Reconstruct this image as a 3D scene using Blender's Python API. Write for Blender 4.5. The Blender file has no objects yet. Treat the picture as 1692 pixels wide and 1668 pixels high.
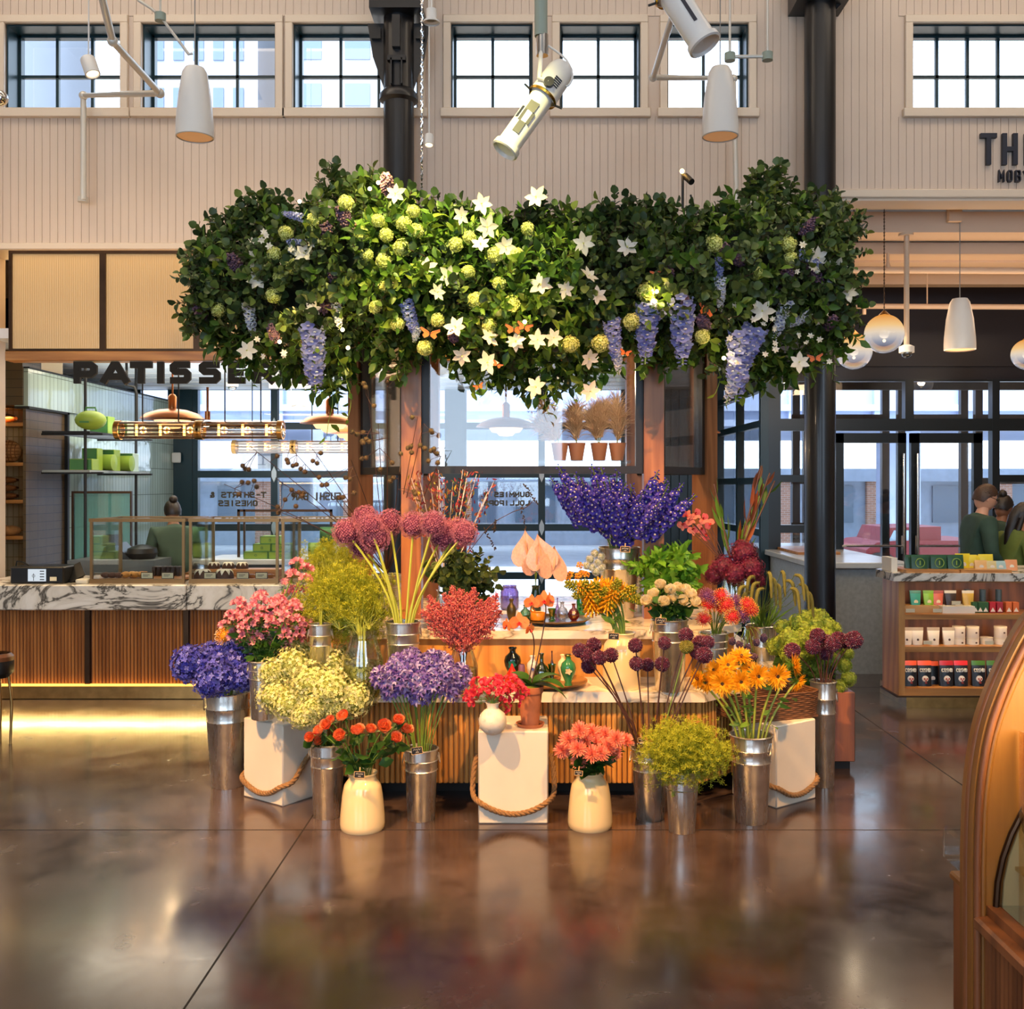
import bpy, math, random
import numpy as np
from mathutils import Vector, Matrix, Euler
R = random.Random(7)
C = bpy.context.scene.collection
F_ = 1684.0; CX = 880.0; CY = 803.0; CH = 1.6; PI = math.pi
def PX(px, Y): return (px - CX) * Y / F_
def PZ(py, Y): return CH + (CY - py) * Y / F_
def P(px, py, Y): return Vector((PX(px, Y), Y, PZ(py, Y)))
def DY(py, z=0.0): return F_ * (CH - z) / (py - CY)
def lin(c):
    if isinstance(c, str):
        c = [int(c[i:i+2], 16) / 255 for i in (0, 2, 4)]
        return tuple((x / 12.92 if x <= .04045 else ((x + .055) / 1.055) ** 2.4) for x in c)
    return tuple(c)
# ---------------------------------------------------------------- materials
class NT:
    def __init__(s, name):
        s.m = bpy.data.materials.new(name); s.m.use_nodes = True
        s.t = s.m.node_tree; s.n = s.t.nodes; s.n.clear()
        s.out = s.n.new('ShaderNodeOutputMaterial')
    def add(s, typ, **kw):
        n = s.n.new('ShaderNode' + typ)
        for k, v in kw.items():
            if k in n.inputs: s.set(n, k, v)
            else: setattr(n, k, v)
        return n
    def set(s, n, k, v):
        if isinstance(v, bpy.types.NodeSocket): s.t.links.new(v, n.inputs[k])
        else:
            if isinstance(v, tuple) and len(v) == 3 and n.inputs[k].type == 'RGBA': v = v + (1,)
            n.inputs[k].default_value = v
    def link(s, a, b): s.t.links.new(a, b)
    def coord(s, scale=(1, 1, 1), rot=(0, 0, 0), kind='Object'):
        tc = s.add('TexCoord'); mp = s.add('Mapping')
        s.link(tc.outputs[kind], mp.inputs['Vector']); mp.inputs['Scale'].default_value = scale; mp.inputs['Rotation'].default_value = rot
        return mp.outputs[0]
    def noise(s, vec, scale=5, detail=3, rough=.5, dist=0):
        n = s.add('TexNoise'); s.link(vec, n.inputs['Vector'])
        n.inputs['Scale'].default_value = scale; n.inputs['Detail'].default_value = detail
        n.inputs['Roughness'].default_value = rough; n.inputs['Distortion'].default_value = dist
        return n.outputs['Fac']
    def ramp(s, fac, stops, interp='LINEAR'):
        r = s.add('ValToRGB'); s.link(fac, r.inputs[0]); e = r.color_ramp.elements; r.color_ramp.interpolation = interp
        while len(e) < len(stops): e.new(.5)
        for i, (p, c) in enumerate(stops):
            e[i].position = p; c = lin(c); e[i].color = (c[0], c[1], c[2], 1)
        return r.outputs[0]
    def math(s, op, a, b=None, c=None):
        n = s.add('Math'); n.operation = op
        for i, v in enumerate((a, b, c)):
            if v is None: continue
            if isinstance(v, bpy.types.NodeSocket): s.link(v, n.inputs[i])
            else: n.inputs[i].default_value = v
        return n.outputs[0]
    def bump(s, h, strength=.3, dist=.01):
        b = s.add('Bump'); s.link(h, b.inputs['Height']); b.inputs['Strength'].default_value = strength; b.inputs['Distance'].default_value = dist
        return b.outputs[0]
    def bsdf(s, col, rough=.5, metal=0., normal=None, **kw):
        b = s.add('BsdfPrincipled')
        for k, v in (('Base Color', col), ('Roughness', rough), ('Metallic', metal)):
            if isinstance(v, str): v = lin(v)
            s.set(b, k, v)
        if normal is not None: s.link(normal, b.inputs['Normal'])
        for k, v in kw.items(): s.set(b, k.replace('_', ' '), v)
        s.link(b.outputs[0], s.out.inputs[0]); return b
MAT = {}
def mat(name, col=None, rough=.5, metal=0., var=0., scale=8, bump=0., emit=None, es=0., coat=0., spec=None, sss=0.):
    """plain painted / glazed / metal surface with slight mottling"""
    if name in MAT: return MAT[name]
    n = NT(name); c = lin(col); vec = n.coord(); c2 = c; nrm = None
    if var > 0 or bump > 0:
        f = n.noise(vec, scale, 3)
        if var > 0:
            a = tuple(max(0, x * (1 - var)) for x in c); b = tuple(min(1, x * (1 + var)) for x in c)
            c2 = n.ramp(f, [(.3, a), (.7, b)])
        if bump > 0: nrm = n.bump(f, bump, .004)
    kw = {}
    if emit is not None: kw['Emission Color'] = lin(emit); kw['Emission Strength'] = es
    if coat: kw['Coat Weight'] = coat; kw['Coat Roughness'] = .08
    if spec is not None: kw['Specular IOR Level'] = spec
    b = n.bsdf(c2, rough, metal, nrm, **kw)
    MAT[name] = n.m; return n.m
def emis(name, col='', s=1.):
    if name in MAT: return MAT[name]
    n = NT(name); e = n.add('Emission'); e.inputs[0].default_value = lin(col) + (1,); e.inputs[1].default_value = s
    n.link(e.outputs[0], n.out.inputs[0]); MAT[name] = n.m; return n.m
def petal(name, cols, rough=.55, trans=.3):
    """petals / leaves: colour picked per separate petal, light passes through a little"""
    if name in MAT: return MAT[name]
    n = NT(name); g = n.add('NewGeometry')
    k = len(cols); col = n.ramp(g.outputs['Random Per Island'], [((i + .0) / max(1, k - 1), c) for i, c in enumerate(cols)])
    b = n.add('BsdfPrincipled'); n.link(col, b.inputs['Base Color']); b.inputs['Roughness'].default_value = rough
    b.inputs['Specular IOR Level'].default_value = .35
    if trans > 0:
        t = n.add('BsdfTranslucent'); n.link(col, t.inputs[0]); mx = n.add('MixShader'); mx.inputs[0].default_value = trans
        n.link(b.outputs[0], mx.inputs[1]); n.link(t.outputs[0], mx.inputs[2]); n.link(mx.outputs[0], n.out.inputs[0])
    else: n.link(b.outputs[0], n.out.inputs[0])
    MAT[name] = n.m; return n.m
def glass(name, tint='ffffff', refl=.06, rough=.02, alpha=0.0):
    """thin pane: clear transmission with a fresnel reflection"""
    if name in MAT: return MAT[name]
    n = NT(name); tr = n.add('BsdfTransparent'); tr.inputs[0].default_value = lin(tint) + (1,)
    gl = n.add('BsdfGlossy'); gl.inputs['Roughness'].default_value = rough; gl.inputs[0].default_value = (1, 1, 1, 1)
    lw = n.add('LayerWeight'); lw.inputs[0].default_value = .25
    f = n.math('ADD', n.math('MULTIPLY', lw.outputs['Fresnel'], .6), refl)
    mx = n.add('MixShader'); n.link(f, mx.inputs[0]); n.link(tr.outputs[0], mx.inputs[1]); n.link(gl.outputs[0], mx.inputs[2])
    o = mx
    if alpha > 0:
        d = n.add('BsdfTranslucent'); d.inputs[0].default_value = lin(tint) + (1,); m2 = n.add('MixShader'); m2.inputs[0].default_value = alpha
        n.link(mx.outputs[0], m2.inputs[1]); n.link(d.outputs[0], m2.inputs[2]); o = m2
    n.link(o.outputs[0], n.out.inputs[0]); MAT[name] = n.m; return n.m
def wood(name, a, b, axis=2, scale=1.0, rough=.42, ring=9, coat=.15):
    if name in MAT: return MAT[name]
    n = NT(name); sc = [10 * scale] * 3; sc[axis] = .7 * scale; vec = n.coord(tuple(sc))
    f1 = n.noise(vec, 1.0, 4, .6, 1.2); w = n.add('TexWave', wave_type='BANDS', bands_direction='DIAGONAL'); n.link(vec, w.inputs[0])
    w.inputs['Scale'].default_value = ring * .05; w.inputs['Distortion'].default_value = 9; w.inputs['Detail'].default_value = 3; w.inputs['Detail Scale'].default_value = 1.2
    f2 = n.noise(vec, 12, 2); f = n.math('ADD', n.math('MULTIPLY', f1, .55), n.math('ADD', n.math('MULTIPLY', w.outputs['Fac'], .3), n.math('MULTIPLY', f2, .2)))
    col = n.ramp(f, [(.28, b), (.72, a)])
    n.bsdf(col, rough, 0, n.bump(f, .08, .002), Coat_Weight=coat, Coat_Roughness=.25); MAT[name] = n.m; return n.m
# ---------------------------------------------------------------- geometry
def ngrid(rows, cols, off=0, wrap=False):
    F = []
    for i in range(rows - 1):
        for j in range(cols if wrap else cols - 1):
            j2 = (j + 1) % cols
            F.append((off + i * cols + j, off + i * cols + j2, off + (i + 1) * cols + j2, off + (i + 1) * cols + j))
    return F
def basis(d):
    d = Vector(d).normalized(); u = d.orthogonal().normalized(); return u, d.cross(u), d
class G:
    def __init__(s): s.V = []; s.F = []; s.n = 0
    def add(s, V, F, m=0):
        V = np.asarray(V, dtype=np.float64).reshape(-1, 3)
        by = {}
        if isinstance(F, np.ndarray): s.F.append((F + s.n, m))
        else:
            for f in F: by.setdefault(len(f), []).append(f)
            for k, fs in by.items(): s.F.append((np.asarray(fs, dtype=np.int64) + s.n, m))
        s.V.append(V); s.n += len(V); return s
    def box(s, x0, y0, z0, x1, y1, z1, m=0):
        V = [(x, y, z) for z in (z0, z1) for y in (y0, y1) for x in (x0, x1)]
        return s.add(V, [(0, 2, 3, 1), (4, 5, 7, 6), (0, 1, 5, 4), (2, 6, 7, 3), (0, 4, 6, 2), (1, 3, 7, 5)], m)
    def cbox(s, c, d, rz=0, m=0, rx=0, ry=0):
        M = Euler((rx, ry, rz)).to_matrix(); V = []
        for z in (-1, 1):
            for y in (-1, 1):
                for x in (-1, 1): V.append(Vector(c) + M @ Vector((x * d[0] / 2, y * d[1] / 2, z * d[2] / 2)))
        return s.add(V, [(0, 2, 3, 1), (4, 5, 7, 6), (0, 1, 5, 4), (2, 6, 7, 3), (0, 4, 6, 2), (1, 3, 7, 5)], m)
    def rbox(s, x0, y0, z0, x1, y1, z1, r=.01, m=0):
        """box with its edges eased all round"""
        xs = ((x0, x0 + r), (x1, x1 - r)); V = []; F = []
        pts = {}
        def v(i, j, k, a):
            X = [(x0, x1)[i], (y0, y1)[j], (z0, z1)[k]]
            for t in range(3):
                if t != a: X[t] += r if (i, j, k)[t] == 0 else -r
            key = (i, j, k, a)
            if key not in pts: pts[key] = len(V); V.append(X)
            return pts[key]
        for a in range(3):
            b, c = (a + 1) % 3, (a + 2) % 3
            for e in (0, 1):
                q = []
                for (p, w) in ((0, 0), (1, 0), (1, 1), (0, 1)):
                    ijk = [0, 0, 0]; ijk[a] = e; ijk[b] = p; ijk[c] = w; q.append(v(*ijk, a))
                F.append(tuple(q if e else q[::-1]))
        for a in range(3):
            b, c = (a + 1) % 3, (a + 2) % 3
            for p in (0, 1):
                for w in (0, 1):
                    L = [0, 0, 0]; H = [0, 0, 0]; L[a] = 0; H[a] = 1; L[b] = H[b] = p; L[c] = H[c] = w
                    F.append((v(*L, b), v(*H, b), v(*H, c), v(*L, c)))
        for i in (0, 1):
            for j in (0, 1):
                for k in (0, 1): F.append((v(i, j, k, 0), v(i, j, k, 1), v(i, j, k, 2)))
        return s.add(V, F, m)
    def tube(s, pts, r, seg=8, m=0, caps=True):
        pts = [Vector(p) for p in pts]; n = len(pts)
        rs = r if isinstance(r, (list, tuple)) else [r] * n
        V = []; u = None
        for i, p in enumerate(pts):
            d = (pts[min(i + 1, n - 1)] - pts[max(i - 1, 0)]).normalized()
            if u is None: u = d.orthogonal().normalized()
            else:
                u = u - d * u.dot(d)
                u = u.normalized() if u.length > 1e-6 else d.orthogonal().normalized()
            w = d.cross(u)
            for k in range(seg):
                a = 2 * PI * k / seg; V.append(p + (u * math.cos(a) + w * math.sin(a)) * rs[i])
        F = ngrid(n, seg, 0, True)
        s.add(V, F, m)
        if caps:
            s.add(V[:seg], [tuple(range(seg))[::-1]], m); s.add(V[-seg:], [tuple(range(seg))], m)
        return s
    def cyl(s, p0, p1, r0, r1=None, seg=16, m=0, caps=True): return s.tube([p0, p1], [r0, r0 if r1 is None else r1], seg, m, caps)
    def lathe(s, prof, c=(0, 0, 0), seg=24, m=0, axis=None, close=False):
        """prof: (radius, height) pairs"""
        M = Matrix.Identity(3)
        if axis is not None:
            u, v, d = basis(axis); M = Matrix((u, v, d)).transposed()
        V = []; c = Vector(c)
        for (r, h) in prof:
            for k in range(seg):
                a = 2 * PI * k / seg; V.append(c + M @ Vector((r * math.cos(a), r * math.sin(a), h)))
        s.add(V, ngrid(len(prof), seg, 0, True), m)
        if close:
            s.add(V[:seg], [tuple(range(seg))[::-1]], m); s.add(V[-seg:], [tuple(range(seg))], m)
        return s
    def prism(s, poly, lo, hi, m=0, ax='z'):
        """polygon (a,b) extruded along an axis; ax z: (x,y); ax y: (x,z); ax x: (y,z)"""
        def p(a, b, h): return (a, b, h) if ax == 'z' else ((a, h, b) if ax == 'y' else (h, a, b))
        n = len(poly); V = [p(a, b, lo) for a, b in poly] + [p(a, b, hi) for a, b in poly]
        ar = sum(poly[i][0] * poly[(i + 1) % n][1] - poly[(i + 1) % n][0] * poly[i][1] for i in range(n))
        flip = (ar < 0) ^ (ax == 'y')
        F = [tuple(range(n))[::-1], tuple(range(n, 2 * n))] + [(i, (i + 1) % n, n + (i + 1) % n, n + i) for i in range(n)]
        if flip: F = [f[::-1] for f in F]
        return s.add(V, F, m)
    def ball(s, c, r, seg=12, rings=8, m=0, sc=(1, 1, 1)):
        V = []; c = Vector(c)
        for i in range(rings + 1):
            t = PI * i / rings; rr = max(math.sin(t), 1e-4)
            for k in range(seg):
                a = 2 * PI * k / seg; V.append((c[0] + r * sc[0] * rr * math.cos(a), c[1] + r * sc[1] * rr * math.sin(a), c[2] - r * sc[2] * math.cos(t)))
        return s.add(V, ngrid(rings + 1, seg, 0, True), m)
    def inst(s, T, Ms):
        """T: list of (V ndarray, F ndarray, m); Ms: (k,4,4) transforms"""
        Ms = np.asarray(Ms); k = len(Ms)
        if k == 0: return s
        for V, F, m in T:
            Vh = np.c_[V, np.ones(len(V))]; W = np.einsum('kij,nj->kni', Ms, Vh)[:, :, :3].reshape(-1, 3)
            for f in F:
                FF = (f[None, :, :] + (np.arange(k) * len(V))[:, None, None]).reshape(-1, f.shape[1])
                s.F.append((FF + s.n, m))
            s.V.append(W); s.n += len(W)
        return s
    def temp(s):
        """this geometry as a template for inst"""
        V = np.concatenate(s.V); ms = {}
        for f, m in s.F: ms.setdefault(m, []).append(f)
        out = []; 
        for m, fs in ms.items():
            used = np.unique(np.concatenate([f.ravel() for f in fs])); mp = np.zeros(len(V), int); mp[used] = np.arange(len(used))
            out.append((V[used], [mp[f] for f in fs], m))
        return out
    def xf(s, M):
        M = np.asarray(M); s.V = [(np.c_[v, np.ones(len(v))] @ M.T)[:, :3] for v in s.V]; return s
    def mesh(s, name, mats, smooth=40, off=None):
        V = np.concatenate(s.V)
        if off is not None: V = V - np.asarray(off)
        me = bpy.data.meshes.new(name); me.vertices.add(len(V)); me.vertices.foreach_set('co', V.astype(np.float32).ravel())
        loops = np.concatenate([f.ravel() for f, m in s.F]); cnt = np.concatenate([np.full(len(f), f.shape[1]) for f, m in s.F])
        mi = np.concatenate([np.full(len(f), m) for f, m in s.F])
        me.loops.add(len(loops)); me.loops.foreach_set('vertex_index', loops.astype(np.int32))
        me.polygons.add(len(cnt)); me.polygons.foreach_set('loop_start', np.concatenate([[0], np.cumsum(cnt)[:-1]]).astype(np.int32))
        me.polygons.foreach_set('material_index', mi.astype(np.int32))
        if smooth: me.polygons.foreach_set('use_smooth', np.ones(len(cnt), bool))
        me.update(calc_edges=True)
        if smooth and smooth < 180: me.set_sharp_from_angle(angle=math.radians(smooth))
        for m in (mats if isinstance(mats, (list, tuple)) else [mats]): me.materials.append(m)
        return me
WL = {}
def wl(o):
    """world location of a thing's base (things built in place are never rotated)"""
    return WL.get(o.name, Vector((0, 0, 0)))
def obj(name, g, mats, parent=None, at=None, smooth=40, label=None):
    """link geometry given in world space as ONE mesh object"""
    if at is None and parent is None:
        V = np.concatenate(g.V); lo, hi = V.min(0), V.max(0); at = Vector(((lo[0] + hi[0]) / 2, (lo[1] + hi[1]) / 2, lo[2]))
    base = wl(parent) if at is None else Vector(at)
    me = g.mesh(name, mats, smooth, base); o = bpy.data.objects.new(name, me); C.objects.link(o)
    if parent is not None: o.parent = parent; o.location = base - wl(parent)
    else: o.location = base
    WL[o.name] = base
    if label: o['label'] = label
    return o
def tag(o, label, cat, group=None, kind=None):
    o['label'] = label; o['category'] = cat
    if group: o['group'] = group
    if kind: o['kind'] = kind
    return o
def thing(name, label, cat, loc, group=None):
    o = bpy.data.objects.new(name, None); C.objects.link(o); o.location = loc; WL[o.name] = Vector(loc); o.empty_display_size = .05
    return tag(o, label, cat, group)
def struct(name, g, m, parent=None, smooth=40):
    o = obj(name, g, m, parent, smooth=smooth)
    if parent is None: o['kind'] = 'structure'
    return o
def put(name, me, parent, loc=(0, 0, 0), rot=(0, 0, 0), sc=1.0, mw=None):
    """a part that reuses a mesh; loc is relative to its thing"""
    o = bpy.data.objects.new(name, me); C.objects.link(o); o.parent = parent
    o.location = loc; o.rotation_euler = rot; o.scale = (sc,) * 3 if not isinstance(sc, (tuple, list)) else sc
    if mw is not None: o.matrix_local = mw
    return o
def dup(root, loc, rz=0, label=None, group=None, sc=None, rot=None):
    r = root.copy(); C.objects.link(r); r.location = loc; r.rotation_euler = rot if rot else (0, 0, rz); WL[r.name] = Vector(loc)
    if sc is not None: r.scale = (sc,) * 3 if not isinstance(sc, (tuple, list)) else sc
    if label: r['label'] = label
    if group: r['group'] = group
    for ch in list(root.children):
        c = ch.copy(); C.objects.link(c); c.parent = r
        for g in list(ch.children):
            d = g.copy(); C.objects.link(d); d.parent = c
    return r
def text_mesh(s, size, m, ext=.002, align='CENTER', bold=0.0, spacing=1.0):
    cu = bpy.data.curves.new('t', 'FONT'); cu.body = s; cu.size = size; cu.extrude = ext; cu.align_x = align; cu.offset = bold; cu.space_character = spacing
    cu.resolution_u = 3
    o = bpy.data.objects.new('t', cu); C.objects.link(o); bpy.context.view_layer.update()
    me = bpy.data.meshes.new_from_object(o.evaluated_get(bpy.context.evaluated_depsgraph_get()))
    me.materials.clear(); me.materials.append(m); bpy.data.objects.remove(o); return me
def rotm(d, roll=0.0, sc=1.0, loc=(0, 0, 0)):
    """4x4 that turns +Z to d"""
    q = Vector(d).to_track_quat('Z', 'Y').to_matrix().to_4x4() @ Matrix.Rotation(roll, 4, 'Z')
    return Matrix.Translation(loc) @ q @ Matrix.Diagonal((sc, sc, sc, 1) if not isinstance(sc, (tuple, list)) else (*sc, 1))
def fib(n):
    g = (1 + 5 ** .5) / 2
    for i in range(n):
        z = 1 - 2 * (i + .5) / n; r = math.sqrt(1 - z * z); a = 2 * PI * i / g; yield Vector((r * math.cos(a), r * math.sin(a), z))
# stroke lettering: unit cell 1 wide, 1 high
GL = {'P': [((0,0),(0,1),(.78,1),(.95,.85),(.95,.55),(.78,.4),(0,.4))], 'A': [((0,0),(.45,1),(.6,1),(1.05,0)), ((.2,.25),(.85,.25))], 'T': [((0,1),(1,1)), ((.5,1),(.5,0))],
      'I': [((.5,0),(.5,1))], 'S': [((.05,0),(.8,0),(.95,.15),(.95,.42),(.82,.55),(.18,.55),(.05,.68),(.05,.88),(.2,1),(.9,1))], 'E': [((.9,0),(.05,0),(.05,1),(.9,1)), ((.05,.5),(.75,.5))],
      'R': [((0,0),(0,1),(.78,1),(.95,.85),(.95,.6),(.78,.45),(0,.45)), ((.5,.45),(.98,0))], 'H': [((0,0),(0,1)), ((.9,0),(.9,1)), ((0,.5),(.9,.5))],
      'M': [((0,0),(0,1),(.5,.35),(1,1),(1,0))], 'O': [((.2,0),(.75,0),(.92,.15),(.92,.85),(.75,1),(.2,1),(.03,.85),(.03,.15),(.2,0))], 'B': [((0,0),(0,1),(.75,1),(.88,.88),(.88,.62),(.75,.5),(0,.5)), ((.75,.5),(.92,.38),(.92,.12),(.78,0),(0,0))],
      'Y': [((0,1),(.48,.5),(.96,1)), ((.48,.5),(.48,0))], "'": [((.3,1),(.3,.7))], 'N': [((0,0),(0,1),(.9,0),(.9,1))], 'C': [((.9,.15),(.75,0),(.2,0),(.03,.15),(.03,.85),(.2,1),(.75,1),(.9,.85))],
      'G': [((.55,.45),(.9,.45),(.9,.12),(.75,0),(.2,0),(.03,.15),(.03,.85),(.2,1),(.75,1),(.9,.85))], 'U': [((0,1),(0,.15),(.18,0),(.72,0),(.9,.15),(.9,1))], 'L': [((0,1),(0,0),(.85,0))], '-': [((.15,.5),(.7,.5))],
      '&': [((.9,0),(.15,.75),(.25,1),(.55,1),(.65,.8),(.1,.35),(.1,.1),(.25,0),(.6,0),(.85,.35))]}
def strokes(g, ch, x, z, w, h, t, y, dep, m=0, flip=1):
    """letter as mitred bars in the XZ plane at depth y; flip -1 mirrors it"""
    for li, line in enumerate(GL.get(ch, [])):
        p = [Vector((x + flip * a * w, z + t / 2 + b * (h - t))) for a, b in line]; n = len(p); V = []
        shut = (p[0] - p[-1]).length < 1e-6
        if not shut:
            p[0] = p[0] + (p[0] - p[1]).normalized() * t * .48; p[-1] = p[-1] + (p[-1] - p[-2]).normalized() * t * (.48 if ch not in 'PB' else -.2)
        for k in range(n):
            a = (p[k] - p[k - 1]) if k else ((p[0] - p[-2]) if shut else p[1] - p[0]); b = (p[k + 1] - p[k]) if k < n - 1 else ((p[1] - p[0]) if shut else p[k] - p[k - 1])
            a, b = a.normalized(), b.normalized(); na, nb = Vector((-a.y, a.x)), Vector((-b.y, b.x)); mm = (na + nb).normalized(); q = mm * (t / 2 / max(.45, mm.dot(na))); yy = y - .0007 * k - .004 * dep * li
            for c in (p[k] + q, p[k] - q): V += [(c.x, yy, c.y), (c.x, yy + dep, c.y)]
        F = []
        for k in range(n - 1): o = 4 * k; F += [(o, o + 2, o + 6, o + 4), (o + 1, o + 5, o + 7, o + 3), (o, o + 4, o + 5, o + 1), (o + 2, o + 3, o + 7, o + 6)]
        F += [(0, 1, 3, 2), (4 * n - 4, 4 * n - 2, 4 * n - 1, 4 * n - 3)]
        g.add(V, F, m)
def spot(loc, tgt, e, col=(1, .72, .42), size=45, blend=.5, rad=.05):
    l = bpy.data.lights.new('lamp', 'SPOT'); l.energy = e; l.color = col; l.spot_size = math.radians(size); l.spot_blend = blend; l.shadow_soft_size = rad
    o = bpy.data.objects.new('lamp', l); C.objects.link(o); o.location = loc; o.rotation_euler = (Vector(tgt) - Vector(loc)).to_track_quat('-Z', 'Y').to_euler()
def area(loc, tgt, e, sx, sy, col=(1, .8, .58)):
    l = bpy.data.lights.new('lamp', 'AREA'); l.energy = e; l.color = col; l.shape = 'RECTANGLE'; l.size = sx; l.size_y = sy
    o = bpy.data.objects.new('lamp', l); C.objects.link(o); o.location = loc; o.rotation_euler = (Vector(tgt) - Vector(loc)).to_track_quat('-Z', 'Y').to_euler()
def point(loc, e, col=(1, .68, .36), rad=.04):
    l = bpy.data.lights.new('lamp', 'POINT'); l.energy = e; l.color = col; l.shadow_soft_size = rad
    o = bpy.data.objects.new('lamp', l); C.objects.link(o); o.location = loc
# ================================================================ camera, world, render look
sc = bpy.context.scene
cam = bpy.data.cameras.new('camera'); co = bpy.data.objects.new('camera', cam); C.objects.link(co); sc.camera = co
co.location = (0, 0, CH); co.rotation_euler = (PI / 2, 0, 0)
cam.sensor_width = 36; cam.sensor_fit = 'HORIZONTAL'; cam.lens = 36 * F_ / 1692
cam.shift_x = -(CX - 846) / 1692; cam.shift_y = (CY - 834) / 1692; cam.clip_start = .05; cam.clip_end = 400
sc.view_settings.view_transform = 'Standard'; sc.view_settings.look = 'None'; sc.view_settings.gamma = 1; sc.view_settings.exposure = 0.0
sc.view_settings.use_curve_mapping = False
cy = sc.cycles; cy.use_denoising = True; cy.max_bounces = 7; cy.diffuse_bounces = 3; cy.glossy_bounces = 4; cy.transmission_bounces = 4
cy.transparent_max_bounces = 14; cy.sample_clamp_indirect = 6; cy.caustics_reflective = False; cy.caustics_refractive = False; cy.use_light_tree = True
w = bpy.data.worlds.new('sky'); sc.world = w; w.use_nodes = True
bg = w.node_tree.nodes['Background']; bg.inputs[0].default_value = (.62, .79, 1, 1); bg.inputs[1].default_value = 5.0
# ================================================================ materials of the place
M_wall = mat('cream_paint', 'cfbcaa', .5, 0, .02, 3)
M_trim = mat('cream_trim', 'dccbb6', .4)
M_steel_paint = mat('blue_black_paint', '0d1016', .38, 0, .1, 6, coat=.15)
M_frame = mat('window_frame_green_black', '16333c', .32)
M_frame2 = mat('door_frame_black', '0d1518', .3)
M_dark = mat('matt_black', '0a0a0b', .6)
M_brass = mat('aged_brass', 'a8824e', .3, 1, .2, 12)
M_bronze = mat('dark_bronze', '4c3626', .35, .9, .15, 10)
M_copper = mat('brown_copper', 'a4663a', .28, .9)
M_chrome = mat('chrome', 'd8d8d8', .12, 1)
M_white = mat('white_enamel', 'e9e4dd', .35)
M_fix = mat('white_fixture_paint', 'dcdad6', .3)
M_pipe = mat('pale_pipe_paint', 'd2cfc6', .3, .3)
M_gl = glass('clear_pane'); M_gl2 = glass('display_glass', 'fafdfc', .02)
M_oak = wood('honey_oak', 'cf9550', 'a2672c', 2, 1.2)
M_oakx = wood('honey_oak_lengthwise', 'c98d4a', 'a0652e', 0, 1.2)
M_post = wood('red_oak_post', 'a86c40', '7e4a28', 2, 1.0, ring=14)
M_walnut = wood('walnut', '91552f', '61351b', 2, 1.2)
def m_floor():
    n = NT('polished_concrete'); v = n.coord()
    a = n.noise(v, .9, 6, .62, .8); b = n.noise(v, 5, 5, .6, .6); c = n.noise(v, 40, 3)
    f = n.math('ADD', n.math('MULTIPLY', a, .62), n.math('ADD', n.math('MULTIPLY', b, .33), n.math('MULTIPLY', c, .1)))
    col = n.ramp(f, [(.36, '2a2020'), (.5, '3e3230'), (.64, '584a48')])
    r = n.ramp(b, [(.3, (.15,) * 3), (.7, (.28,) * 3)])
    n.bsdf(col, r, 0, n.bump(n.math('ADD', n.math('MULTIPLY', b, .6), n.math('MULTIPLY', a, 1.2)), .06, .005), Specular_IOR_Level=.6, Coat_Weight=.4, Coat_Roughness=.12)
    return n.m
M_floor = m_floor()
def m_marble(name='veined_marble', sc_=1.0, cs=('4f4a42', '7d766b', 'ddd3c2', 'efe7da')):
    n = NT(name); v = n.coord((1.2 * sc_, 1.2 * sc_, 2.0 * sc_), (0, .5, .4))
    d = n.noise(v, 1.6, 5, .6, 1.6); w1 = n.math('ABSOLUTE', n.math('SUBTRACT', d, .5)); d2 = n.noise(v, 5, 6, .65, 2.2); w2 = n.math('ABSOLUTE', n.math('SUBTRACT', d2, .5))
    q = n.math('MINIMUM', n.math('MULTIPLY', w1, 1.0), n.math('ADD', n.math('MULTIPLY', w2, 1.6), n.math('MULTIPLY', w1, .8)))
    col = n.ramp(q, [(0, cs[0]), (.012, cs[1]), (.035, cs[2]), (.12, cs[3])])
    n.bsdf(col, .22, 0); return n.m
M_marble = m_marble()
M_marble2 = m_marble('soft_marble', .55, ('8c8474', 'c8bca6', 'e9dfcb', 'f0e8d8'))
def m_tile(name, col, mortar, w_, h_, rough=.06, axis='x', bumpy=.5, off=0.0, var=.08):
    n = NT(name); tc = n.add('TexCoord'); sp = n.add('SeparateXYZ'); n.link(tc.outputs['Object'], sp.inputs[0]); cb = n.add('CombineXYZ')
    n.link(sp.outputs[0 if axis == 'x' else 1], cb.inputs[0]); n.link(sp.outputs[2], cb.inputs[1])
    b = n.add('TexBrick'); n.link(cb.outputs[0], b.inputs['Vector']); c = lin(col)
    b.inputs['Color1'].default_value = tuple(x * (1 - var) for x in c) + (1,); b.inputs['Color2'].default_value = tuple(min(1, x * (1 + var)) for x in c) + (1,); b.inputs['Mortar'].default_value = lin(mortar) + (1,)
    b.inputs['Scale'].default_value = 1; b.inputs['Brick Width'].default_value = w_; b.inputs['Row Height'].default_value = h_; b.inputs['Mortar Size'].default_value = .003 if rough < .4 else .008; b.offset = off
    nz = n.noise(cb.outputs[0], 9, 2); h = n.math('ADD', n.math('MULTIPLY', n.math('SUBTRACT', 1, b.outputs['Fac']), 1.0), n.math('MULTIPLY', nz, bumpy))
    n.bsdf(b.outputs['Color'], rough, 0, n.bump(h, .5, .006)); return n.m
M_tileL = m_tile('glazed_wall_tile', 'aebfb0', '6a7468', .075, .3, .06, 'y')
M_tile_dark = m_tile('brown_tile', '5c4a32', '362c1f', .15, .075, .35, 'y')
M_tile_warm = m_tile('cream_tile', 'e0c294', 'b08a58', .05, .12, .25, 'x')
M_brick = m_tile('street_brick', 'b9846a', 'cbb8a8', .22, .075, .8, 'x', .2, .5, .15)
M_boardwood = M_oak
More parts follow.
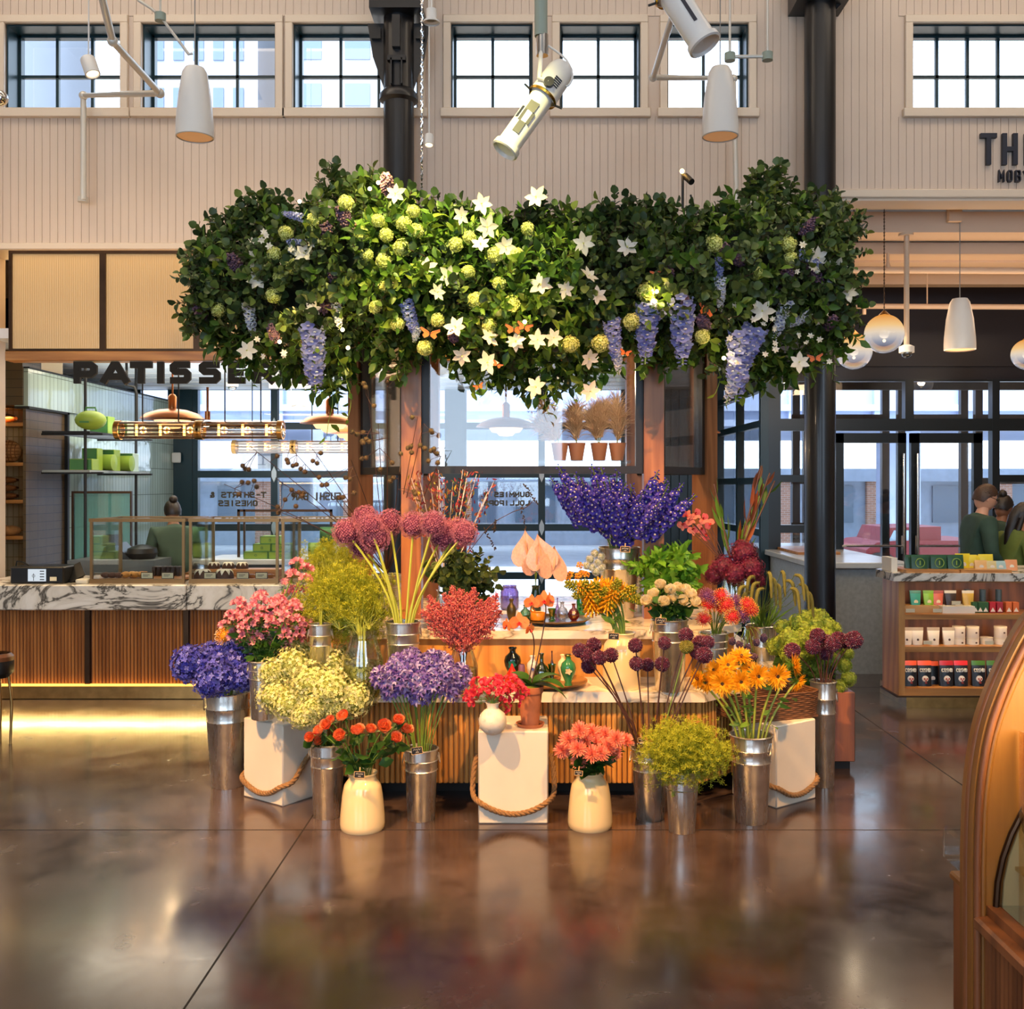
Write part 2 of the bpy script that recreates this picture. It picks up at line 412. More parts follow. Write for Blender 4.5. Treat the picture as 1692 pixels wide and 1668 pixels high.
# ================================================================ floor with its joints
g = G(); g.box(-8, -5, -.2, 8.5, 12.9, 0); struct('floor', g, M_floor)
g = G()
JX = [(PX(501, DY(1372)), .0035), (PX(1696, DY(1372)), .0035)]
JX += [(JX[0][0] - 3.37, .0035)]
for x, h in JX: g.box(x - h, -4.9, -.001, x + h, 12.8, .0006)
for y in (DY(1372), DY(1136), DY(1372) - 3.37): g.box(-7.9, y - .0035, -.001, 8.4, y + .0035, .0007)
struct('trim_1', g, mat('joint_sealant', '1d1713', .7))
# ================================================================ the window wall above (beadboard with openings)
YW = 8.1
def wx(p): return PX(p, YW)
def wz(p): return PZ(p, YW)
wins = [(8, 199, 3), (234, 455, 3), (484, 690, 3), (745, 880, 2), (925, 1058, 2), (1103, 1237, 2), (1508, 1780, 5)]
WZ0, WZ1 = wz(180), wz(38)
zlow_l, zlow_r, xsplit = wz(407), wz(315), wx(1356)
g = G(); pitch = .0625; x = -7.9; ZT = 7.4
while x < 8.4:
    x1 = x + pitch - .0032
    segs = [((zlow_l if x < xsplit else zlow_r), ZT)]
    for (a, b, k) in wins:
        A, B = wx(a) - .06, wx(b) + .06
        if x1 > A and x < B: segs = [(segs[0][0], WZ0 - .06), (WZ1 + .06, ZT)]
    for (z0, z1) in segs: g.box(x, YW + .006, z0, x1, YW + .02, z1)
    x += pitch
# backing with the openings left out
def wall_cells(g, x0, x1, z0, z1, holes, y0, y1):
    xs = sorted({x0, x1} | {v for h in holes for v in (h[0], h[1]) if x0 < v < x1})
    for a, b in zip(xs, xs[1:]):
        hs = sorted([(h[2], h[3]) for h in holes if h[0] <= a + 1e-6 and h[1] >= b - 1e-6]); z = z0
        for (p, q) in hs:
            if p > z: g.box(a, y0, z, b, y1, p)
            z = max(z, q)
        if z < z1: g.box(a, y0, z, b, y1, z1)
holes = [(wx(a) , wx(b) , WZ0 , WZ1 ) for a, b, k in wins]
wall_cells(g, -7.9, xsplit, zlow_l, ZT, [h for h in holes if h[0] < xsplit], YW + .013, YW + .27)
wall_cells(g, xsplit, 8.4, zlow_r, ZT, [h for h in holes if h[1] > xsplit], YW + .013, YW + .27)
struct('wall_back', g, M_wall)
for i, (a, b, k) in enumerate(wins):
    A, B = wx(a), wx(b); t = .062
    g = G(); y0, y1 = YW - .018, YW + .03
    g.rbox(A - t, y0, WZ1, B + t, y1, WZ1 + t, .005); g.rbox(A - t - .02, y0 - .02, WZ0 - t - .01, B + t + .02, y1, WZ0, .006)
    g.rbox(A - t, y0, WZ0, A, y1, WZ1, .005); g.rbox(B, y0, WZ0, B + t, y1, WZ1, .005)
    r = struct('window_%d' % (i + 1), g, M_trim)
    f = G(); yf = YW + .2; s = .03
    f.box(A, YW + .03, WZ0, A + .012, yf, WZ1); f.box(B - .012, YW + .03, WZ0, B, yf, WZ1)
    f.box(A, yf, WZ0, A + s, yf + .06, WZ1); f.box(B - s, yf, WZ0, B, yf + .06, WZ1); f.box(A, yf, WZ0, B, yf + .06, WZ0 + .02); f.box(A, yf, WZ1 - s, B, yf + .06, WZ1)
    zt = WZ1; f.box(A + .012, YW + .03, WZ1 - .012, B - .012, yf, WZ1)
    zm = (WZ0 + zt) / 2; f.box(A, yf + .015, zm - .012, B, yf + .045, zm + .012)
    for j in range(1, k):
        xm = A + s + (B - A - 2 * s) * j / k; f.box(xm - .012, yf + .015, WZ0, xm + .012, yf + .045, WZ1)
    obj('window_frame', f, M_frame, r)
    p = G(); p.box(A + .01, yf + .028, WZ0, B - .01, yf + .032, WZ1); obj('window_pane', p, M_gl, r)
# cornice under the left wall (a lit ledge) and the beam under the right wall
g = G(); g.rbox(-7.9, YW - .1, zlow_l - .05, xsplit - .1, YW + .27, zlow_l + .006, .008); struct('trim_2', g, M_trim)
g = G(); zb = wz(329); g.rbox(xsplit, YW - .04, zb, 8.4, YW + .32, zlow_r + .003, .01); g.box(xsplit, YW - .02, zb - .02, 8.4, YW + .2, zb); struct('trim_3', g, M_trim)
# ================================================================ left side pilaster, side walls, ceilings
g = G(); g.box(-7.9, YW - .3, .0, PX(9, YW + .27), YW + .27, ZT); struct('wall_pilaster', g, M_wall)
g = G(); g.box(-8, -5, 0, -7.9, 13, ZT); struct('wall_left', g, M_wall)
g = G(); g.box(8.4, -5, 0, 8.5, 13, ZT); struct('wall_right', g, mat('warm_plaster', 'b59a80', .7))
g = G(); wall_cells(g, -8, 8.5, 0, ZT, [(-6.5, -3.5, 1.0, 5.5), (-2.5, .5, 1.0, 5.5), (3, 6, 1.0, 5.5)], -5.1, -5.0); struct('wall_front', g, M_wall)
g = G(); g.box(-8, -5, ZT, 8.5, YW + .3, ZT + .1)
for k in range(9): g.box(-8 + k * 2, -5, ZT - .3, -7.85 + k * 2, YW, ZT)
struct('ceiling', g, mat('ceiling_cream', 'cfc3b4', .7))
# low ceiling of the patisserie bay and of the entrance bay
YF = 12.5
zc = 2.78
g = G(); g.box(-7.9, YW + .05, zc, PX(1185, 10.6), YF, zc + .08)
for k in range(9): g.box(-7.9 + k * .01, YW + .3 + k * .45, zc - .008, PX(1185, 10.6), YW + .31 + k * .45, zc)
struct('ceiling_low', g, mat('white_ceiling', 'eef0f0', .45))
M_soff = mat('peach_soffit', 'd9c0a6', .6)
g = G(); zs = PZ(329, YW) + .03
xr0 = PX(1356, YW) - .25
g.box(xr0, YW + .2, zs + .15, 8.4, 9.0, zs + .25)
for k in range(12): g.box(xr0 + k * .5, YW + .3, zs + .145, xr0 + k * .5 + .008, 8.9, zs + .152)
for yy, za, zb_ in ((8.62, 380, 0), (9.25, 430, 0)):
    g.box(xr0, yy, PZ(za + 4, yy), 8.4, yy + .3, PZ(za - 30, yy))
g.box(xr0, 9.0, PZ(428, 9.2) , 8.4, 10.5, PZ(428, 9.2) + .1)
g.box(xr0, 9.9, PZ(470, 9.9), 8.4, 10.05, PZ(428, 9.2))
struct('ceiling_entrance', g, M_soff)
g = G(); g.box(-7.9, YW + .27, 4.38, 8.4, 12.75, 4.45); g.box(-7.9, 12.65, 3.85, 8.4, 12.75, 4.38); struct('ceiling_upper', g, M_soff)
# steel columns
def column(px, name, yy, zt):
    x = PX(px, yy); g = G(); g.cyl((x, yy, 0), (x, yy, ZT), .118, seg=32)
    if zt:
        g.lathe([(.118, 0), (.15, .02), (.15, .06), (.118, .1)], (x, yy, PZ(118, yy) - .25), 32)
        g.box(x - .2, yy - .2, PZ(32, yy), x + .2, yy + .2, PZ(20, yy)); g.box(x - .16, yy - .16, PZ(0, yy), x + .16, yy + .16, PZ(-60, yy))
        for sx in (-1, 1):
            g.prism([(x + sx * .11, PZ(150, yy)), (x + sx * .2, PZ(95, yy)), (x + sx * .24, PZ(40, yy)), (x + sx * .11, PZ(40, yy))], yy - .012, yy + .012, 0, 'y')
            g.box(x + sx * .17 - .035, yy - .05, PZ(68, yy), x + sx * .17 + .035, yy + .05, PZ(50, yy))
        g.box(x - .03, yy - .17, PZ(92, yy), x + .03, yy - .11, PZ(40, yy)); g.box(x - .07, yy - .15, PZ(112, yy), x + .07, yy - .1, PZ(104, yy))
        g.box(x - .045, yy - .15, PZ(150, yy), x - .035, yy - .1, PZ(108, yy)); g.box(x + .035, yy - .15, PZ(150, yy), x + .045, yy - .1, PZ(108, yy))
    else: g.box(x - .2, yy - .2, PZ(8, yy), x + .2, yy + .2, PZ(-40, yy)); g.prism([(x+.1, PZ(22, yy)), (x+.24, PZ(-10, yy)), (x+.1, PZ(-10, yy))], yy-.012, yy+.012, 0, 'y')
    g.lathe([(.17, 0), (.17, .02), (.118, .02)], (x, yy, 0), 32)
    struct(name, g, M_steel_paint)
column(659, 'column_1', 7.9, True); column(1355, 'column_2', 7.9, False)
# ================================================================ facade of the patisserie bay
def glazed(name, x0, x1, y, zs_, xs_, bar=.07, dep=.09, m=None, kick=None, hinge=False, lab=None):
    """grid of bars at heights zs_ and positions xs_, with one pane set"""
    g = G()
    for x in xs_: g.box(x - bar / 2, y, zs_[0], x + bar / 2, y + dep, zs_[-1])
    for z in zs_: g.box(x0, y + .005, z - bar / 2, x1, y + dep - .005, z + bar / 2)
    if kick: g.box(x0, y + .02, kick[0], x1, y + .06, kick[1])
    r = struct(name, g, m or M_frame)
    p = G(); p.box(x0, y + .04, zs_[0], x1, y + .044, zs_[-1]); obj('window_pane', p, M_gl, r)
    if hinge:
        h = G()
        for x in xs_[1:-1]:
            for z in zs_[1:-1]: h.prism([(x, z - .1), (x + .03, z - .03), (x + .03, z + .03), (x, z + .1), (x - .03, z + .03), (x - .03, z - .03)], y - .012, y, 0, 'y')
        obj('hinge_plate', h, mat('galvanised', 'c4ccce', .35, .6), r)
    return r
fx = lambda p: PX(p, YF); fz = lambda p: PZ(p, YF)
zr = [.05, fz(952), fz(872), fz(784), fz(704), fz(636)]
glazed('window_8', fx(314), fx(590), YF, zr, [fx(321), fx(453), fx(586)], .085, hinge=True)
glazed('window_9', fx(752), fx(1050), YF, zr, [fx(765), fx(895), fx(1032)], .085, hinge=True)
glazed('window_10', fx(225), fx(285), YF, zr, [fx(228), fx(282)], .06)
glazed('window_12', fx(590), fx(752), YF, zr, [fx(610), fx(680), fx(740)], .07)
g = G()
for a, b in ((278, 318), (578, 600), (735, 762), (1040, 1195)): g.box(fx(a), YF - .02, 0, fx(b), YF + .15, zc)
g.box(-7.9, YF, fz(640), fx(1195), YF + .15, zc + .1); g.box(-7.9, YF, 0, fx(228), YF + .15, zc)
for k in range(7): g.box(fx(1080 + k * 14), YF - .06, 0, fx(1085 + k * 14), YF - .02, zc)
struct('wall_facade', g, M_frame)
g = G(); g.box(-8, YF - .0, zc, 8.5, YF + .1, 3.9); struct('wall_facade_upper', g, M_dark)
# ================================================================ entrance screen of glazed doors
YE = 10.4
ex = lambda p: PX(p, YE); ez = lambda p: PZ(p, YE)
g = G(); g.box(ex(1262), YE, ez(627), 8.4, YE + .12, 3.66); g.box(ex(1262), YE - .03, ez(606), 8.4, YE, ez(600)); struct('wall_entrance', g, mat('near_black_paint', '17121a', .35))
def screen(name, x0, x1, y, bars_x, bars_z, dep=.1, m=None):
    g = G()
    for (a, b, z0, z1) in bars_x: g.box(a, y, z0, b, y + dep, z1)
    for (z0, z1, a, b) in bars_z: g.box(a, y + .004, z0, b, y + dep - .004, z1)
    r = struct(name, g, m or M_frame2); p = G(); p.box(x0, y + .05, .1, x1, y + .054, ez(627)); obj('window_pane', p, M_gl, r); return r
zt_, z0_ = ez(627), 0
screen('window_11', ex(1262), 8.3, YE, [(ex(1258), ex(1290), 0, zt_), (ex(1496), ex(1510), ez(712), zt_), (ex(1640), ex(1652), 0, zt_), (ex(1783), ex(1797), 0, zt_)],
       [(ez(712), ez(692), ex(1262), 8.3), (zt_ - .02, zt_ + .02, ex(1262), 8.3), (ez(797), ez(785), ex(1285), ex(1375)), (ez(881), ez(868), ex(1285), ex(1375)), (ez(797), ez(785), ex(1650), 8.3), (ez(881), ez(868), ex(1650), 8.3), (0, ez(1015), ex(1285), ex(1375)), (0, ez(1015), ex(1650), 8.3)])
def leaf(idx, xa, xb, handle_right, y=None):
    y = YE - .01 if y is None else y
    A, B = ex(xa), ex(xb); s = .085; g = G(); zt = ez(716)
    g.box(A, y, .02, A + s, y + .06, zt); g.box(B - s, y, .02, B, y + .06, zt); g.box(A, y, zt - .1, B, y + .06, zt); g.box(A, y, .02, B, y + .06, ez(1008))
    r = struct('door_%d' % idx, g, M_frame2)
    p = G(); p.box(A + .02, y + .028, ez(1008), B - .02, y + .032, zt - .05); obj('door_pane', p, M_gl, r)
    hx = B - .045 if handle_right else A + .045; h = G()
    h.cyl((hx, y - .06, ez(960)), (hx, y - .06, ez(750)), .013, seg=10)
    for z in (ez(940), ez(770)): h.cyl((hx, y - .06, z), (hx, y + .01, z), .01, seg=8)
    obj('door_handle', h, M_chrome, r)
    b = G(); b.cyl((A + .05, y - .05, ez(902)), (B - .05, y - .05, ez(902)), .012, seg=8); b.cyl((hx, y - .03, ez(915)), (hx, y - .03, ez(885)), .022, seg=10); obj('push_bar', b, M_chrome, r)
    k = G(); k.box(A + .02, y - .004, .03, B - .02, y, ez(1015)); obj('kick_plate', k, mat('kick_black', '08090a', .25), r)
leaf(1, 1380, 1497, True); leaf(2, 1505, 1622, False)
# outer leaves of the lobby, closer to the street
YO = 12.6
for k, (a, b) in enumerate(((1310, 1340), (1352, 1470), (1484, 1600), (1612, 1740), (1750, 1800))):
    A, B = PX(a, YO), PX(b, YO); g = G(); s = .09
    g.box(A, YO, 0, A + s, YO + .08, 3); g.box(B - s, YO, 0, B, YO + .08, 3); g.box(A, YO, PZ(706, YO), B, YO + .08, PZ(685, YO)); g.box(A, YO, PZ(640, YO), B, YO + .08, 3.2)
    g.box(A, YO, 0, B, YO + .08, .3); 
    if k in (0, 3, 4): g.box(A, YO, PZ(800, YO), B, YO + .08, PZ(790, YO)); g.box(A, YO, PZ(872, YO), B, YO + .08, PZ(864, YO))
    struct('door_%d' % (k + 3), g, M_frame2)
# side of the lobby: glazed return wall
xa, xb = ex(1262), PX(1190, YF); g = G(); n = 3
pts = [Vector((xa + (xb - xa) * t, YE + (YF - YE) * t)) for t in (0, .5, 1)]
for p in pts: g.box(p.x - .04, p.y - .04, 0, p.x + .04, p.y + .04, 3.2)
for z in (.1, ez(881) , 1.65, ez(700), ez(640)):
    for p, q in zip(pts, pts[1:]): g.tube([(p.x, p.y, z), (q.x, q.y, z)], .05, 4)
r = struct('wall_lobby_side', g, M_frame); q = G(); q.add([(xa, YE, .1), (xb, YF, .1), (xb, YF, 3.1), (xa, YE, 3.1)], [(0, 1, 2, 3)]); obj('window_pane', q, M_gl, r)
# ================================================================ side wall of the patisserie with the bread niche
xs = -4.40; yn = 8.85
g = G(); g.box(xs - .1, 9.62, 0, xs, YF, 2.33); struct('wall_tiled', g, M_tileL)
g = G(); g.box(xs - .1, yn, 2.29, xs + .02, YF, 2.62); struct('wall_tiled_upper', g, M_tileL)
g = G(); g.box(xs - .1, 9.58, 0, xs + .03, 9.62, 2.29); g.box(xs - .1, yn, 2.27, xs + .03, 9.62, 2.29); g.box(xs - .1, yn, 2.62, xs + .03, YF, 2.635); struct('trim_4', g, M_dark)
g = G(); g.box(xs - .025, yn, 0, xs, 9.58, 2.27); struct('wall_pier', g, M_tile_dark)
g = G(); g.box(-7.9, yn + .3, 0, xs - .025, 9.6, zc); struct('wall_niche', g, M_tile_warm)
g = G(); g.box(-7.9, yn - .02, 2.3, xs - .02, yn + .32, zc); struct('wall_niche_upper', g, M_tile_dark)
g = G(); g.box(-7.9, yn - .25, 0, PX(7, yn), yn, zc); struct('wall_niche_side', g, m_tile('glazed_tile_front', 'b8c2b8', '6a7468', .15, .3, .06, 'x'))
# ================================================================ the street outside
g = G(); g.box(-40, 12.9, -.7, 40, 60, -.5); g.box(-40, 12.9, -.5, 40, 14.5, -.06); struct('ground_street', g, mat('pale_pavement', 'c9ccd0', .8, 0, .1, 2))
def sun():
    l = bpy.data.lights.new('sun', 'SUN'); l.energy = 5; l.angle = .02; l.color = (1, .96, .9); o = bpy.data.objects.new('sun', l); C.objects.link(o)
    o.rotation_euler = Euler((math.radians(-38), math.radians(0), math.radians(160)))
sun()
g = G(); M_via = mat('viaduct_steel', 'a8b6d4', .6, 0, .05, 2)
g.box(-40, 24, 3.1, 40, 34, 4.7); g.box(-40, 23.8, 3.35, 40, 24, 3.5); g.box(-40, 23.9, 3.0, 40, 24, 3.15)
for k in range(40): g.box(-40 + k * 2, 23.85, 3.1, -39.85 + k * 2, 24, 4.7)
for x in (-14, -3.2, 9.5): g.box(x - .4, 26, -.5, x + .4, 27, 3.1)
o = obj('viaduct', g, M_via); tag(o, 'pale blue elevated roadway crossing the view outside the windows', 'viaduct')
g = G(); M_bl = mat('storefront_grey', 'a4b0be', .6, 0, .1, 3)
g.box(-30, 36, -.5, 30, 37, 2.2, 1)
for x in (-12.5, -9.3, -6.2, -2.6, 3.1, 8.6, 12.2, 16.4): g.box(x - .45, 35.8, -.5, x + .45, 36, 2.2, 0)
g.box(-30, 35.7, 1.75, 30, 36, 2.2, 1)
for k in range(30):
    g.box(-30 + k * 2.1, 35.9, .3, -28.6 + k * 2.1, 36, 1.6, 2)
o = obj('market_shed', g, [M_brick, M_bl, mat('shop_window', '5d6f80', .2)]); tag(o, 'low brick and grey market shed across the street', 'building')
def tower(name, x0, x1, y, z1, dx, dz, label, col='a8aab0'):
    g = G(); g.box(x0, y, -.5, x1, y + 8, z1); r = obj(name, g, mat(name + '_wall', col, .8)); tag(r, label, 'building')
    f = G(); n = 0; z = 4
    while z < z1 - 1 :
        x = x0 + .6
        while x < x1 - dx * .6: f.box(x, y - .06, z, x + dx * .52, y, z + dz * .48); x += dx
        z += dz
    obj('window', f, mat('tower_glass', '6c7c98', .3), r)
    r.children[0].name = 'window_grid'; r.children[0]['kind'] = 'stuff'
tower('apartment_tower', -31, -21.5, 42, 30, 1.25, 3.4, 'pale apartment tower seen through the leftmost high window')
tower('office_tower', -18.6, -12.4, 46, 34, .9, 2.4, 'white office tower with narrow windows seen through the second high window')
tower('balcony_tower', -10.8, -5.7, 44, 30, 2.1, 2.0, 'pale tower with banded balconies seen beside the black column')
# ================================================================ lit fascia panels and lettering over the counter
YP = 7.86
M_pan = None
def m_reeded():
    n = NT('reeded_glass_lit'); v = n.coord((60, 1, 1)); w = n.add('TexWave', wave_type='BANDS', bands_direction='X'); n.link(n.coord(), w.inputs[0]); w.inputs['Scale'].default_value = 22
    b = n.bsdf('dcb67e', .3, 0, n.bump(w.outputs['Fac'], .25, .004)); b.inputs['Emission Color'].default_value = lin('f0a850') + (1,); b.inputs['Emission Strength'].default_value = .16; return n.m
M_pan = m_reeded()
zt, zb = PZ(414, YP), PZ(580, YP)
edges = [14, 169, 324, 479, 634, 789, 944, 1099]
t = thing('fascia_screen', 'bronze framed row of ribbed lit glass panels above the pastry counter', 'screen', (PX(400, YP), YP + .05, zb))
for a, b in zip(edges, edges[1:]):
    A, B = PX(a, YP), PX(b, YP); g = G(); s = .022
    for (x0, z0, x1, z1) in ((A, zb, A + s, zt), (B - s, zb, B, zt), (A + s, zb, B - s, zb + s * .8), (A + s, zt - s, B - s, zt)): g.box(x0, YP, z0, x1, YP + .05, z1)
    f = obj('panel_frame', g, M_bronze, t); q = G(); q.box(A + s, YP + .02, zb + s * .8, B - s, YP + .028, zt - s); obj('ribbed_panel', q, M_pan, f)
g = G(); g.rbox(PX(10, YP), YP - .02, PZ(597, YP), PX(1110, YP), YP + .12, PZ(581, YP), .006); struct('trim_5', g, M_oakx)
g = G(); M_sign = mat('sign_black', '070605', .8); x = 122; t = thing('counter_sign', 'black block letters spelling PATISSERIE hung under the lit screen', 'sign', (PX(330, 7.84), 7.84, PZ(634, 7.84)))
for ch, x, wl_ in zip('PATISSERIE', (122, 167, 215, 260, 280, 328, 376, 419, 463, 482), (38, 43, 35, 9, 35, 36, 30, 34, 9, 30)):
    g = G(); h = .17; yy = 7.84
    wk = wl_ * yy / F_; strokes(g, ch, PX(x, yy) + (.021 if ch != 'I' else wk / 2 - .05), PZ(634, yy), wk - .042 if ch != 'I' else .1, h, .05, yy, .03)
    o = obj('letter', g, M_sign, t)
# ================================================================ counter
M_cflute = wood('lit_counter_oak', 'c07c40', '96592a', 2, 1.0)
D1 = 7.66
XL, XR = PX(-60, D1), PX(640, D1); zc1 = .93; zc0 = PZ(1009, D1)
t = thing('pastry_counter', 'long pastry counter with veined marble front edge over fluted wood', 'counter', ((XL + XR) / 2, D1 + .3, 0))
def slab(x0, x1, y0, y1, z0, z1, par, name='marble_top'):
    g = G(); g.rbox(x0, y0, z0, x1, y1, z1, .008); return obj(name, g, M_marble, par)
zm0 = PZ(1009, D1 - .06); zm1 = PZ(967, D1 - .06)
slab(XL, PX(312, D1), D1 - .06, D1 + .75, zm0, zm1, t); slab(PX(312, D1) + .003, XR, D1 - .06, D1 + .75, zm0, zm1, t)
g = G(); g.box(XL, D1 + .03, .1, XR, D1 + .7, zm0); obj('carcass', g, M_walnut, t)
zf0 = PZ(1131, D1)
divs = [-15, 144, 307, 470, 633]
for a, b in zip(divs, divs[1:]):
    g = G(); A, B = PX(a, D1) + .025, PX(b, D1) - .025; n = 26; p = (B - A) / n
    for k in range(n): g.tube([(A + p * (k + .5), D1 + .025, zf0), (A + p * (k + .5), D1 + .025, zm0)], p * .4, 6)
    obj('fluted_panel', g, M_cflute, t)
    g = G(); g.box(B + .006, D1 + .0, zf0, B + .044, D1 + .035, zm0); obj('divider', g, M_bronze, t)
g = G(); g.box(XL, D1 - .03, PZ(1155, D1 - .03), XR, D1 + .03, zf0 - .012); obj('kick_rail', g, M_brass, t)
g = G(); g.box(XL, D1 - .02, zf0 - .01, XR, D1 + .02, zf0); obj('ledge_light', g, emis('strip_glow', 'ffb850', 3.0), t)
# display cases standing on it
yc0, yc1 = D1 + .05, D1 + .62; zt1 = PZ(858, yc0)
M_cb = mat('case_bronze', '8a6a44', .35, .8)
def dcase(x0, x1, label, xs_):
    t = thing('display_case', label, 'display case', ((x0 + x1) / 2, (yc0 + yc1) / 2, zm1)); s = .022
    for x in (x0, x1 - s):
        for y in (yc0, yc1 - s): g = G(); g.box(x + .001, y + .001, zm1, x + s - .001, y + s - .001, zt1 - s); obj('post', g, M_cb, t)
    g = G()
    for y in (yc0, yc1 - s): g.box(x0 - .006, y, zt1 - s, x1 + .006, y + s, zt1 + .004)
    for x in (x0, x1 - s): g.box(x, yc0 + s, zt1 - s, x + s, yc1 - s, zt1 + .002)
    obj('top_frame', g, M_cb, t)
    g = G()
    for y in (yc0 - .004, yc1 - s): g.box(x0, y, zm1, x1, y + s, zm1 + .035)
    obj('base_rail', g, M_cb, t)
    g = G(); g.box(x0 + s, yc0 + .008, zm1 + .03, x1 - s, yc0 + .012, zt1 - s); obj('front_glass', g, M_gl2, t)
    g = G(); g.box(x0 + .008, yc0 + s, zm1 + .03, x0 + .012, yc1 - s, zt1 - s); g.box(x0 + s, yc0 + s, zt1 - .006, x1 - s, yc1 - s, zt1 - .002); obj('side_glass', g, M_gl2, t)
    return t
cases = [(148, 305), (312, 460), (465, 585)]
for (a, b), lab in zip(cases, ('brass framed glass display case nearest the card terminal', 'middle brass framed glass display case with iced bundt cakes', 'brass framed display case half behind the flowers')):
    dcase(PX(a, yc0), PX(b, yc0), lab, None)
# trays, cakes and labels inside
M_board = M_oakx; M_cake = mat('chocolate_sponge', '4a2614', .6, 0, .25, 40, .4); M_ice = mat('white_icing', 'f4ead6', .35); M_cust = mat('golden_pastry', 'c98a3c', .5, 0, .25, 50, .4); M_choc = mat('dark_chocolate', '24120c', .3)
M_card = mat('label_card', 'e8d9b4', .6); M_ink = mat('black_ink', '1b1815', .6)
yt = yc0 + .1
for i, (a, b, zl) in enumerate(((158, 228, 0), (232, 300, 0), (318, 386, 0), (388, 455, 0), (470, 520, 0))):
    t = tag(obj('serving_board', G().rbox(PX(a, yt), yt - .07, zm1 + .012, PX(b, yt), yt + .33, zm1 + .03, .003), M_board), ['wooden serving board at the left end of the first display case', 'wooden serving board beside the case divider under chocolate bars', 'wooden serving board under the two iced bundt cakes', 'wooden serving board under the small fruit tarts', 'wooden serving board in the rightmost display case'][i], 'board')
def bundt(p, r, iced, lab):
    t = thing('bundt_cake', lab, 'cake', p, 'bundt cakes in the middle display case'); prof = []
    g = G(); V = []; seg = 32; rows = 9
    for i in range(rows + 1):
        a = PI * i / rows
        for k in range(seg):
            th = 2 * PI * k / seg; rr = r * (.58 - .40 * math.cos(a)) * (1 + .07 * math.cos(8 * th) * math.sin(a))
            V.append((p[0] + rr * math.cos(th), p[1] + rr * math.sin(th), p[2] + r * .95 * math.sin(a) * .95))
    g.add(V, ngrid(rows + 1, seg, 0, True)); obj('sponge', g, M_cake, t)
    if iced:
        g = G(); V = []; rows = 5
        for i in range(rows + 1):
            for k in range(seg):
                th = 2 * PI * k / seg; e = .25 + .25 * (.5 + .5 * math.cos(8 * th)); a = PI * (.3 + e * 1.15 * i / rows)
                rr = r * (.58 - .40 * math.cos(a)) * (1 + .07 * math.cos(8 * th) * math.sin(a)) + .002; V.append((p[0] + rr * math.cos(th), p[1] + rr * math.sin(th), p[2] + r * .92 * math.sin(a) + .003))
        g.add(V, ngrid(rows + 1, seg, 0, True)); obj('icing', g, M_ice, t)
    return t
zb1 = zm1 + .031
bundt((PX(335, yt), yt, zb1), .07, True, 'iced bundt cake in front, left of its price card'); bundt((PX(371, yt), yt, zb1), .072, True, 'iced bundt cake in front, right of its price card')
g = G().rbox(PX(325, yt), yt + .16, zb1, PX(452, yt), yt + .32, zb1 + .055, .004); tag(obj('cake_riser', g, M_board), 'wooden riser holding three small bundt cakes', 'riser')
for k, px in enumerate((352, 376, 399)): bundt((PX(px, yt + .22), yt + .24, zb1 + .056), .05, True, ['small iced bundt cake at the left of the riser', 'small iced bundt cake in the middle of the riser', 'small iced bundt cake at the right of the riser'][k])
def loaf(p, L, w, h, m, name, lab, cat, rz=0, seed=1, group=None):
    g = G(); V = []; seg = 14; rows = 12; rr = random.Random(seed)
    for i in range(rows + 1):
        t_ = i / rows; e = math.sin(PI * min(max(t_, .02), .98)) ** .4
        for k in range(seg):
            th = 2 * PI * k / seg; j = 1 + .09 * (rr.random() - .5); x = (t_ - .5) * L; y = w / 2 * e * math.cos(th) * j; z = h / 2 + h / 2 * e * math.sin(th) * j
            V.append((p[0] + x * math.cos(rz) - y * math.sin(rz), p[1] + x * math.sin(rz) + y * math.cos(rz), p[2] + max(z, 0)))
    g.add(V, ngrid(rows + 1, seg, 0, True)); o = obj(name, g, m); return tag(o, lab, cat, group)
for k in range(5): loaf((PX(205 + k * 8, yt), yt + .03 * (k % 2) + .03, zb1), .08, .06, .05, M_cust, 'almond_croissant', 'flaky golden pastry in the first display case', 'pastry', 1.2, k, 'flaky pastries in the first case')
for k in range(3): loaf((PX(172 + k * 11, yt), yt + .03, zb1), .07, .06, .045, M_cake, 'chocolate_muffin', 'dark chocolate muffin at the left end of the first display case', 'cake', .3 * k, k + 9, 'chocolate muffins in the first case')
for k in range(6):
    g = G().rbox(PX(252 + k * 8, yt + .2), yt + .18, zb1, PX(258.5 + k * 8, yt + .2), yt + .26, zb1 + .075, .004); tag(obj('chocolate_bar_cake', g, M_choc), 'dark chocolate slice standing in a row behind the price cards', 'cake', 'chocolate slices in the first case')
for k in range(4):
    t = thing('fruit_tart', 'small round tart on the board right of the bundt cakes', 'tart', (PX(398 + k * 15, yt), yt + .05 * (k % 2), zb1), 'small tarts in the middle case')
    p = WL[t.name]; obj('crust', G().lathe([(.02, 0), (.028, .005), (.036, .025), (.032, .025), (.001, .018)], p, 16), M_cust, t); obj('filling', G().ball(p + Vector((0, 0, .018)), .03, 10, 6, 0, (1, 1, .4)), mat('berry_filling', '6e2620', .25), t)
for k in range(2):
    g = G().lathe([(.001, 0), (.085, 0), (.1, .02), (.095, .025), (.001, .03)], (PX(487 + k * 26, yt), yt + .12 + k * .1, zb1), 22); tag(obj('open_tart', g, M_cust), 'large flat golden tart in the rightmost display case', 'tart', 'flat golden tarts')
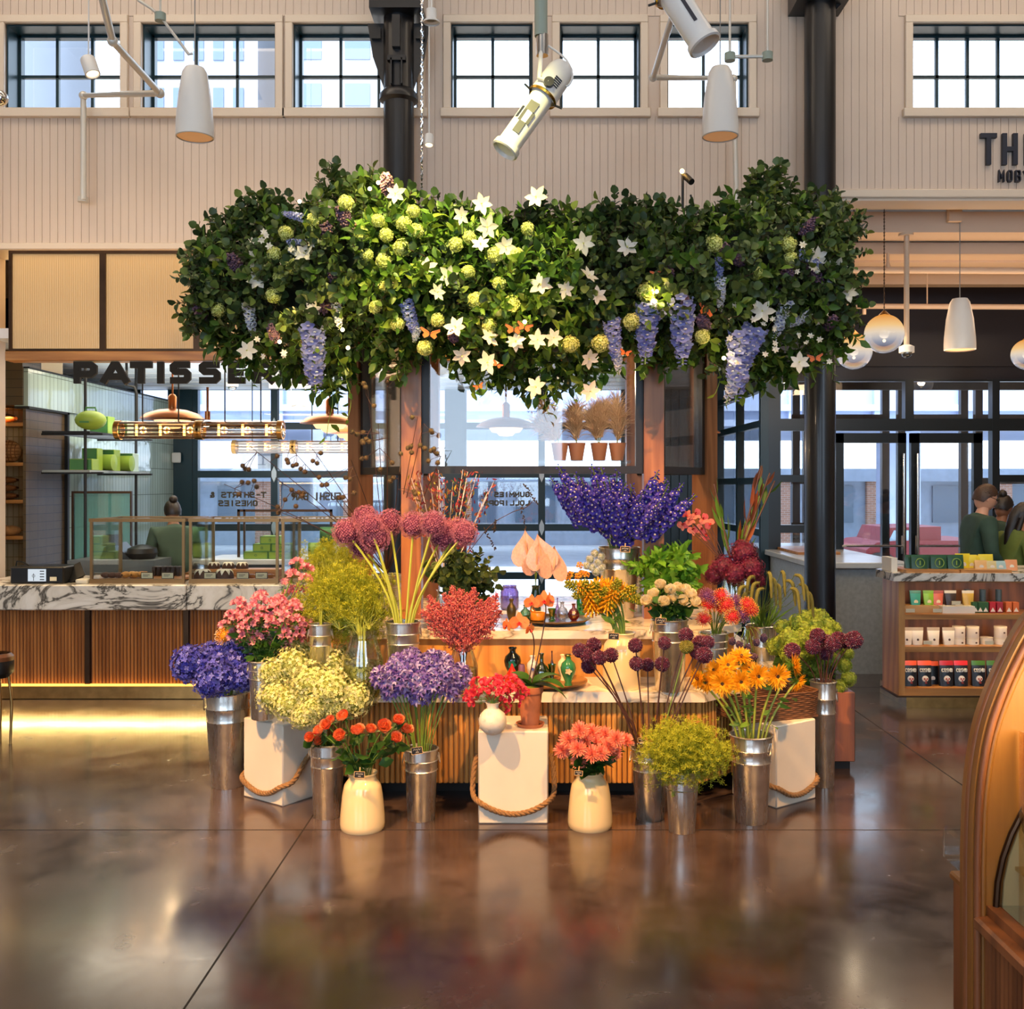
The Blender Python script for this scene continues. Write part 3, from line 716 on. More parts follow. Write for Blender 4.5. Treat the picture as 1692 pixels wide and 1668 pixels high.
for k, px in enumerate((243, 277, 347, 401, 432)):
    g = G(); x = PX(px, yc0 + .04); w_ = .042; t = thing('price_card', ['left of the two price cards in the first display case', 'price card beside the case divider, below chocolate slices', 'price card between the two iced bundt cakes', 'price card left of the small tarts', 'price card right of the small tarts'][k], 'card', (x, yc0 + .04, zb1))
    obj('holder', G().box(x - w_ - .004, yc0 + .04, zb1, x + w_ + .004, yc0 + .05, zb1 + .052), M_bronze, t)
    obj('card', G().box(x - w_, yc0 + .037, zb1 + .006, x + w_, yc0 + .04, zb1 + .046), M_card, t)
    obj('printed_lines', G().box(x - w_ * .7, yc0 + .0355, zb1 + .03, x + w_ * .5, yc0 + .037, zb1 + .034).box(x - w_ * .7, yc0 + .0355, zb1 + .02, x + w_ * .2, yc0 + .037, zb1 + .023), M_ink, t)
# card terminal and till
x0, x1 = PX(24, D1 + .1), PX(112, D1 + .1); ya = D1 + .02
t = thing('till_terminal', 'black till printer with small lit customer screen on the counter', 'terminal', ((x0 + x1) / 2, ya + .1, zm1))
obj('body', G().rbox(x0, ya + .01, zm1, x1, ya + .28, PZ(937, ya), .01), mat('black_plastic', '0d0e10', .35), t)
obj('screen', G().box(PX(46, ya), ya, PZ(961, ya), PX(75, ya), ya + .011, PZ(941, ya)), emis('screen_white', 'dfe9f2', .9), t)
g = G(); 
for k in range(4): g.box(PX(66, ya), ya - .002, PZ(945 + k * 4.6, ya), PX(73, ya), ya + .001, PZ(943.5 + k * 4.6, ya))
g.box(PX(55.2, ya), ya - .002, PZ(960, ya), PX(55.9, ya), ya + .001, PZ(948, ya)); g.lathe([(.012, -.001), (.012, .001), (.009, .001), (.009, -.001)], (PX(55.5, ya), ya - .001, PZ(952, ya)), 12, 0, (0, 1, 0))
obj('screen_graphic', g, M_ink, t)
g = G(); g.tube([P(26, 938, ya + .1), P(28, 928, ya + .1), P(38, 929, ya + .1), P(48, 935, ya + .1)], .006, 6); obj('cable', g, mat('black_plastic', ''), t)
obj('paper_slip', G().cbox(P(88, 957, ya), (.05, .004, .03), 0), M_card, t)
t = thing('tablet_stand', 'dark tilted tablet beside the till printer', 'tablet', (PX(122, ya), ya + .15, zm1)); obj('screen', G().cbox((PX(120, ya + .1), ya + .15, zm1 + .075), (.12, .16, .012), .3, 0, .7, -.5), mat('black_plastic', ''), t); obj('foot', G().cbox((PX(120, ya + .1), ya + .16, zm1 + .02), (.08, .08, .04)), mat('black_plastic', ''), t)
tag(obj('card_reader', G().rbox(PX(124, ya), ya, zm1, PX(144, ya), ya + .12, zm1 + .035, .008), mat('ivory_plastic', 'd8cfba', .4)), 'ivory card reader beside the first display case', 'card reader')
# back bench with boxes
yb = 9.6; zbk = PZ(925, yb)
t = thing('back_bench', 'white topped work bench behind the display cases', 'bench', (-2.4, yb + .35, 0)); obj('top', G().rbox(PX(330, yb), yb, zbk - .05, PX(600, yb), yb + .7, zbk, .005), mat('white_stone', 'e8eaea', .3), t); obj('carcass', G().box(PX(335, yb), yb + .04, 0, PX(596, yb), yb + .68, zbk - .05), mat('grey_laminate', '596064', .5), t)
M_gbox = mat('lime_card', '8aa83a', .5); M_gbox2 = mat('green_card', '3f7a3a', .5); M_mint = mat('mint_card', 'c3dccb', .5)
def gbox(x0, x1, y, z0, z1, lab, dep=.2, m=None):
    t = thing('cake_box', lab, 'box', ((x0 + x1) / 2, y + dep / 2, z0), 'lime pastry boxes'); obj('carton', G().rbox(x0, y, z0, x1, y + dep, z1, .003), m or M_gbox, t)
    e = G(); s = .006
    for (a, b, c, d) in ((x0, z0, x1, z0 + s), (x0, z1 - s, x1, z1), (x0, z0, x0 + s, z1), (x1 - s, z0, x1, z1)): e.box(a, y - .002, b, c, y, d)
    obj('edge_band', e, M_gbox2, t); cx_ = (x0 + x1) / 2; cz_ = (z0 + z1) / 2
    obj('emblem', G().lathe([(.012, -.001), (.012, .001), (.008, .001), (.008, -.001)], (cx_, y - .002, cz_), 10, 0, (0, 1, 0)), M_gbox2, t); return t
bw = .235; bx = PX(400, yb); hb = .072
labs = ['lime pastry box, leftmost of the bottom row', 'lime pastry box in the middle of the bottom row', 'lime pastry box, rightmost of the bottom row', 'lime pastry box, left of the two in the second row', 'lime pastry box, right of the two in the second row', 'lime pastry box on top of the stacked pyramid']
for i in range(2): gbox(bx + i * bw, bx + (i + 1) * bw - .006, yb + .05, zbk, zbk + hb, labs[i * 2])
for i in range(2): gbox(bx + .085 + i * bw * .75, bx + .085 + (i + 1) * bw * .75 - .006, yb + .06, zbk + hb, zbk + 2 * hb, labs[3 + i])
gbox(bx + .15, bx + .15 + bw * .8, yb + .07, zbk + 2 * hb, zbk + 3 * hb, labs[5])
def drum(c, r, L, lab, m1):
    t = thing('cake_drum', lab, 'box', (c[0], c[1], c[2] - r), 'green round cake drums'); obj('side', G().lathe([(r, -L / 2), (r, L / 2)], c, 24, 0, (1, .15, 0)), m1, t)
    obj('end_cap', G().lathe([(.001, -L / 2 - .002), (r * .98, -L / 2 - .002), (r, -L / 2), (r, -L / 2 + .02)], c, 24, 0, (1, .15, 0)), M_gbox2, t)
drum((PX(522, yb), yb + .2, zbk + .075), .075, .22, 'lime round cake drum lying on the bench beside the box pyramid', M_gbox)
drum((PX(540, yb), yb + .2, zbk + .225), .075, .2, 'green round cake drum lying on top of another', M_gbox2)
# framed glass cover behind
g = G(); yy = yb + .3
t = thing('glass_cover', 'thin dark framed glass cover on the back bench', 'display case', (PX(450, yy), yy, zbk))
for a, b in ((392, 396), (402, 405), (545, 549)): g.box(PX(a, yy), yy, zbk, PX(b, yy), yy + .02, PZ(842, yy))
g.box(PX(392, yy), yy, PZ(846, yy), PX(549, yy), yy + .02, PZ(842, yy)); obj('frame', g, M_bronze, t); obj('pane', G().box(PX(394, yy), yy + .008, zbk, PX(547, yy), yy + .012, PZ(844, yy)), M_gl2, t)
# hanging shelf unit with green goods
ys = 9.0; X0 = PX(141, ys)
t = thing('display_shelf', 'black hanging rail shelf with green boxes on the tiled wall', 'shelf', (X0 - .1, ys + .6, PZ(930, ys)))
for yy, px, top in ((ys, 141, 620), (10.15, 232, 640)):
    obj('post', G().cyl((X0, yy, PZ(935, ys)), (X0, yy, zc), .014, seg=8), M_dark, t)
zs1, zs2 = PZ(713, ys), PZ(777, ys)
for z in (zs1, zs2):
    obj('shelf_board', G().box(X0 - .36, ys - .05, z - .02, X0 + .06, ys + 1.35, z), M_dark if z > 2 else mat('shelf_grey', '8d9692', .4), t)
    [obj('bracket', G().box(X0 - .38, yk, z - .035, X0 + .16, yk + .03, z - .018), M_dark, t) for yk in (ys - .02, ys + 1.13)]
def sbox(i, y, dy, w_, h, z, lab, m=None):
    t = thing('gift_box', lab, 'box', (X0 - .05, y + dy / 2, z), 'green gift boxes on the wall shelf'); obj('carton', G().rbox(X0 - .05 - w_ / 2, y, z, X0 - .05 + w_ / 2, y + dy, z + h, .003), m or M_gbox, t); obj('end_panel', G().box(X0 - .05 - w_ / 2 + .006, y - .002, z + .006, X0 - .05 + w_ / 2 - .006, y, z + h - .006), M_gbox2, t)
t = thing('hat_box', 'big lime oval carry box with handle on the upper shelf', 'box', (X0, ys + .1, zs1))
obj('body', G().ball((X0 + .1, ys - .12, zs1 + .09), .13, 20, 10, 0, (1.0, 1.0, .65)), M_gbox, t); obj('handle', G().tube([(X0 + .05, ys - .12, zs1 + .16), (X0 + .06, ys - .12, zs1 + .2), (X0 + .14, ys - .12, zs1 + .2), (X0 + .15, ys - .12, zs1 + .16)], .008, 6), M_gbox2, t)
obj('printed_mark', G().box(X0 + .06, ys - .255, zs1 + .06, X0 + .14, ys - .245, zs1 + .075), M_gbox2, t)
sbox(0, ys + .4, .15, .17, .16, zs1, 'tall green gift box behind the oval carry box'); sbox(1, ys + .85, .15, .17, .15, zs1, 'green gift box at the far end of the upper shelf', M_mint)
sbox(2, ys + .02, .14, .2, .1, zs2, 'low lime gift box at the near end of the lower shelf'); sbox(3, ys + .2, .12, .14, .2, zs2, 'tall lime gift box second from the near end of the lower shelf')
sbox(4, ys + .55, .14, .16, .2, zs2, 'tall lime gift box in the middle of the lower shelf'); sbox(5, ys + 1.0, .14, .16, .18, zs2, 'lime gift box at the far end of the lower shelf', M_mint)
for k in range(2):
    y = ys + .4 + k * .42; tag(obj('foil_drum', G().lathe([(.001, -.1), (.07, -.1), (.075, -.09), (.075, .09), (.001, .1)], (X0, y, zs2 + .076), 20, 0, (1, 0, 0)), [M_gbox]), 'lime foil drum lying between gift boxes on the lower shelf', 'box', 'foil drums on the lower shelf')
# bread in the niche
zn = [PZ(p, 9.0) for p in (700, 765, 826, 885)]
t = thing('bread_shelf', 'warm lit wooden bread shelf in the tiled niche', 'shelf', (-4.9, 9.0, PZ(960, 9)))
for z in zn: obj('shelf_board', G().box(-5.3, 8.87, z - .03, -4.43, 9.14, z), M_oakx, t)
M_crust = mat('bread_crust', '8a5526', .7, 0, .35, 30, .6); M_flour = mat('floured_crust', 'c08a52', .8, 0, .3, 25, .5)
xn = PX(16, 8.95) - .12
for k in range(3): loaf((xn, 8.98, zn[2] + k * .07 - .001), .34, .2, .07, M_crust, 'bread_loaf', ['dark loaf at the bottom of the niche stack', 'dark loaf in the middle of the niche stack', 'dark loaf on top of the niche stack'][k], 'bread', .05, k)
loaf((xn, 8.98, zn[0]), .32, .2, .09, M_crust, 'bread_loaf', 'dark loaf on the topmost niche shelf', 'bread', 0, 4)
t = tag(obj('bread_round', G().ball((xn + .08, 9.0, zn[1] + .1), .12, 18, 10, 0, (1, .6, .85)), M_flour), 'round loaf with a scored grid on the second niche shelf', 'bread')
g = G()
for k in range(-3, 4):
    for q in (0, 1):
        pts = []
        for a in range(9):
            th = -1.3 + 2.6 * a / 8; u = k * .028; v = .115 * math.sin(th); dd = 1 - (u / .12) ** 2 - (v / .12) ** 2
            if dd > 0: x, z = (u, v * .85) if q else (v, u); pts.append((xn + .08 + x, 9.0 - .075 * math.sqrt(max(dd, .0)) , zn[1] + .1 + z))
        if len(pts) > 2: g.tube(pts, .004, 5)
o = obj('scored_grid', g, M_crust, t)
for k in range(3): loaf((xn - .12 + k * .12, 8.97, zn[3]), .16, .12, .09 + .03 * (k % 2), M_crust if k % 2 else M_flour, 'bread_roll', 'rounded roll on the lowest niche shelf', 'bread', .6, 20 + k, 'rolls on the lowest niche shelf')
# sliding glass screen behind the counter, freestanding
g = G(); yy = 9.25; A, B = PX(118, yy), PX(217, yy)
t = thing('glass_screen', 'pale green framed glass screen behind the counter', 'screen', ((A + B) / 2, yy, 0)); zt = PZ(812, yy)
obj('frame', G().box(A, yy, 0, A + .02, yy + .03, zt).box(B - .012, yy, 0, B, yy + .03, zt).box(A + .02, yy, zt - .02, B - .012, yy + .03, zt), M_bronze, t)
obj('pane', G().box(A + .02, yy + .01, .1, B - .012, yy + .02, zt - .02), glass('green_pane', 'c4e6da', .12, .05, .25), t)
# till behind the case, mixer shape
yy = 8.7
t = thing('till_screen', 'black angled till screen with cables behind the display case', 'till', (PX(190, yy), yy, .93)); zz = PZ(925, yy)
obj('desk', G().box(PX(120, yy), yy - .1, 0, PX(262, yy), yy + .5, zz), mat('grey_laminate', ''), t)
obj('body', G().prism([(PX(165, yy), zz), (PX(172, yy), PZ(905, yy)), (PX(190, yy), PZ(898, yy)), (PX(215, yy), zz)], yy, yy + .25, 0, 'y'), mat('black_plastic', ''), t)
obj('screen', G().cbox(P(185, 893, yy), (.14, .02, .1), .3, 0, -.5), mat('black_plastic', ''), t); obj('cable', G().tube([P(178, 915, yy), P(188, 895, yy), P(198, 905, yy), P(190, 920, yy)], .006, 6), M_dark, t)
tag(obj('steel_bowl', G().lathe([(.001, 0), (.1, 0), (.13, .05), (.12, .09), (.05, .12), (.001, .125)], (PX(228, yy), yy + .1, zz), 20), mat('black_plastic', '')), 'dark domed machine behind the display case', 'machine')
# ================================================================ hanging lamps of the bay
def pendant(px, py, Y, r, lab, gl=False, m=None):
    c = P(px, py, Y); t = thing('disc_pendant', lab, 'lamp', (c.x, c.y, c.z - .06), 'brown disc pendant lamps')
    k = r / .26; mm = m or M_copper
    obj('lamp_shade', G().lathe([(r, -.0), (r * .96, .012), (r * .8, .045 * k), (r * .45, .075 * k), (r * .12, .085 * k), (r * .12, .07 * k), (r * .5, .06 * k), (r * .93, .0)], c, 40), mm, t)
    obj('inner_shade', G().lathe([(r * .56, -.01), (r * .46, -.045 * k), (r * .44, -.045 * k), (r * .54, -.01)], c, 32), emis('lamp_glow', 'ffd9a0', 1.5), t)
    obj('lower_shade', G().lathe([(r * .34, -.04 * k), (r * .22, -.075 * k), (r * .01, -.08 * k)], c, 32), emis('lamp_glow', ''), t)
    obj('neck', G().lathe([(.034, .06), (.036, .19), (.022, .21), (.012, .215)], c, 16), mm, t); obj('rod', G().cyl((c.x, c.y, c.z + .2), (c.x, c.y, zc), .008, seg=8), mm, t)
    point((c.x, c.y, c.z - .14), 5)
pendant(285, 693, 8.7, .27, 'brown disc pendant directly above the ribbed tube lamps'); pendant(545, 700, 8.6, .25, 'brown disc pendant left of the kiosk posts'); pendant(582, 716, 9.3, .25, 'brown disc pendant half hidden by the kiosk post')
pendant(836, 706, 8.8, .26, 'brown disc pendant seen through the middle of the kiosk window'); pendant(1168, 716, 9.0, .12, 'small brass pendant peeping out right of the outer kiosk post')
def tube_lamp(x0, x1, py, Y, r, lab, n=3, rods=True):
    A, B = PX(x0, Y), PX(x1, Y); z = PZ(py, Y); t = thing('tube_lamp', lab, 'lamp', ((A + B) / 2, Y, z - r), 'ribbed glass tube lamps')
    obj('glass_tube', G().cyl((A, Y, z), (B, Y, z), r, seg=28, caps=False), glass('tube_glass', 'fff2e0', .12, .05), t)
    g = G()
    for k in range(12):
        a = 2 * PI * k / 12; g.cyl((A, Y + r * .93 * math.cos(a), z + r * .93 * math.sin(a)), (B, Y + r * .93 * math.cos(a), z + r * .93 * math.sin(a)), .0035, seg=5)
    obj('rib_rods', g, M_bronze, t)
    for x in (A, B):
        obj('end_ring', G().lathe([(r * .9, -.02), (r * 1.1, -.02), (r * 1.1, .02), (r * .9, .02), (r * .9, -.02)], (x, Y, z), 28, 0, (1, 0, 0)), M_brass, t)
    obj('end_lens', G().ball((B + .01, Y, z), r * .9, 20, 10, 0, (.35, 1, 1)), glass('lens_glass', 'e8eef2', .25), t)
    g = G(); hg = G(); L = B - A
    for k in range(n):
        x = A + L * (k + .75) / (n + .35); g.cyl((x, Y, z - r * .62), (x, Y, z + r * .62), .010, seg=8); hg.cyl((x, Y, z - r * .8), (x, Y, z + r * .8), .003, seg=5)
        point((x, Y - .0, z), 1.6, (1, .6, .28), .03)
    obj('filament_bulb', g, emis('filament', 'ffa94e', 14), t); obj('bulb_holder', hg, M_bronze, t)
    if rods:
        for x in (A + L * .3, A + L * .75): obj('rod', G().cyl((x, Y, z + r), (x, Y, zc), .006, seg=6), M_dark, t)
    return t
tube_lamp(196, 328, 711, 8.3, .072, 'near ribbed glass tube lamp, left section with glowing filaments'); tube_lamp(332, 464, 711, 8.3, .072, 'near ribbed glass tube lamp, right section with a clear end lens')
tube_lamp(388, 484, 739, 10.5, .066, 'farther ribbed glass tube lamp, left section, against the window'); tube_lamp(487, 582, 739, 10.5, .066, 'farther ribbed glass tube lamp, right section, against the window')
t = thing('copper_pipe', 'copper elbow pipe dropping from the ceiling to the tube lamp', 'pipe', tuple(P(340, 690, 8.3))); obj('pipe', G().cyl(P(343, 690, 8.3), P(343, 640, 8.3), .01, seg=8), M_copper, t); obj('collar', G().cyl(P(343, 694, 8.3), P(343, 680, 8.3), .022, seg=10), M_copper, t)
t = thing('curved_conduit', 'dark curved conduit beside the tiled wall', 'pipe', tuple(P(215, 760, 9.6))); obj('pipe', G().tube([P(226, 700, 9.6), P(226, 650, 9.6), P(222, 640, 9.6), P(210, 637, 9.6), P(209, 600, 9.6)], .012, 8), M_dark, t)
# track lights, camera
def track(px, py, Y, lab, dx=-.03):
    c = P(px, py, Y); t = thing('track_spot', lab, 'lamp', (c.x, c.y, c.z), 'white track spots'); d = Vector((dx, -.02, -.1)).normalized()
    obj('can', G().lathe([(.001, 0), (.03, 0), (.032, .01), (.034, .12), (.026, .12), (.024, .1)], c, 18, 0, d), M_white, t); obj('arm', G().cyl(c + Vector((.0, 0, -.01)), c + Vector((0, 0, .09)), .006, seg=6), M_white, t)
yy = 10.0
tag(obj('light_track', G().box(PX(445, yy), yy - .02, PZ(642, yy), PX(540, yy), yy + .02, zc), M_white), 'white ceiling track carrying small spots in the pastry bay', 'track')
track(481, 652, yy, 'white track spot, left of the pair in the pastry bay', .03); track(505, 652, yy, 'white track spot, right of the pair in the pastry bay', -.01)
c = P(384, 638, 10); t = thing('dome_camera', 'white dome camera under the pastry bay ceiling', 'camera', tuple(c)); obj('housing', G().lathe([(.02, zc - c.z), (.02, .04), (.06, .03), (.06, 0), (.05, -.01)], c, 20), M_white, t); obj('dome', G().ball(c + Vector((0, 0, -.005)), .045, 16, 8), glass('dome_glass', '9aa4aa', .3), t)
tag(obj('wall_socket', G().rbox(PX(283, 12.4), 12.4, PZ(765, 12.4), PX(298, 12.4), 12.43, PZ(748, 12.4), .01), M_white), 'white socket plate on the dark window pier', 'socket')
# window lettering seen from behind
M_gold = mat('window_letter', '55482c', .5)
def winletters(lines, cxp, cyp, Y, lab, lh=10, wch=9.4, mirror=True):
    t = thing('window_lettering', lab, 'lettering', tuple(P(cxp, cyp + 16, Y)))
    for li, s in enumerate(lines):
        g = G(); n = len(s); w0 = n * wch; 
        for k, ch in enumerate(s):
            px = cxp + w0 / 2 - k * wch if mirror else cxp - w0 / 2 + k * wch
            wdt = (wch * .72) * Y / F_; strokes(g, ch, PX(px, Y), PZ(cyp + 5 + li * 14, Y), wdt, lh * Y / F_, .018, Y - .004, .004, 0, -1 if mirror else 1)
        if g.V: obj('text_line', g, M_gold, t)
yl = YF - .0 + .03
winletters(['T-SHIRTS &', 'ONESIES'], 392, 818, yl, 'dark mirrored lettering about shirts and onesies on the window left of the divider'); winletters(['SUSHI BAR'], 522, 822, yl, 'dark mirrored lettering naming sushi on the window behind the branches', 13, 9)
winletters(['GUMMIES &', 'LOLLIPOPS'], 836, 817, yl, 'dark mirrored lettering about gummies and lollipops on the kiosk side window', 9, 8.5)
winletters(['SHIRTS', 'NESIES'], 250, 818, yl, 'dark readable lettering fragment about shirts beside the tiled wall', 9, 8.5, False)
# ================================================================ the flower kiosk: two marble tiers on fluted wood
M_flute = wood('golden_fluted_oak', 'd8a055', 'b97a33', 2, 1.0)
YL, YU = 5.2, 5.55; ZLt, ZUt = .553, .81
def octo(xc, y0, side, yb):
    return [(-xc, y0), (xc, y0), (xc + side, y0 + side), (xc + side, yb), (-xc - side, yb), (-xc - side, y0 + side)]
lowp = octo(.865, YL, .55, 7.3); upp = octo(.9, YU, .3, 7.3)
t = thing('flower_counter', 'two tier flower counter with marble tops and fluted golden wood sides', 'counter', (0, 6.2, 0))
obj('plinth', G().prism(octo(.78, YL + .14, .52, 7.2), 0, .085), M_dark, t)
obj('lower_carcass', G().prism(octo(.865, YL + .028, .55, 7.29), .08, .5), wood('flute_backing', '8a5a26', '6c4218', 2, 1.0), t)
def flutes(poly, idx, z0, z1, pitch, r, par, name):
    for i in idx:
        a, b = Vector(poly[i]), Vector(poly[(i + 1) % len(poly)]); L = (b - a).length; n = int(L / pitch); g = G(); d = (b - a) / L; nn = Vector((d.y, -d.x))
        for k in range(n):
            p = a + d * (L * (k + .5) / n) - nn * .026; g.tube([(p.x, p.y, z0), (p.x, p.y, z1)], r, 7)
        obj(name, g, M_flute, par)
flutes(lowp, (0, 1, 5, 2, 4), .078, .5, .027, .0118, t, 'fluted_panel')
g = G(); g.prism([(x * 1.0, y - .0) for x, y in octo(.875, YL - .03, .56, 7.3)], .5, ZLt); obj('lower_marble', g, M_marble2, t)
obj('upper_carcass', G().prism(octo(.87, YU + .03, .29, 7.28), ZLt, .765), M_flute, t)
obj('upper_marble', G().prism(upp, .765, ZUt), M_marble2, t)
# posts, header beams and hanging window frames
pst = [(-.72, 6.1), (.72, 6.1), (1.15, 6.75), (1.15, 7.15), (.72, 7.2), (-.72, 7.2), (-1.15, 7.15), (-1.15, 6.75)]
pst = [(-.72, 6.1, 0), (.72, 6.1, 0), (1.135, 6.72, .78), (.72, 7.22, 0), (-.72, 7.22, 0), (-1.135, 6.72, -.78)]
t = thing('kiosk_frame', 'oak post frame of the flower kiosk with black window frames', 'kiosk', (0, 6.6, ZUt))
for x, y, rz in pst: obj('post', G().cbox((x, y, (ZUt + 2.72) / 2), (.118, .118, 2.72 - ZUt), rz), M_post, t)
zf0, zf1 = PZ(783, 6.08), 2.62
for i in range(6):
    a, b = Vector(pst[i][:2]), Vector(pst[(i + 1) % 6][:2]); d = (b - a).normalized(); L = (b - a).length; ang = math.atan2(d.y, d.x); m = (a + b) / 2
    obj('header_beam', G().cbox((m.x, m.y, 2.72), (L + .1, .1, .14), ang), M_post, t)
    if i == 3: continue
    e = .06; w_ = L - 2 * e; g = G(); s = .045
    for u in (-w_ / 2 + s / 2, w_ / 2 - s / 2): g.cbox((m.x + d.x * u, m.y + d.y * u, (zf0 + zf1) / 2), (s, .06, zf1 - zf0), ang)
    for z in (zf0 + s / 2, zf1 - s / 2): g.cbox((m.x, m.y, z), (w_ - 2 * s, .06, s), ang)
    fr = obj('hanging_frame', g, mat('iron_black', '15100f', .45), t)
    obj('frame_glass', G().cbox((m.x, m.y, (zf0 + zf1) / 2), (w_ - 2 * s, .006, zf1 - zf0 - 2 * s), ang), M_gl, fr)
obj('roof_deck', G().prism([(x * 1.02, y) for x, y, r in pst], 2.79, 2.82), M_post, t)
# ---------------------------------------------------------------- containers
def m_galv():
    n = NT('galvanised_bucket'); v = n.coord((30, 30, 1.5)); f = n.noise(v, 1.2, 3); f2 = n.noise(n.coord(), 14, 2)
    n.bsdf(n.ramp(f2, [(.3, 'c4c0b8'), (.7, 'e2dfd8')]), n.ramp(f, [(.3, (.2,) * 3), (.7, (.36,) * 3)]), .92); return n.m
M_galv = m_galv()
M_cream = mat('cream_glaze', 'ead3a0', .16, 0, .03, 3, coat=.5); M_leafd = petal('leaf_dark', ['1f3b16', '2f5420', '3f6a26', '28481c'], .42, .2); M_leafm = petal('leaf_mid', ['45702a', '5b8a34', '7aa23e', '3d6124'], .45, .3)
M_stem = mat('stem_green', '6d8a34', .5); M_stemd = mat('stem_dark', '4a2b22', .55); M_stemy = mat('stem_lime', '9aa63c', .5)
M_soil = mat('moss', '5b6a22', .9, 0, .4, 60, 1.0)
NB = {}
def bucket(px, bpy_, tpy, wt, wb, lab, z=0., ear=True, cat='bucket', rz=0.):
    """tall tin flower bucket; pixel width at top and bottom"""
    Y = DY(bpy_ - wb * .12, z); x = PX(px, Y); h = PZ(tpy, Y) - z; rt, rb = wt / 2 * Y / F_, wb / 2 * Y / F_
    t = thing('flower_bucket', lab, cat, (x, Y, z), 'tin flower buckets'); rr = lambda q: rb + (rt - rb) * q
    prof = [(.001, .008), (rb * .96, .008), (rb, 0), (rb + .002, .004)]
    for q in (.7, .84): prof += [(rr(q - .012), h * (q - .012)), (rr(q) + .0035, h * q), (rr(q + .012), h * (q + .012))]
    prof += [(rt, h - .004)]
    obj('body', G().lathe(prof + [(rt - .004, h - .004), (rr(.6) - .004, h * .6), (rb - .004, .015), (.001, .012)], (x, Y, z), 36), M_galv, t)
    obj('rim', G().lathe([(rt - .003, h - .006), (rt + .004, h - .004), (rt + .005, h), (rt, h + .004), (rt - .004, h)], (x, Y, z), 36), M_galv, t)
    if ear:
        for s in (-1, 1):
            a = rz + (0 if s > 0 else PI); ca, sa = math.cos(a), math.sin(a); pts = []
            for k in range(9):
                th = PI * k / 8; q = .93 - .13 * math.sin(th); rad = rr(q) + .004 + .008 * math.sin(th); tt = (k - 4) / 4 * .26
                pts.append((x + rad * math.cos(a + tt), Y + rad * math.sin(a + tt), z + h * q))
            obj('ear_handle', G().tube(pts, .0025, 6), M_galv, t)
    NB[lab] = (Vector((x, Y, z)), rt, h); return Vector((x, Y, z)), rt, h
def milkcan(px, bpy_, tpy, wb, lab, z=0.):
    Y = DY(bpy_ - wb * .12, z); x = PX(px, Y); h = PZ(tpy, Y) - z; r = wb / 2 * Y / F_
    t = thing('milk_can_vase', lab, 'vase', (x, Y, z), 'cream glazed vases')
    pr = [(.001, .004), (r * .93, 0), (r * .99, .012), (r, .03), (r * .985, h * .25), (r * .9, h * .6), (r * .84, h * .73), (r * .8, h * .79), (r * .68, h * .855), (r * .62, h * .89), (r * .6, h * .95), (r * .68, h * .985), (r * .67, h), (r * .6, h * .985), (r * .54, h * .9), (r * .5, h * .5), (.001, h * .1)]
    obj('body', G().lathe(pr, (x, Y, z), 44), M_cream, t, smooth=60)
    return Vector((x, Y, z)), r * .58, h
def rope(pts, r, name, par):
    """three strands laid round each other along a hanging line"""
    g = G(); pts = [Vector(p) for p in pts]; n = len(pts); u = None
    fr = []
    for i, p in enumerate(pts):
        d = (pts[min(i + 1, n - 1)] - pts[max(i - 1, 0)]).normalized(); u = d.orthogonal().normalized() if u is None else (u - d * u.dot(d)).normalized(); fr.append((p, u, d.cross(u)))
    for s in range(3): g.tube([p + (a * math.cos(i * .55 + s * 2.094) + b * math.sin(i * .55 + s * 2.094)) * r * .52 for i, (p, a, b) in enumerate(fr)], r * .62, 7)
    return obj(name, g, mat('jute_rope', '8d6a44', .85, 0, .25, 90, .8), par, smooth=180)
M_block = mat('white_washed_wood', 'e6dcc8', .45, 0, .05, 5)
def catm(pts, n):
    out = []; P_ = [Vector(p) for p in pts]; P_ = [P_[0]] + P_ + [P_[-1]]
    for i in range(1, len(P_) - 2):
        for k in range(n):
            t_ = k / n; a, b, c, d = P_[i-1], P_[i], P_[i+1], P_[i+2]
            out.append(.5 * ((2 * b) + (c - a) * t_ + (2 * a - 5 * b + 4 * c - d) * t_ ** 2 + (3 * b - a - 3 * c + d) * t_ ** 3))
    out.append(P_[-2]); return out
def block(px, bpy_, wpx, tpy, rz, lab, side=-1, sag=.27):
    """white box pedestal with a rope handle slung round it; px, bpy_ give the nearest floor corner (or front middle)"""
    Y = DY(bpy_); x = PX(px, Y); w_ = wpx * Y / F_; h = .44
    c = Vector((x, Y, 0)) + Matrix.Rotation(rz, 3, 'Z') @ Vector((side * w_ / 2, w_ / 2, 0))
    t = thing('box_pedestal', lab, 'pedestal', tuple(c), 'white box pedestals')
    h = CH - (tpy - CY) * (Y) / F_
    g = G(); g.rbox(-w_ / 2, -w_ / 2, 0, w_ / 2, w_ / 2, h, .006); g.xf(Matrix.Translation(c) @ Matrix.Rotation(rz, 4, 'Z')); obj('box', g, M_block, t)
    def L(a, b, z): return c + Matrix.Rotation(rz, 3, 'Z') @ Vector((a, b, z))
    o = w_ / 2; r = .0125; e = r * 1.2
    pts = [L(-o - e, .05, h * .62), L(-o - e - .012, -.03, h * .5), L(-o - e - .012, -o * .7, h * .30), L(-o * .95, -o - e, h * .24), L(-o * .5, -o - e, h * .15), L(0, -o - e, h * .115), L(o * .5, -o - e, h * .15), L(o * .95, -o - e, h * .24), L(o + e + .012, -o * .7, h * .30), L(o + e + .012, -.03, h * .5), L(o + e, .05, h * .62)]
    rope(catm(pts, 14), r, 'rope_handle', t)
    return c, w_, h
bc = block(848, 1362, 116, 1205 + 4, 0, 'white box pedestal in front centre holding the potted orchid', side=0)
bl = block(467, 1334, 100, 1199, -.62, 'white box pedestal at the left corner under the pale green blooms', side=-1)
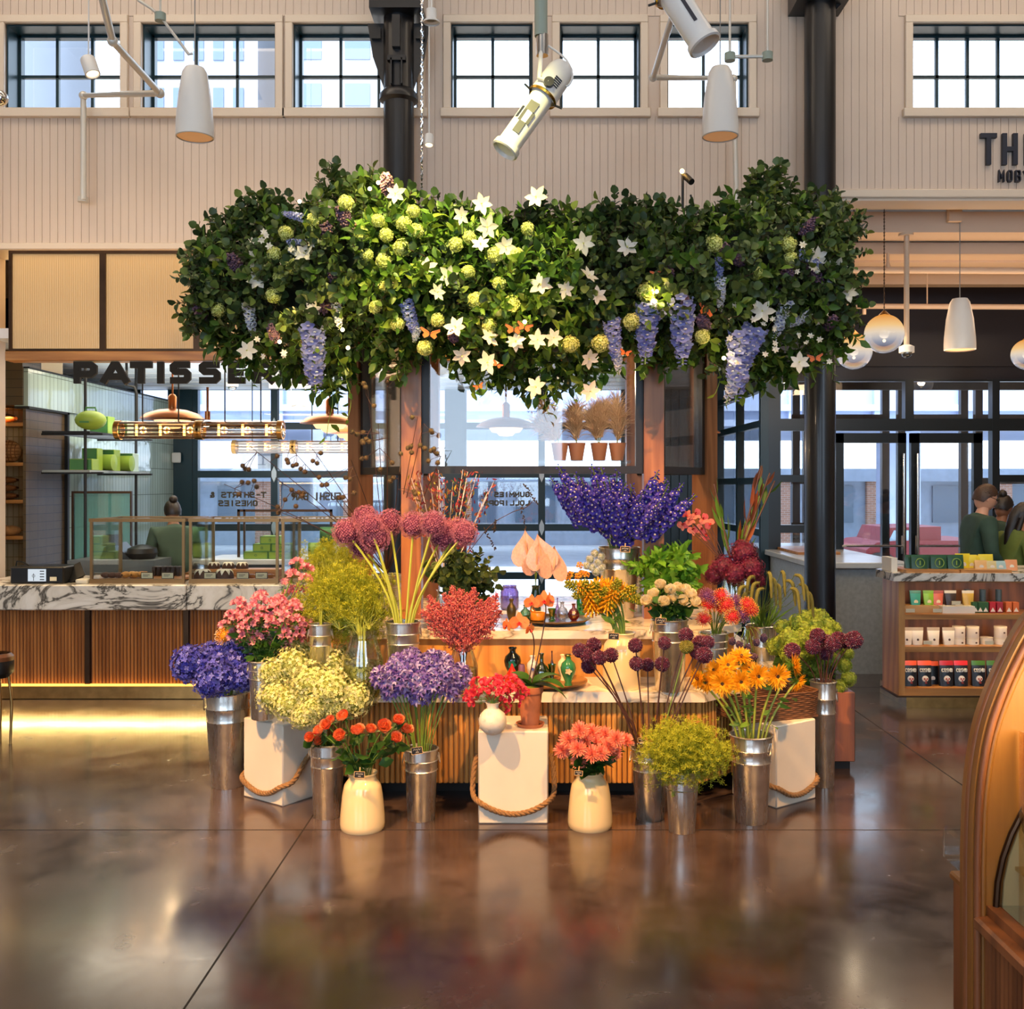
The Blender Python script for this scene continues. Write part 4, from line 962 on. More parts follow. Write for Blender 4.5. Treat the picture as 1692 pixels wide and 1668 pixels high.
br = block(1283, 1337, 100, 1201, .62, 'white box pedestal at the right corner under the wicker basket', side=1)
t = thing('wooden_crate', 'plain walnut box standing on the floor at the right end', 'box', (PX(1375, 5.78), 5.78, 0))
x0 = PX(1350, 5.75); g = G(); g.rbox(x0, 5.72, .05, PX(1413, 5.72), 6.1, .44, .004); obj('box', g, M_walnut, t); obj('foot', G().box(x0 + .03, 5.76, 0, PX(1408, 5.72), 6.05, .05), M_dark, t)
t = thing('wicker_basket', 'dark woven wicker tray basket on the right white pedestal', 'basket', (br[0].x - .0, br[0].y, br[2]))
M_wick = mat('brown_wicker', '6a452c', .6, 0, .3, 40, .5)
g = G(); Mx = Matrix.Translation(br[0] + Vector((-.03, .06, br[2]))) @ Matrix.Rotation(.35, 4, 'Z'); hw, hd = .23, .15
for k in range(13):
    z = .006 + k * .0105; q = 1 + .0 * k; pts = []
    for j in range(49):
        a = 2 * PI * j / 48; cx_ = max(-1, min(1, 1.25 * math.cos(a))) * hw; cy_ = max(-1, min(1, 1.25 * math.sin(a))) * hd; pts.append(Mx @ Vector((cx_ * (1 + z * .4) + .002 * math.cos(j * PI + k * PI), cy_ * (1 + z * .4) + .002 * math.cos(j * PI + k * PI), z)))
    g.tube(pts, .0062, 6, 0, False)
obj('woven_side', g, M_wick, t); g = G(); g.box(-hw * .97, -hd * .97, .001, hw * .97, hd * .97, .012); g.xf(Mx); obj('base', g, M_wick, t)
# chalk price signs
M_slate = mat('slate_black', '15130f', .6); M_chalk = mat('chalk', 'ded6c4', .9)
def chalk(px, py, Y, ang=0., wpx=20, lab=''):
    c = P(px, py, Y); w_ = wpx * Y / F_; h = w_ * .62; t = thing('price_sign', lab, 'sign', tuple(c - Vector((0, 0, h / 2))), 'small slate price signs')
    Mx = Matrix.Translation(c) @ Matrix.Rotation(ang, 4, 'Y') @ Matrix.Rotation(-.12, 4, 'X')
    g = G(); g.box(-w_ / 2, 0, -h / 2, w_ / 2, .003, h / 2); g.xf(Mx); obj('slate', g, M_slate, t)
    g = G(); s = .0022
    for a in ((-w_ / 2, -h / 2, w_ / 2, -h / 2 + s), (-w_ / 2, h / 2 - s, w_ / 2, h / 2), (-w_ / 2, -h / 2, -w_ / 2 + s, h / 2), (w_ / 2 - s, -h / 2, w_ / 2, h / 2)): g.box(a[0], -.002, a[1], a[2], .002, a[3])
    g.xf(Mx); obj('frame', g, mat('sign_frame_wood', 'c9a56e', .6), t)
    g = G(); n = 7; rr = random.Random(int(px))
    pts = [Vector((-w_ * .32 + w_ * .64 * k / n, -.001, h * .14 + h * .1 * (1 if k % 2 else -1) * (.4 + rr.random()))) for k in range(n + 1)]; g.tube(pts, .0011, 4)
    pts = [Vector((-w_ * .12 + w_ * .24 * k / 4, -.001, -h * .2 + h * .08 * (1 if k % 2 else -1))) for k in range(5)]; g.tube(pts, .0011, 4)
    g.xf(Mx); obj('chalk_writing', g, M_chalk, t)
    g = G(); g.box(-.0025, .003, -h / 2, .0025, .006, h / 2 + .018); g.xf(Mx); obj('peg', g, mat('sign_frame_wood', ''), t)
# ================================================================ flower head shapes, each shared by all blooms of its kind
def pet(L=1., W=.4, lift=0., curl=0., cup=.1, seg=3, tip=0., base=.15, x0=0.):
    """one petal from the origin along +X; curl bends it up, tip narrows the end"""
    V = []; x, z, a = x0, 0., lift
    for i in range(seg + 1):
        t_ = i / seg; wd = W / 2 * (base * (1 - t_) + math.sin(PI * min(1, t_ ** (.8) * (.93 if tip == 0 else 1.0))) ** (.6 if tip == 0 else .9)) if 0 < i else W / 2 * base
        if i == seg: wd = W * (.16 if tip == 0 else .02)
        c = cup * wd
        V += [(x, -wd, z + c), (x, 0, z - c * .2), (x, wd, z + c)]
        x += L / seg * math.cos(a); z += L / seg * math.sin(a); a += curl / seg
    return G().add(V, ngrid(seg + 1, 3)).temp()
def withm(T, m): return [(V, F, m) for V, F, _ in T]
def M4(*a):
    M = Matrix.Identity(4)
    for x in a: M = M @ x
    return np.array(M)
Tr = Matrix.Translation; Rz = lambda a: Matrix.Rotation(a, 4, 'Z'); Ry = lambda a: Matrix.Rotation(a, 4, 'Y'); Rx = lambda a: Matrix.Rotation(a, 4, 'X')
Sc = lambda *s: Matrix.Diagonal((*(s if len(s) == 3 else s * 3), 1))
def ring(g, T, n, tilt, r=0., z=0., ph=0., s=1., jt=.1, js=.1):
    g.inst(T, [M4(Tr((0, 0, z)), Rz(ph + 2 * PI * k / n + R.uniform(-jt, jt)), Tr((r, 0, 0)), Ry(-tilt + R.uniform(-jt, jt)), Sc(s * (1 + R.uniform(-js, js)))) for k in range(n)]); return g
def cover(g, T, n, r0, r1, s, zmin=-1., sq=(1, 1, 1), tw=.0):
    Ms = []
    for d in fib(n):
        if d.z < zmin: continue
        dd = (d + Vector([R.gauss(0, .07 + tw) for _ in range(3)])).normalized(); r = R.uniform(r0, r1); p = Vector((d.x * r * sq[0], d.y * r * sq[1], d.z * r * sq[2]))
        Ms.append(np.array(rotm(dd, R.random() * 6, s * R.uniform(.8, 1.2), p)))
    g.inst(T, Ms); return g
PR = {}
def reg(name, g, mats, smooth=60): PR.setdefault(name, []).append(g.mesh(name, mats, smooth)); return PR[name]
# colours
HB = petal('hydrangea_blue', ['2a2a94', '4044c0', '6468d8', '302c90', '9094ea', '5054cc'], .6, .2)
HL = petal('hydrangea_lime', ['c9d27a', 'e2e3a2', 'd6d98a', 'f0edc0', 'b5c262'], .6, .3)
AP = petal('allium_pink', ['b0607e', 'cc8498', 'dca0ae', '9a507a', 'bc7088'], .7, .2)
AD = petal('allium_dark', ['4a1a34', '63263f', '7d3a52', '3d1530', 'a08090'], .7, .1)
SY = petal('sunflower_gold', ['f2ac14', 'f8bc22', 'eca010', 'fcca38'], .55, .3)
RO = petal('rose_coral', ['f0703c', 'f48c50', 'f6a46c', 'e65a38', 'f8b484'], .5, .3)
MU = petal('mum_coral', ['f07c60', 'f6967a', 'f8ac90', 'e86c60', 'f4b8a0'], .55, .3)
AG = petal('agapanthus_violet', ['6a4aa0', '9a80cc', '58388c', 'd0c4ee', '8468bc'], .55, .3)
AS = petal('astilbe_red', ['b8404c', 'd05c60', 'e48478', '9c3040', 'f0a090'], .7, .2)
AL = petal('alstroemeria_pink', ['ea8fa2', 'f2aab6', 'e47a90', 'f6c4c8', 'd8688a'], .5, .35)
DE = petal('delphinium_blue', ['2c2592', '3a34b4', '4f48c4', '5c4cc0', '241e7c'], .55, .25)
DW = petal('delphinium_eye', ['efe4d0', 'f4ead8'], .6, .1)
RA = petal('ranunculus_cream', ['f4e6b8', 'f8efcf', 'ecd9a0'], .5, .3)
PRm = petal('pincushion_red', ['d0202c', 'e03438', 'c2183a', 'e8503c'], .5, .1)
KN = petal('torch_lily_yellow', ['f2a80f', 'f7bd24', 'ee8f12', 'f4c43a'], .5, .2); KG = petal('torch_lily_green', ['8d9a2c', 'b0a62a', '6f8226'], .5, .2)
SPk = petal('sweet_pea_pink', ['e8304c', 'f04c60', 'f46a78', 'dc2440'], .5, .35)
OR = petal('orchid_orange', ['f0904a', 'f4a060', 'ec8240'], .45, .35); ORc = petal('orchid_lip', ['c82a2a', 'd8403a'], .45, .1)
OP = petal('orchid_rose', ['d86a60', 'e88a70', 'c04a58'], .45, .35)
LM = petal('lady_mantle', ['a8b02c', 'c2c63a', '8c9a26', 'b4ba34'], .6, .3)
BU = petal('burgundy_bloom', ['3a0c24', '5a1434', '74203e', '2a0a1e'], .55, .1)
CW = petal('clematis_white', ['f6eede', 'fdf8ee', 'f0e6d2'], .5, .35); VI = petal('viburnum_lime', ['dfe37e', 'eef0a4', 'cfd566'], .6, .3)
DB = petal('delphinium_pale', ['8c96d8', 'a9b2e4', '7078c4', 'c9cdee'], .55, .35); DP = petal('delphinium_white', ['e8e8e4', 'd8dcf0', 'f4f2ea'], .55, .35)
LI = petal('lilac_dusky', ['5c4a68', '74566a', '8c6672', '4a3c5c', 'a87c70'], .6, .2)
EU = petal('eucalyptus', ['26361c', '34482a', '4a6034', '70803c', '2e4226', '586c40'], .4, .25); VL = petal('vine_leaf', ['2c4a1a', '4a6e26', '6c8c34', '28421a', '94a840'], .42, .35)
M_berry = mat('brown_seed_ball', '5c4830', .8, 0, .3, 60)
V4 = [(0, 0, 0)]; F4 = []
for k in range(4): a = k * PI / 2; V4 += [(.34 * math.cos(a - .62), .34 * math.sin(a - .62), .06), (.52 * math.cos(a), .52 * math.sin(a), .1), (.34 * math.cos(a + .62), .34 * math.sin(a + .62), .06)]; F4.append((0, 1 + 3 * k, 2 + 3 * k, 3 + 3 * k))
T4 = G().add(V4, F4).temp()
core_ = lambda c: mat('core_' + c, c, .9)
for v in range(2):
    g = G(); g.ball((0, 0, 0), .8, 14, 10, 1); cover(g, T4, 300, .84, 1.06, .27, tw=.25); reg('blue_hydrangea', g, [HB, core_('1c1c60')])
    g = G(); g.ball((0, 0, 0), .76, 14, 10, 1, (.9, .9, 1.1)); cover(g, T4, 420, .78, 1.12, .2, sq=(.92, .92, 1.12), tw=.3); reg('lime_hydrangea', g, [HL, core_('8a9440')])
    g = G(); g.ball((0, 0, 0), .78, 12, 8, 1); st = G().add([(0, 0, 0)] + [(.085 * math.cos(k * PI / 5), .085 * math.sin(k * PI / 5), .05) if k % 2 else (.03 * math.cos(k * PI / 5), .03 * math.sin(k * PI / 5), .0) for k in range(10)], [(0, 1 + k, 1 + (k + 1) % 10) for k in range(10)]); cover(g, st.temp(), 520, .82, 1.03, 1.1, tw=.4); reg('giant_allium', g, [AP, core_('6a2c4c')])
    g = G(); g.ball((0, 0, 0), .8, 12, 8); cover(g, G().ball((0, 0, 0), .09, 5, 4, 0, (1, 1, 1.6)).temp(), 230, .84, .98, 1.0); reg('drum_allium', g, [AD])
    g = G(); cover(g, G().ball((0, 0, 0), .1, 5, 4, 0, (1, 1, 1.5)).temp(), 200, .84, .98, 1.0); g.ball((0, 0, 0), .8, 12, 8); reg('green_allium', g, [petal('allium_green', ['8f8c3c', 'a8a04a'], .6)])
def sunflower(v):
    g = G(); P1 = pet(.78, .17, .1, .35, .15, 3, 1, x0=.26)
    for k, (n, tl, s) in enumerate(((30, -.1, 1.), (28, .1, .95), (26, .3, .86), (24, .5, .68), (20, .7, .5))): ring(g, P1, n, tl, 0, .02 * k, k * .13, s, .12, .15)
    g.add(*G0(G().ball((0, 0, .1), .3, 16, 6, 0, (1, 1, .4))), 1); cover(g, withm(G().ball((0, 0, 0), .03, 4, 3).temp(), 1), 120, .3, .32, 1, .1, (1, 1, .55))
    ring(g, withm(pet(.9, .24, -.35, .2, .1, 3, 1), 2), 16, -.35, 0, -.06); g.add(*G0(G().lathe([(.001, -.2), (.12, -.18), (.3, -.05), (.28, .0)], (0, 0, 0), 14)), 2)
    reg('sunflower', g, [SY, mat('sunflower_disc', '4a3210', .8, 0, .3, 30), M_leafm])
def G0(g): return (np.concatenate(g.V), [tuple(r) for F, m in g.F for r in F.tolist()])
for v in range(2): sunflower(v)
def rose(name, m, layers, gm=M_leafd):
    for v in range(2):
        g = G()
        for k in range(layers):
            f = k / (layers - 1); P1 = pet(.62, .62 - .08 * f, .5 + .65 * f, 1.3 - .5 * f, .35, 3)
            ring(g, P1, 7 - int(2 * f), .0 + .2 * f, .05 * (1 - f), -.1 + .06 * k, k * .9, 1.0 - .5 * f, .15, .1)
        ring(g, withm(pet(.5, .14, -.2, .3, .1, 2, 1), 1), 5, -.2, 0, -.16); g.add(*G0(G().ball((0, 0, -.16), .14, 10, 6)), 1); reg(name, g, [m, gm])
rose('coral_rose', RO, 6); rose('cream_ranunculus', RA, 7)
for v in range(2):
    g = G(); P1 = pet(.95, .15, .0, .55, .2, 3)
    for k in range(9): ring(g, P1, 24 - k * 2, -.1 + k * .17, 0, .015 * k, k * .4, 1 - k * .07, .12, .12)
    g.add(*G0(G().ball((0, 0, .0), .28, 10, 6)), 0); ring(g, withm(pet(.4, .12, -.4, .2, .1, 2, 1), 1), 6, -.4); reg('coral_mum', g, [MU, M_leafd])
# trumpet florets
def trumpet(n, L, W, open_, m=0):
    g = G(); ring(g, withm(pet(L, W, 1.15, -open_, .2, 3, 1), m), n, 0, .03, 0, 0, 1, .05, .05); return g.temp()
tr = trumpet(6, 1, .34, 1.5)
for v in range(2):
    g = G(); Ms = []
    for d in fib(44):
        if d.z < -.35: continue
        g.tube([(0, 0, -.1), d * .66], .012, 4, 1, False); Ms.append(np.array(rotm(d, R.random() * 6, .5 * R.uniform(.8, 1.15), d * .58)))
    g.inst(tr, Ms); cover(g, G().ball((0, 0, 0), .045, 5, 4, 0, (1, 1, 2.2)).temp(), 40, .6, .9, 1, -.2); reg('agapanthus', g, [AG, M_stem])
    g = G(); Ms = []
    for d in fib(14):
        if d.z < -.3: continue
        dd = (d + Vector((0, 0, .5))).normalized(); g.tube([(0, 0, -.4), dd * .5], .014, 4, 1, False); Ms.append(np.array(rotm(dd, R.random() * 6, R.uniform(.45, .65), dd * .45)))
    g.inst(trumpet(6, 1, .5, .9), Ms); ring(g, withm(pet(.8, .14, -.2, -.5, .1, 3, 1), 2), 5, -.3, 0, -.35); reg('alstroemeria', g, [AL, M_stem, M_leafm])
    # plume: side branchlets with tiny buds
    g = G(); bud = G().ball((0, 0, 0), .5, 5, 3, 0, (1, 1, 1.5)).temp(); Ms = []; g.tube([(0, 0, 0), (0, 0, 1)], .012, 4, 0, False)
    for k in range(46):
        t_ = k / 46; a = k * 2.4; L = .34 * (1 - t_) ** .9 + .05; d = Vector((math.cos(a), math.sin(a), .75)).normalized(); b = Vector((0, 0, t_ * .95 + .03)); g.tube([b, b + d * L], .006, 3, 0, False)
        for j in range(int(5 + L * 34)): Ms.append(M4(Tr(b + d * L * R.random() + Vector([R.gauss(0, .02) for _ in range(3)])), Sc(.03 * R.uniform(.6, 1.3))))
    g.inst(bud, Ms); reg('astilbe', g, [AS])
    # tall spike of round florets
    fl = G(); ring(fl, pet(.5, .5, .3, -.1, .2, 2), 5, .1, 0, 0, 0, 1, 0, 0); fl.add(*G0(G().ball((0, 0, .08), .13, 6, 4)), 1); FT = fl.temp(); fb = G().ball((0, 0, 0), .12, 5, 4, 0, (1, 1, 1.5)).temp()
    for nm, mm in (('delphinium_spike', [DE, DW, M_stem]), ('pale_delphinium', [DB, DP, M_stem]), ('white_delphinium', [DP, DB, M_stem])):
        g = G(); g.tube([(0, 0, 0), (0, 0, 1)], .008, 4, 2, False); Ms = []; Mb = []
        for k in range(58):
            t_ = k / 58; a = k * 2.4; d = Vector((math.cos(a), math.sin(a), .15 + .4 * t_)).normalized(); r = .085 * (1 - t_ * .6); p = Vector((0, 0, t_)) + d * r
            (Ms if t_ < .86 else Mb).append(np.array(rotm(d + Vector((0, 0, R.uniform(-.2, .2))), R.random() * 6, (.125 if t_ < .7 else .09) * R.uniform(.8, 1.2), p)))
        g.inst(FT, Ms); g.inst(fb, Mb); reg(nm, g, mm)
    g = G(); g.ball((0, 0, 0), .55, 12, 8); pin = G().tube([(0, 0, 0), (0, 0, .5)], .02, 3, 0, False); pin.add(*G0(G().ball((0, 0, .52), .045, 4, 3)), 1); cover(g, pin.temp(), 190, .5, .56, 1, -.4); reg('pincushion', g, [PRm, petal('pincushion_tip', ['f6d03a', 'f0a058'], .5, 0)])
    g = G(); g.ball((0, 0, 0), .55, 12, 8); cover(g, pin.temp(), 190, .5, .56, 1, -.4); reg('mauve_pincushion', g, [petal('pincushion_mauve', ['8c3c6c', '6e3c78', 'a04a70'], .5, .1), petal('pincushion_tip2', ['c08aa8', '9a6a9c'], .5, 0)])
    g = G(); g.tube([(0, 0, -.1), (0, 0, 1)], .03, 5, 1, False)
    for k in range(110):
        t_ = k / 110; a = k * 2.4; up = -.7 + 1.5 * t_; d = Vector((math.cos(a), math.sin(a), up)).normalized(); L = .34 * (1 - t_ * .75); r = .05
        g.tube([Vector((0, 0, t_)) + d * r, Vector((0, 0, t_)) + d * (r + L)], [.022, .03], 4, 0 if t_ < .62 else 1)
    reg('torch_lily', g, [KN, KG])
    g = G()
    for k in range(9):
        d = Vector((R.gauss(0, .5), R.gauss(0, .5), R.uniform(.2, 1))).normalized(); p = d * R.uniform(.3, .9); g.tube([(0, 0, -.5), p], .012, 3, 1, False)
        w_ = G(); ring(w_, pet(.42, .5, .9, -.6, .3, 3), 2, 0, .02, 0, 0, 1, .3); ring(w_, pet(.3, .34, 1.1, -.2, .4, 2), 2, 0, .02, 0, 1.57); g.inst(w_.temp(), [np.array(rotm(d, R.random() * 6, R.uniform(.8, 1.1), p))])
    reg('sweet_pea', g, [SPk, M_stem])
    # airy spray
    g = G(); tiny = G(); ring(tiny, pet(.5, .35, .3, 0, .1, 1), 5, .2, 0, 0, 0, 1, 0, 0); Ms = []
    for k in range(26):
        d = Vector((R.gauss(0, .42), R.gauss(0, .42), 1)).normalized(); L = R.uniform(.5, 1); p = d * L; g.tube([(0, 0, 0), d * L * .5 + Vector((0, 0, .03)), p], .0035, 3, 1, False)
        for j in range(11): Ms.append(np.array(rotm((R.gauss(0, 1), R.gauss(0, 1), 1.2), R.random() * 6, R.uniform(.09, .15), p + Vector([R.gauss(0, .09) for _ in range(3)]))))
    g.inst(tiny.temp(), Ms); reg('green_spray', g, [LM, M_stemy])
def orchid(name, m):
    g = G(); ring(g, pet(1, .62, .1, -.1, .12, 3), 3, .0, 0, 0, PI / 2, .95, 0, 0); ring(g, pet(1, 1.1, .1, -.15, .1, 3), 2, 0, .0, .03, 0, .95, 0, 0)
    g.inst(withm(pet(.5, .3, .8, .9, .4, 3), 1), [M4(Rz(-PI / 2 + a), Tr((.05, 0, .05))) for a in (-.6, 0, .6)]); g.add(*G0(G().ball((0, 0, .12), .1, 8, 6)), 1); reg(name, g, [m, ORc])
orchid('orange_orchid', OR); orchid('rose_orchid', OP)
def heart(m):
    g = G(); n = 24; V = [(0, 0, 0)]; 
    for k in range(n):
        a = 2 * PI * k / n; s = math.sin(a); x = 16 * s ** 3 / 17; y = (13 * math.cos(a) - 5 * math.cos(2 * a) - 2 * math.cos(3 * a) - math.cos(4 * a)) / 17; V.append((x, y, .12 * math.sin(5 * a) * .2 + .12 * (x * x)))
    V2 = [(x, y, z + .018) for x, y, z in V]; F = [(0, 1 + k, 1 + (k + 1) % n) for k in range(n)]
    g.add(V2, F, 0); g.add(V, [f[::-1] for f in F], 0); g.tube([(0, .2, .03), (0, .0, .12), (0, -.5, .2)], [.04, .06, .03], 8, 1); reg('anthurium', g, [m, mat('spadix', 'e0a07a', .6)])
heart(mat('anthurium_blush', 'cfa08a', .3, 0, .12, 9, .5, coat=.3))
for v in range(2):
    # clematis star, snowball, lilac cone, butterfly
    g = G(); ring(g, pet(1, .54, .1, .2, .2, 3, 1), 6, .1 * v, .04, 0, 0, 1, .12, .1); ring(g, withm(pet(.3, .03, .8, .2, 0, 2, 1), 1), 10, .4); reg('clematis', g, [CW, VI])
    g = G(); g.ball((0, 0, 0), .8, 12, 8, 1); cover(g, T4, 150, .84, 1.05, .34, tw=.2); reg('snowball', g, [VI, core_('8c9640')])
    g = G(); cover(g, G().ball((0, 0, 0), .1, 5, 4).temp(), 190, .3, .5, 1.0, sq=(1, 1, 2.2), tw=.1); reg('lilac', g, [LI])
g = G()
for s in (-1, 1):
    g.add([(0, 0, 0), (s * .25, 0, .32), (s * .95, .05, .62), (s * 1.0, .05, .35), (s * .6, .02, .02), (s * .75, .03, -.2), (s * .5, .02, -.5), (s * .15, 0, -.3)], [(0, 1, 2, 3, 4) if s > 0 else (4, 3, 2, 1, 0), (0, 4, 5, 6, 7) if s > 0 else (7, 6, 5, 4, 0)], 0)
    g.tube([(s * .25, -.005, .32), (s * .95, .045, .62), (s * 1.0, .045, .35), (s * .6, .01, .02), (s * .75, .02, -.2), (s * .5, .01, -.5), (s * .15, -.01, -.3)], .035, 4, 1); g.tube([(0, -.01, 0), (s * .95, .04, .5)], .02, 4, 1); g.tube([(0, 0, .2), (s * .15, -.05, .5)], .012, 3, 1)
g.tube([(0, -.02, -.4), (0, -.03, 0), (0, -.02, .25)], [.03, .06, .05], 6, 1); reg('butterfly', g, [mat('wing_orange', 'd8641e', .6), mat('wing_black', '1a1210', .6)])
# leafy sprigs as templates
def leaf_t(L, W, tip=0, curl=-.5): return pet(L, W, .15, curl, .25, 3, tip, .1)
def sprig(lt, n, L, ms, spread=.9, stem=.003):
    g = G(); g.tube([(0, 0, 0), (.02 * L, 0, L * .5), (0, .02 * L, L)], stem, 4, 1, False); Ms = []
    for k in range(n):
        t_ = .12 + .88 * k / n; a = k * 2.4 if ms else (k % 2) * PI + R.uniform(-.3, .3); Ms.append(M4(Tr((0, 0, L * t_)), Rz(a), Ry(-R.uniform(.2, spread)), Rx(R.uniform(-.6, .6)), Sc(R.uniform(.75, 1.15))))
    Ms.append(M4(Tr((0, 0, L)), Ry(-1.3))); g.inst(lt, Ms); return g
euc = [sprig(leaf_t(.062, .058), 10, .2, True).temp() for _ in range(3)]
vin = [sprig(leaf_t(.1, .05, 1, -.6), 8, .2, True).temp() for _ in range(3)]
# ================================================================ bouquets
def stemmesh(S, Rm, H, r, m, name, par, r2=None):
    pts = []; n = 9
    for k in range(n + 1):
        t_ = k / n
        if t_ < .35: u = t_ / .35; p = S.lerp(Rm, u)
        else:
            u = (t_ - .35) / .65; a = Rm; d = (Rm - S); c = Rm + d.normalized() * (H - Rm).length * .35; p = a * (1 - u) ** 2 + c * 2 * u * (1 - u) + H * u * u
        pts.append(p)
    return obj(name, G().tube(pts, [r] * (n + 1) if r2 is None else [r + (r2 - r) * k / n for k in range(n + 1)], 6, 0, False), m, par)
def bouquet(vase, kind, heads, lab, cat, group, name=None, stem=M_stem, sr=.003, face=None, up=.5, leaves=None, nl=0, partname='flower_head', spike=False, stemname='stem', cam=.35, roll=True):
    """vase: (base, mouth radius, height); heads: (px, py, Y, radius)"""
    B, rt, h = vase; out = []
    for i, (px, py, Y, r) in enumerate(heads):
        H = P(px, py, Y); rim = B + Vector((0, 0, h)); d = H - rim; dxy = Vector((d.x, d.y, 0)); k = min(1, dxy.length / .2)
        q = (dxy.normalized() if dxy.length > 1e-4 else Vector((1, 0, 0))) * rt * .78 * k * R.uniform(.6, 1)
        S = B + Vector((-q.x * .35, -q.y * .35, .03)) + Vector((R.uniform(-.3, .3) * rt * .4, R.uniform(-.3, .3) * rt * .4, 0)); Rm = rim + q
        t = thing(name or kind, lab, cat, tuple(S), group)
        ms = PR[kind]; me = ms[i % len(ms)]
        dirn = (d.normalized() * up + Vector((0, 0, .35)) + Vector((0, -cam, 0)) + Vector([R.gauss(0, .12) for _ in range(3)])).normalized() if face is None else Vector(face[i] if isinstance(face, list) else face).normalized()
        if spike:      # the bloom runs along the stem: H is its tip, r its length
            base = H - dirn * r; stemmesh(S, Rm, base, sr, stem, stemname, t); put(partname, me, t, mw=rotm(dirn, R.random() * 6, r, base - S))
        else:
            stemmesh(S, Rm, H - dirn * r * .15, sr, stem, stemname, t); put(partname, me, t, mw=rotm(dirn, R.random() * 6 if roll else 0, r, H - S))
        if leaves:
            g = G(); Ms = []
            for j in range(nl):
                u = R.uniform(.15, .85); p = Rm.lerp(H, u) + Vector([R.gauss(0, .008) for _ in range(3)]); a = R.random() * 2 * PI; Ms.append(np.array(rotm((math.cos(a), math.sin(a) - .3, R.uniform(-.5, .6)), R.random() * 6, R.uniform(.7, 1.2), p)))
            g.inst(leaves[0], Ms); obj('leaf', g, leaves[1], t)['kind'] = 'stuff'
        out.append(t)
    return out
def mass(cx, cy, rx, ry, n, Yc, dep, r, seed=1, jr=.15, flat=0.):
    """n head places filling an ellipse of the view like a dome"""
    q = random.Random(seed); L = []; g_ = (1 + 5 ** .5) / 2
    for i in range(n):
        rho = math.sqrt((i + .5) / n); a = 2 * PI * i / g_ + q.uniform(-.2, .2); x = rho * math.cos(a); y = rho * math.sin(a)
        L.append((cx + rx * x, cy + ry * y, Yc - dep * math.sqrt(max(0, 1 - rho * rho)) * (1 - flat) + q.uniform(-.3, .3) * dep, r * q.uniform(1 - jr, 1 + jr)))
    return L
LF = leaf_t(.07, .028, 1, -.3)        # plain leaf, bends out
LFb = leaf_t(.075, .045, 1, -.5)
def pl(T): g = G(); g.inst(T, [M4(Ry(-PI / 2))]); return g.temp()     # leaf growing along +Z
LFz, LFbz = pl(LF), pl(LFb); LFg = pl(leaf_t(.26, .012, 1, -.7))
# --- floor, left: blue hydrangeas
v1 = bucket(377, 1304, 1143, 76, 52, 'tall tin bucket of blue hydrangeas, first from the left')
bouquet(v1, 'blue_hydrangea', [(314, 1097, 5.30, .098), (352, 1086, 5.42, .085), (391, 1100, 5.30, .105), (360, 1115, 5.2, .108), (345, 1128, 5.16, .075), (400, 1118, 5.22, .08), (374, 1082, 5.45, .09)], 'round blue hydrangea head in the leftmost tall tin bucket', 'flower', 'blue hydrangeas in the leftmost bucket', sr=.006, up=1)
# --- pink alstroemeria in a bucket on the left pedestal
v2 = bucket(434, 1192, 1092, 46, 36, 'tin bucket of pink lilies standing on the left white pedestal', z=.425)
bouquet(v2, 'alstroemeria', mass(440, 1030, 72, 42, 42, 5.3, .16, .05, 3) + mass(495, 962, 34, 32, 8, 5.6, .1, .055, 4), 'spray of small pink trumpet lilies in the bucket above the blue hydrangeas', 'flower', 'pink alstroemeria in the left bucket', sr=.0022, leaves=(LFz, M_leafd), nl=4)
bouquet(v2, 'mauve_pincushion', [(372, 1052, 5.35, .05)], 'golden yellow pincushion bloom peeping out beside the pink lilies', 'flower', None, name='golden_pincushion')
for o in bpy.data.objects:
    if o.name.startswith('golden_pincushion'):
        for c in o.children:
            if c.name.startswith('flower_head'):
                c.data = c.data.copy(); c.data.materials[0] = petal('golden_pin', ['f29a12', 'f4b02a'], .5, .1); c.data.materials[1] = petal('golden_pin_tip', ['f7c640'], .5, 0)
# --- pale green hydrangeas in a glass vase hidden behind them
def glassvase(px, bpy_, tpy, wpx, lab, z=0., neck=.7, tint='f4f8f2', water=True, m=None, group='clear glass vases'):
    Y = DY(bpy_, z); x = PX(px, Y); h = PZ(tpy, Y) - z; r = wpx / 2 * Y / F_
    t = thing('glass_vase', lab, 'vase', (x, Y, z), group)
    obj('body', G().lathe([(.001, .003), (r * .8, .0), (r, h * .12), (r, h * .55), (r * neck, h * .82), (r * neck * .95, h * .93), (r * neck * 1.12, h)], (x, Y, z), 30), m or glass('vase_glass', tint, .14, .03), t, smooth=60)
    if water: obj('water', G().lathe([(r * .78, .006), (r * .96, h * .13), (r * .96, h * .5), (.001, h * .5)], (x, Y, z), 24), glass('water', 'dfe8d4', .04, .02), t)
    return Vector((x, Y, z)), r * neck, h
v3 = glassvase(560, 1180, 1110, 70, 'wide glass vase mostly hidden under the pale green hydrangeas', z=.425)
bouquet(v3, 'lime_hydrangea', [(452, 1112, 5.12, .085), (455, 1152, 5.02, .09), (487, 1100, 5.15, .10), (500, 1085, 5.3, .09), (478, 1165, 4.96, .085), (515, 1130, 5.0, .11), (547, 1100, 5.2, .095), (548, 1140, 4.95, .11), (570, 1090, 5.35, .08), (590, 1120, 5.15, .10), (585, 1155, 4.98, .095), (611, 1118, 5.3, .085), (608, 1140, 5.2, .08), (520, 1170, 4.92, .085), (555, 1170, 4.95, .075), (503, 1185, 4.9, .07)], 'large pale lime hydrangea head massed over the left white pedestal', 'flower', 'pale lime hydrangeas', sr=.005, up=1)
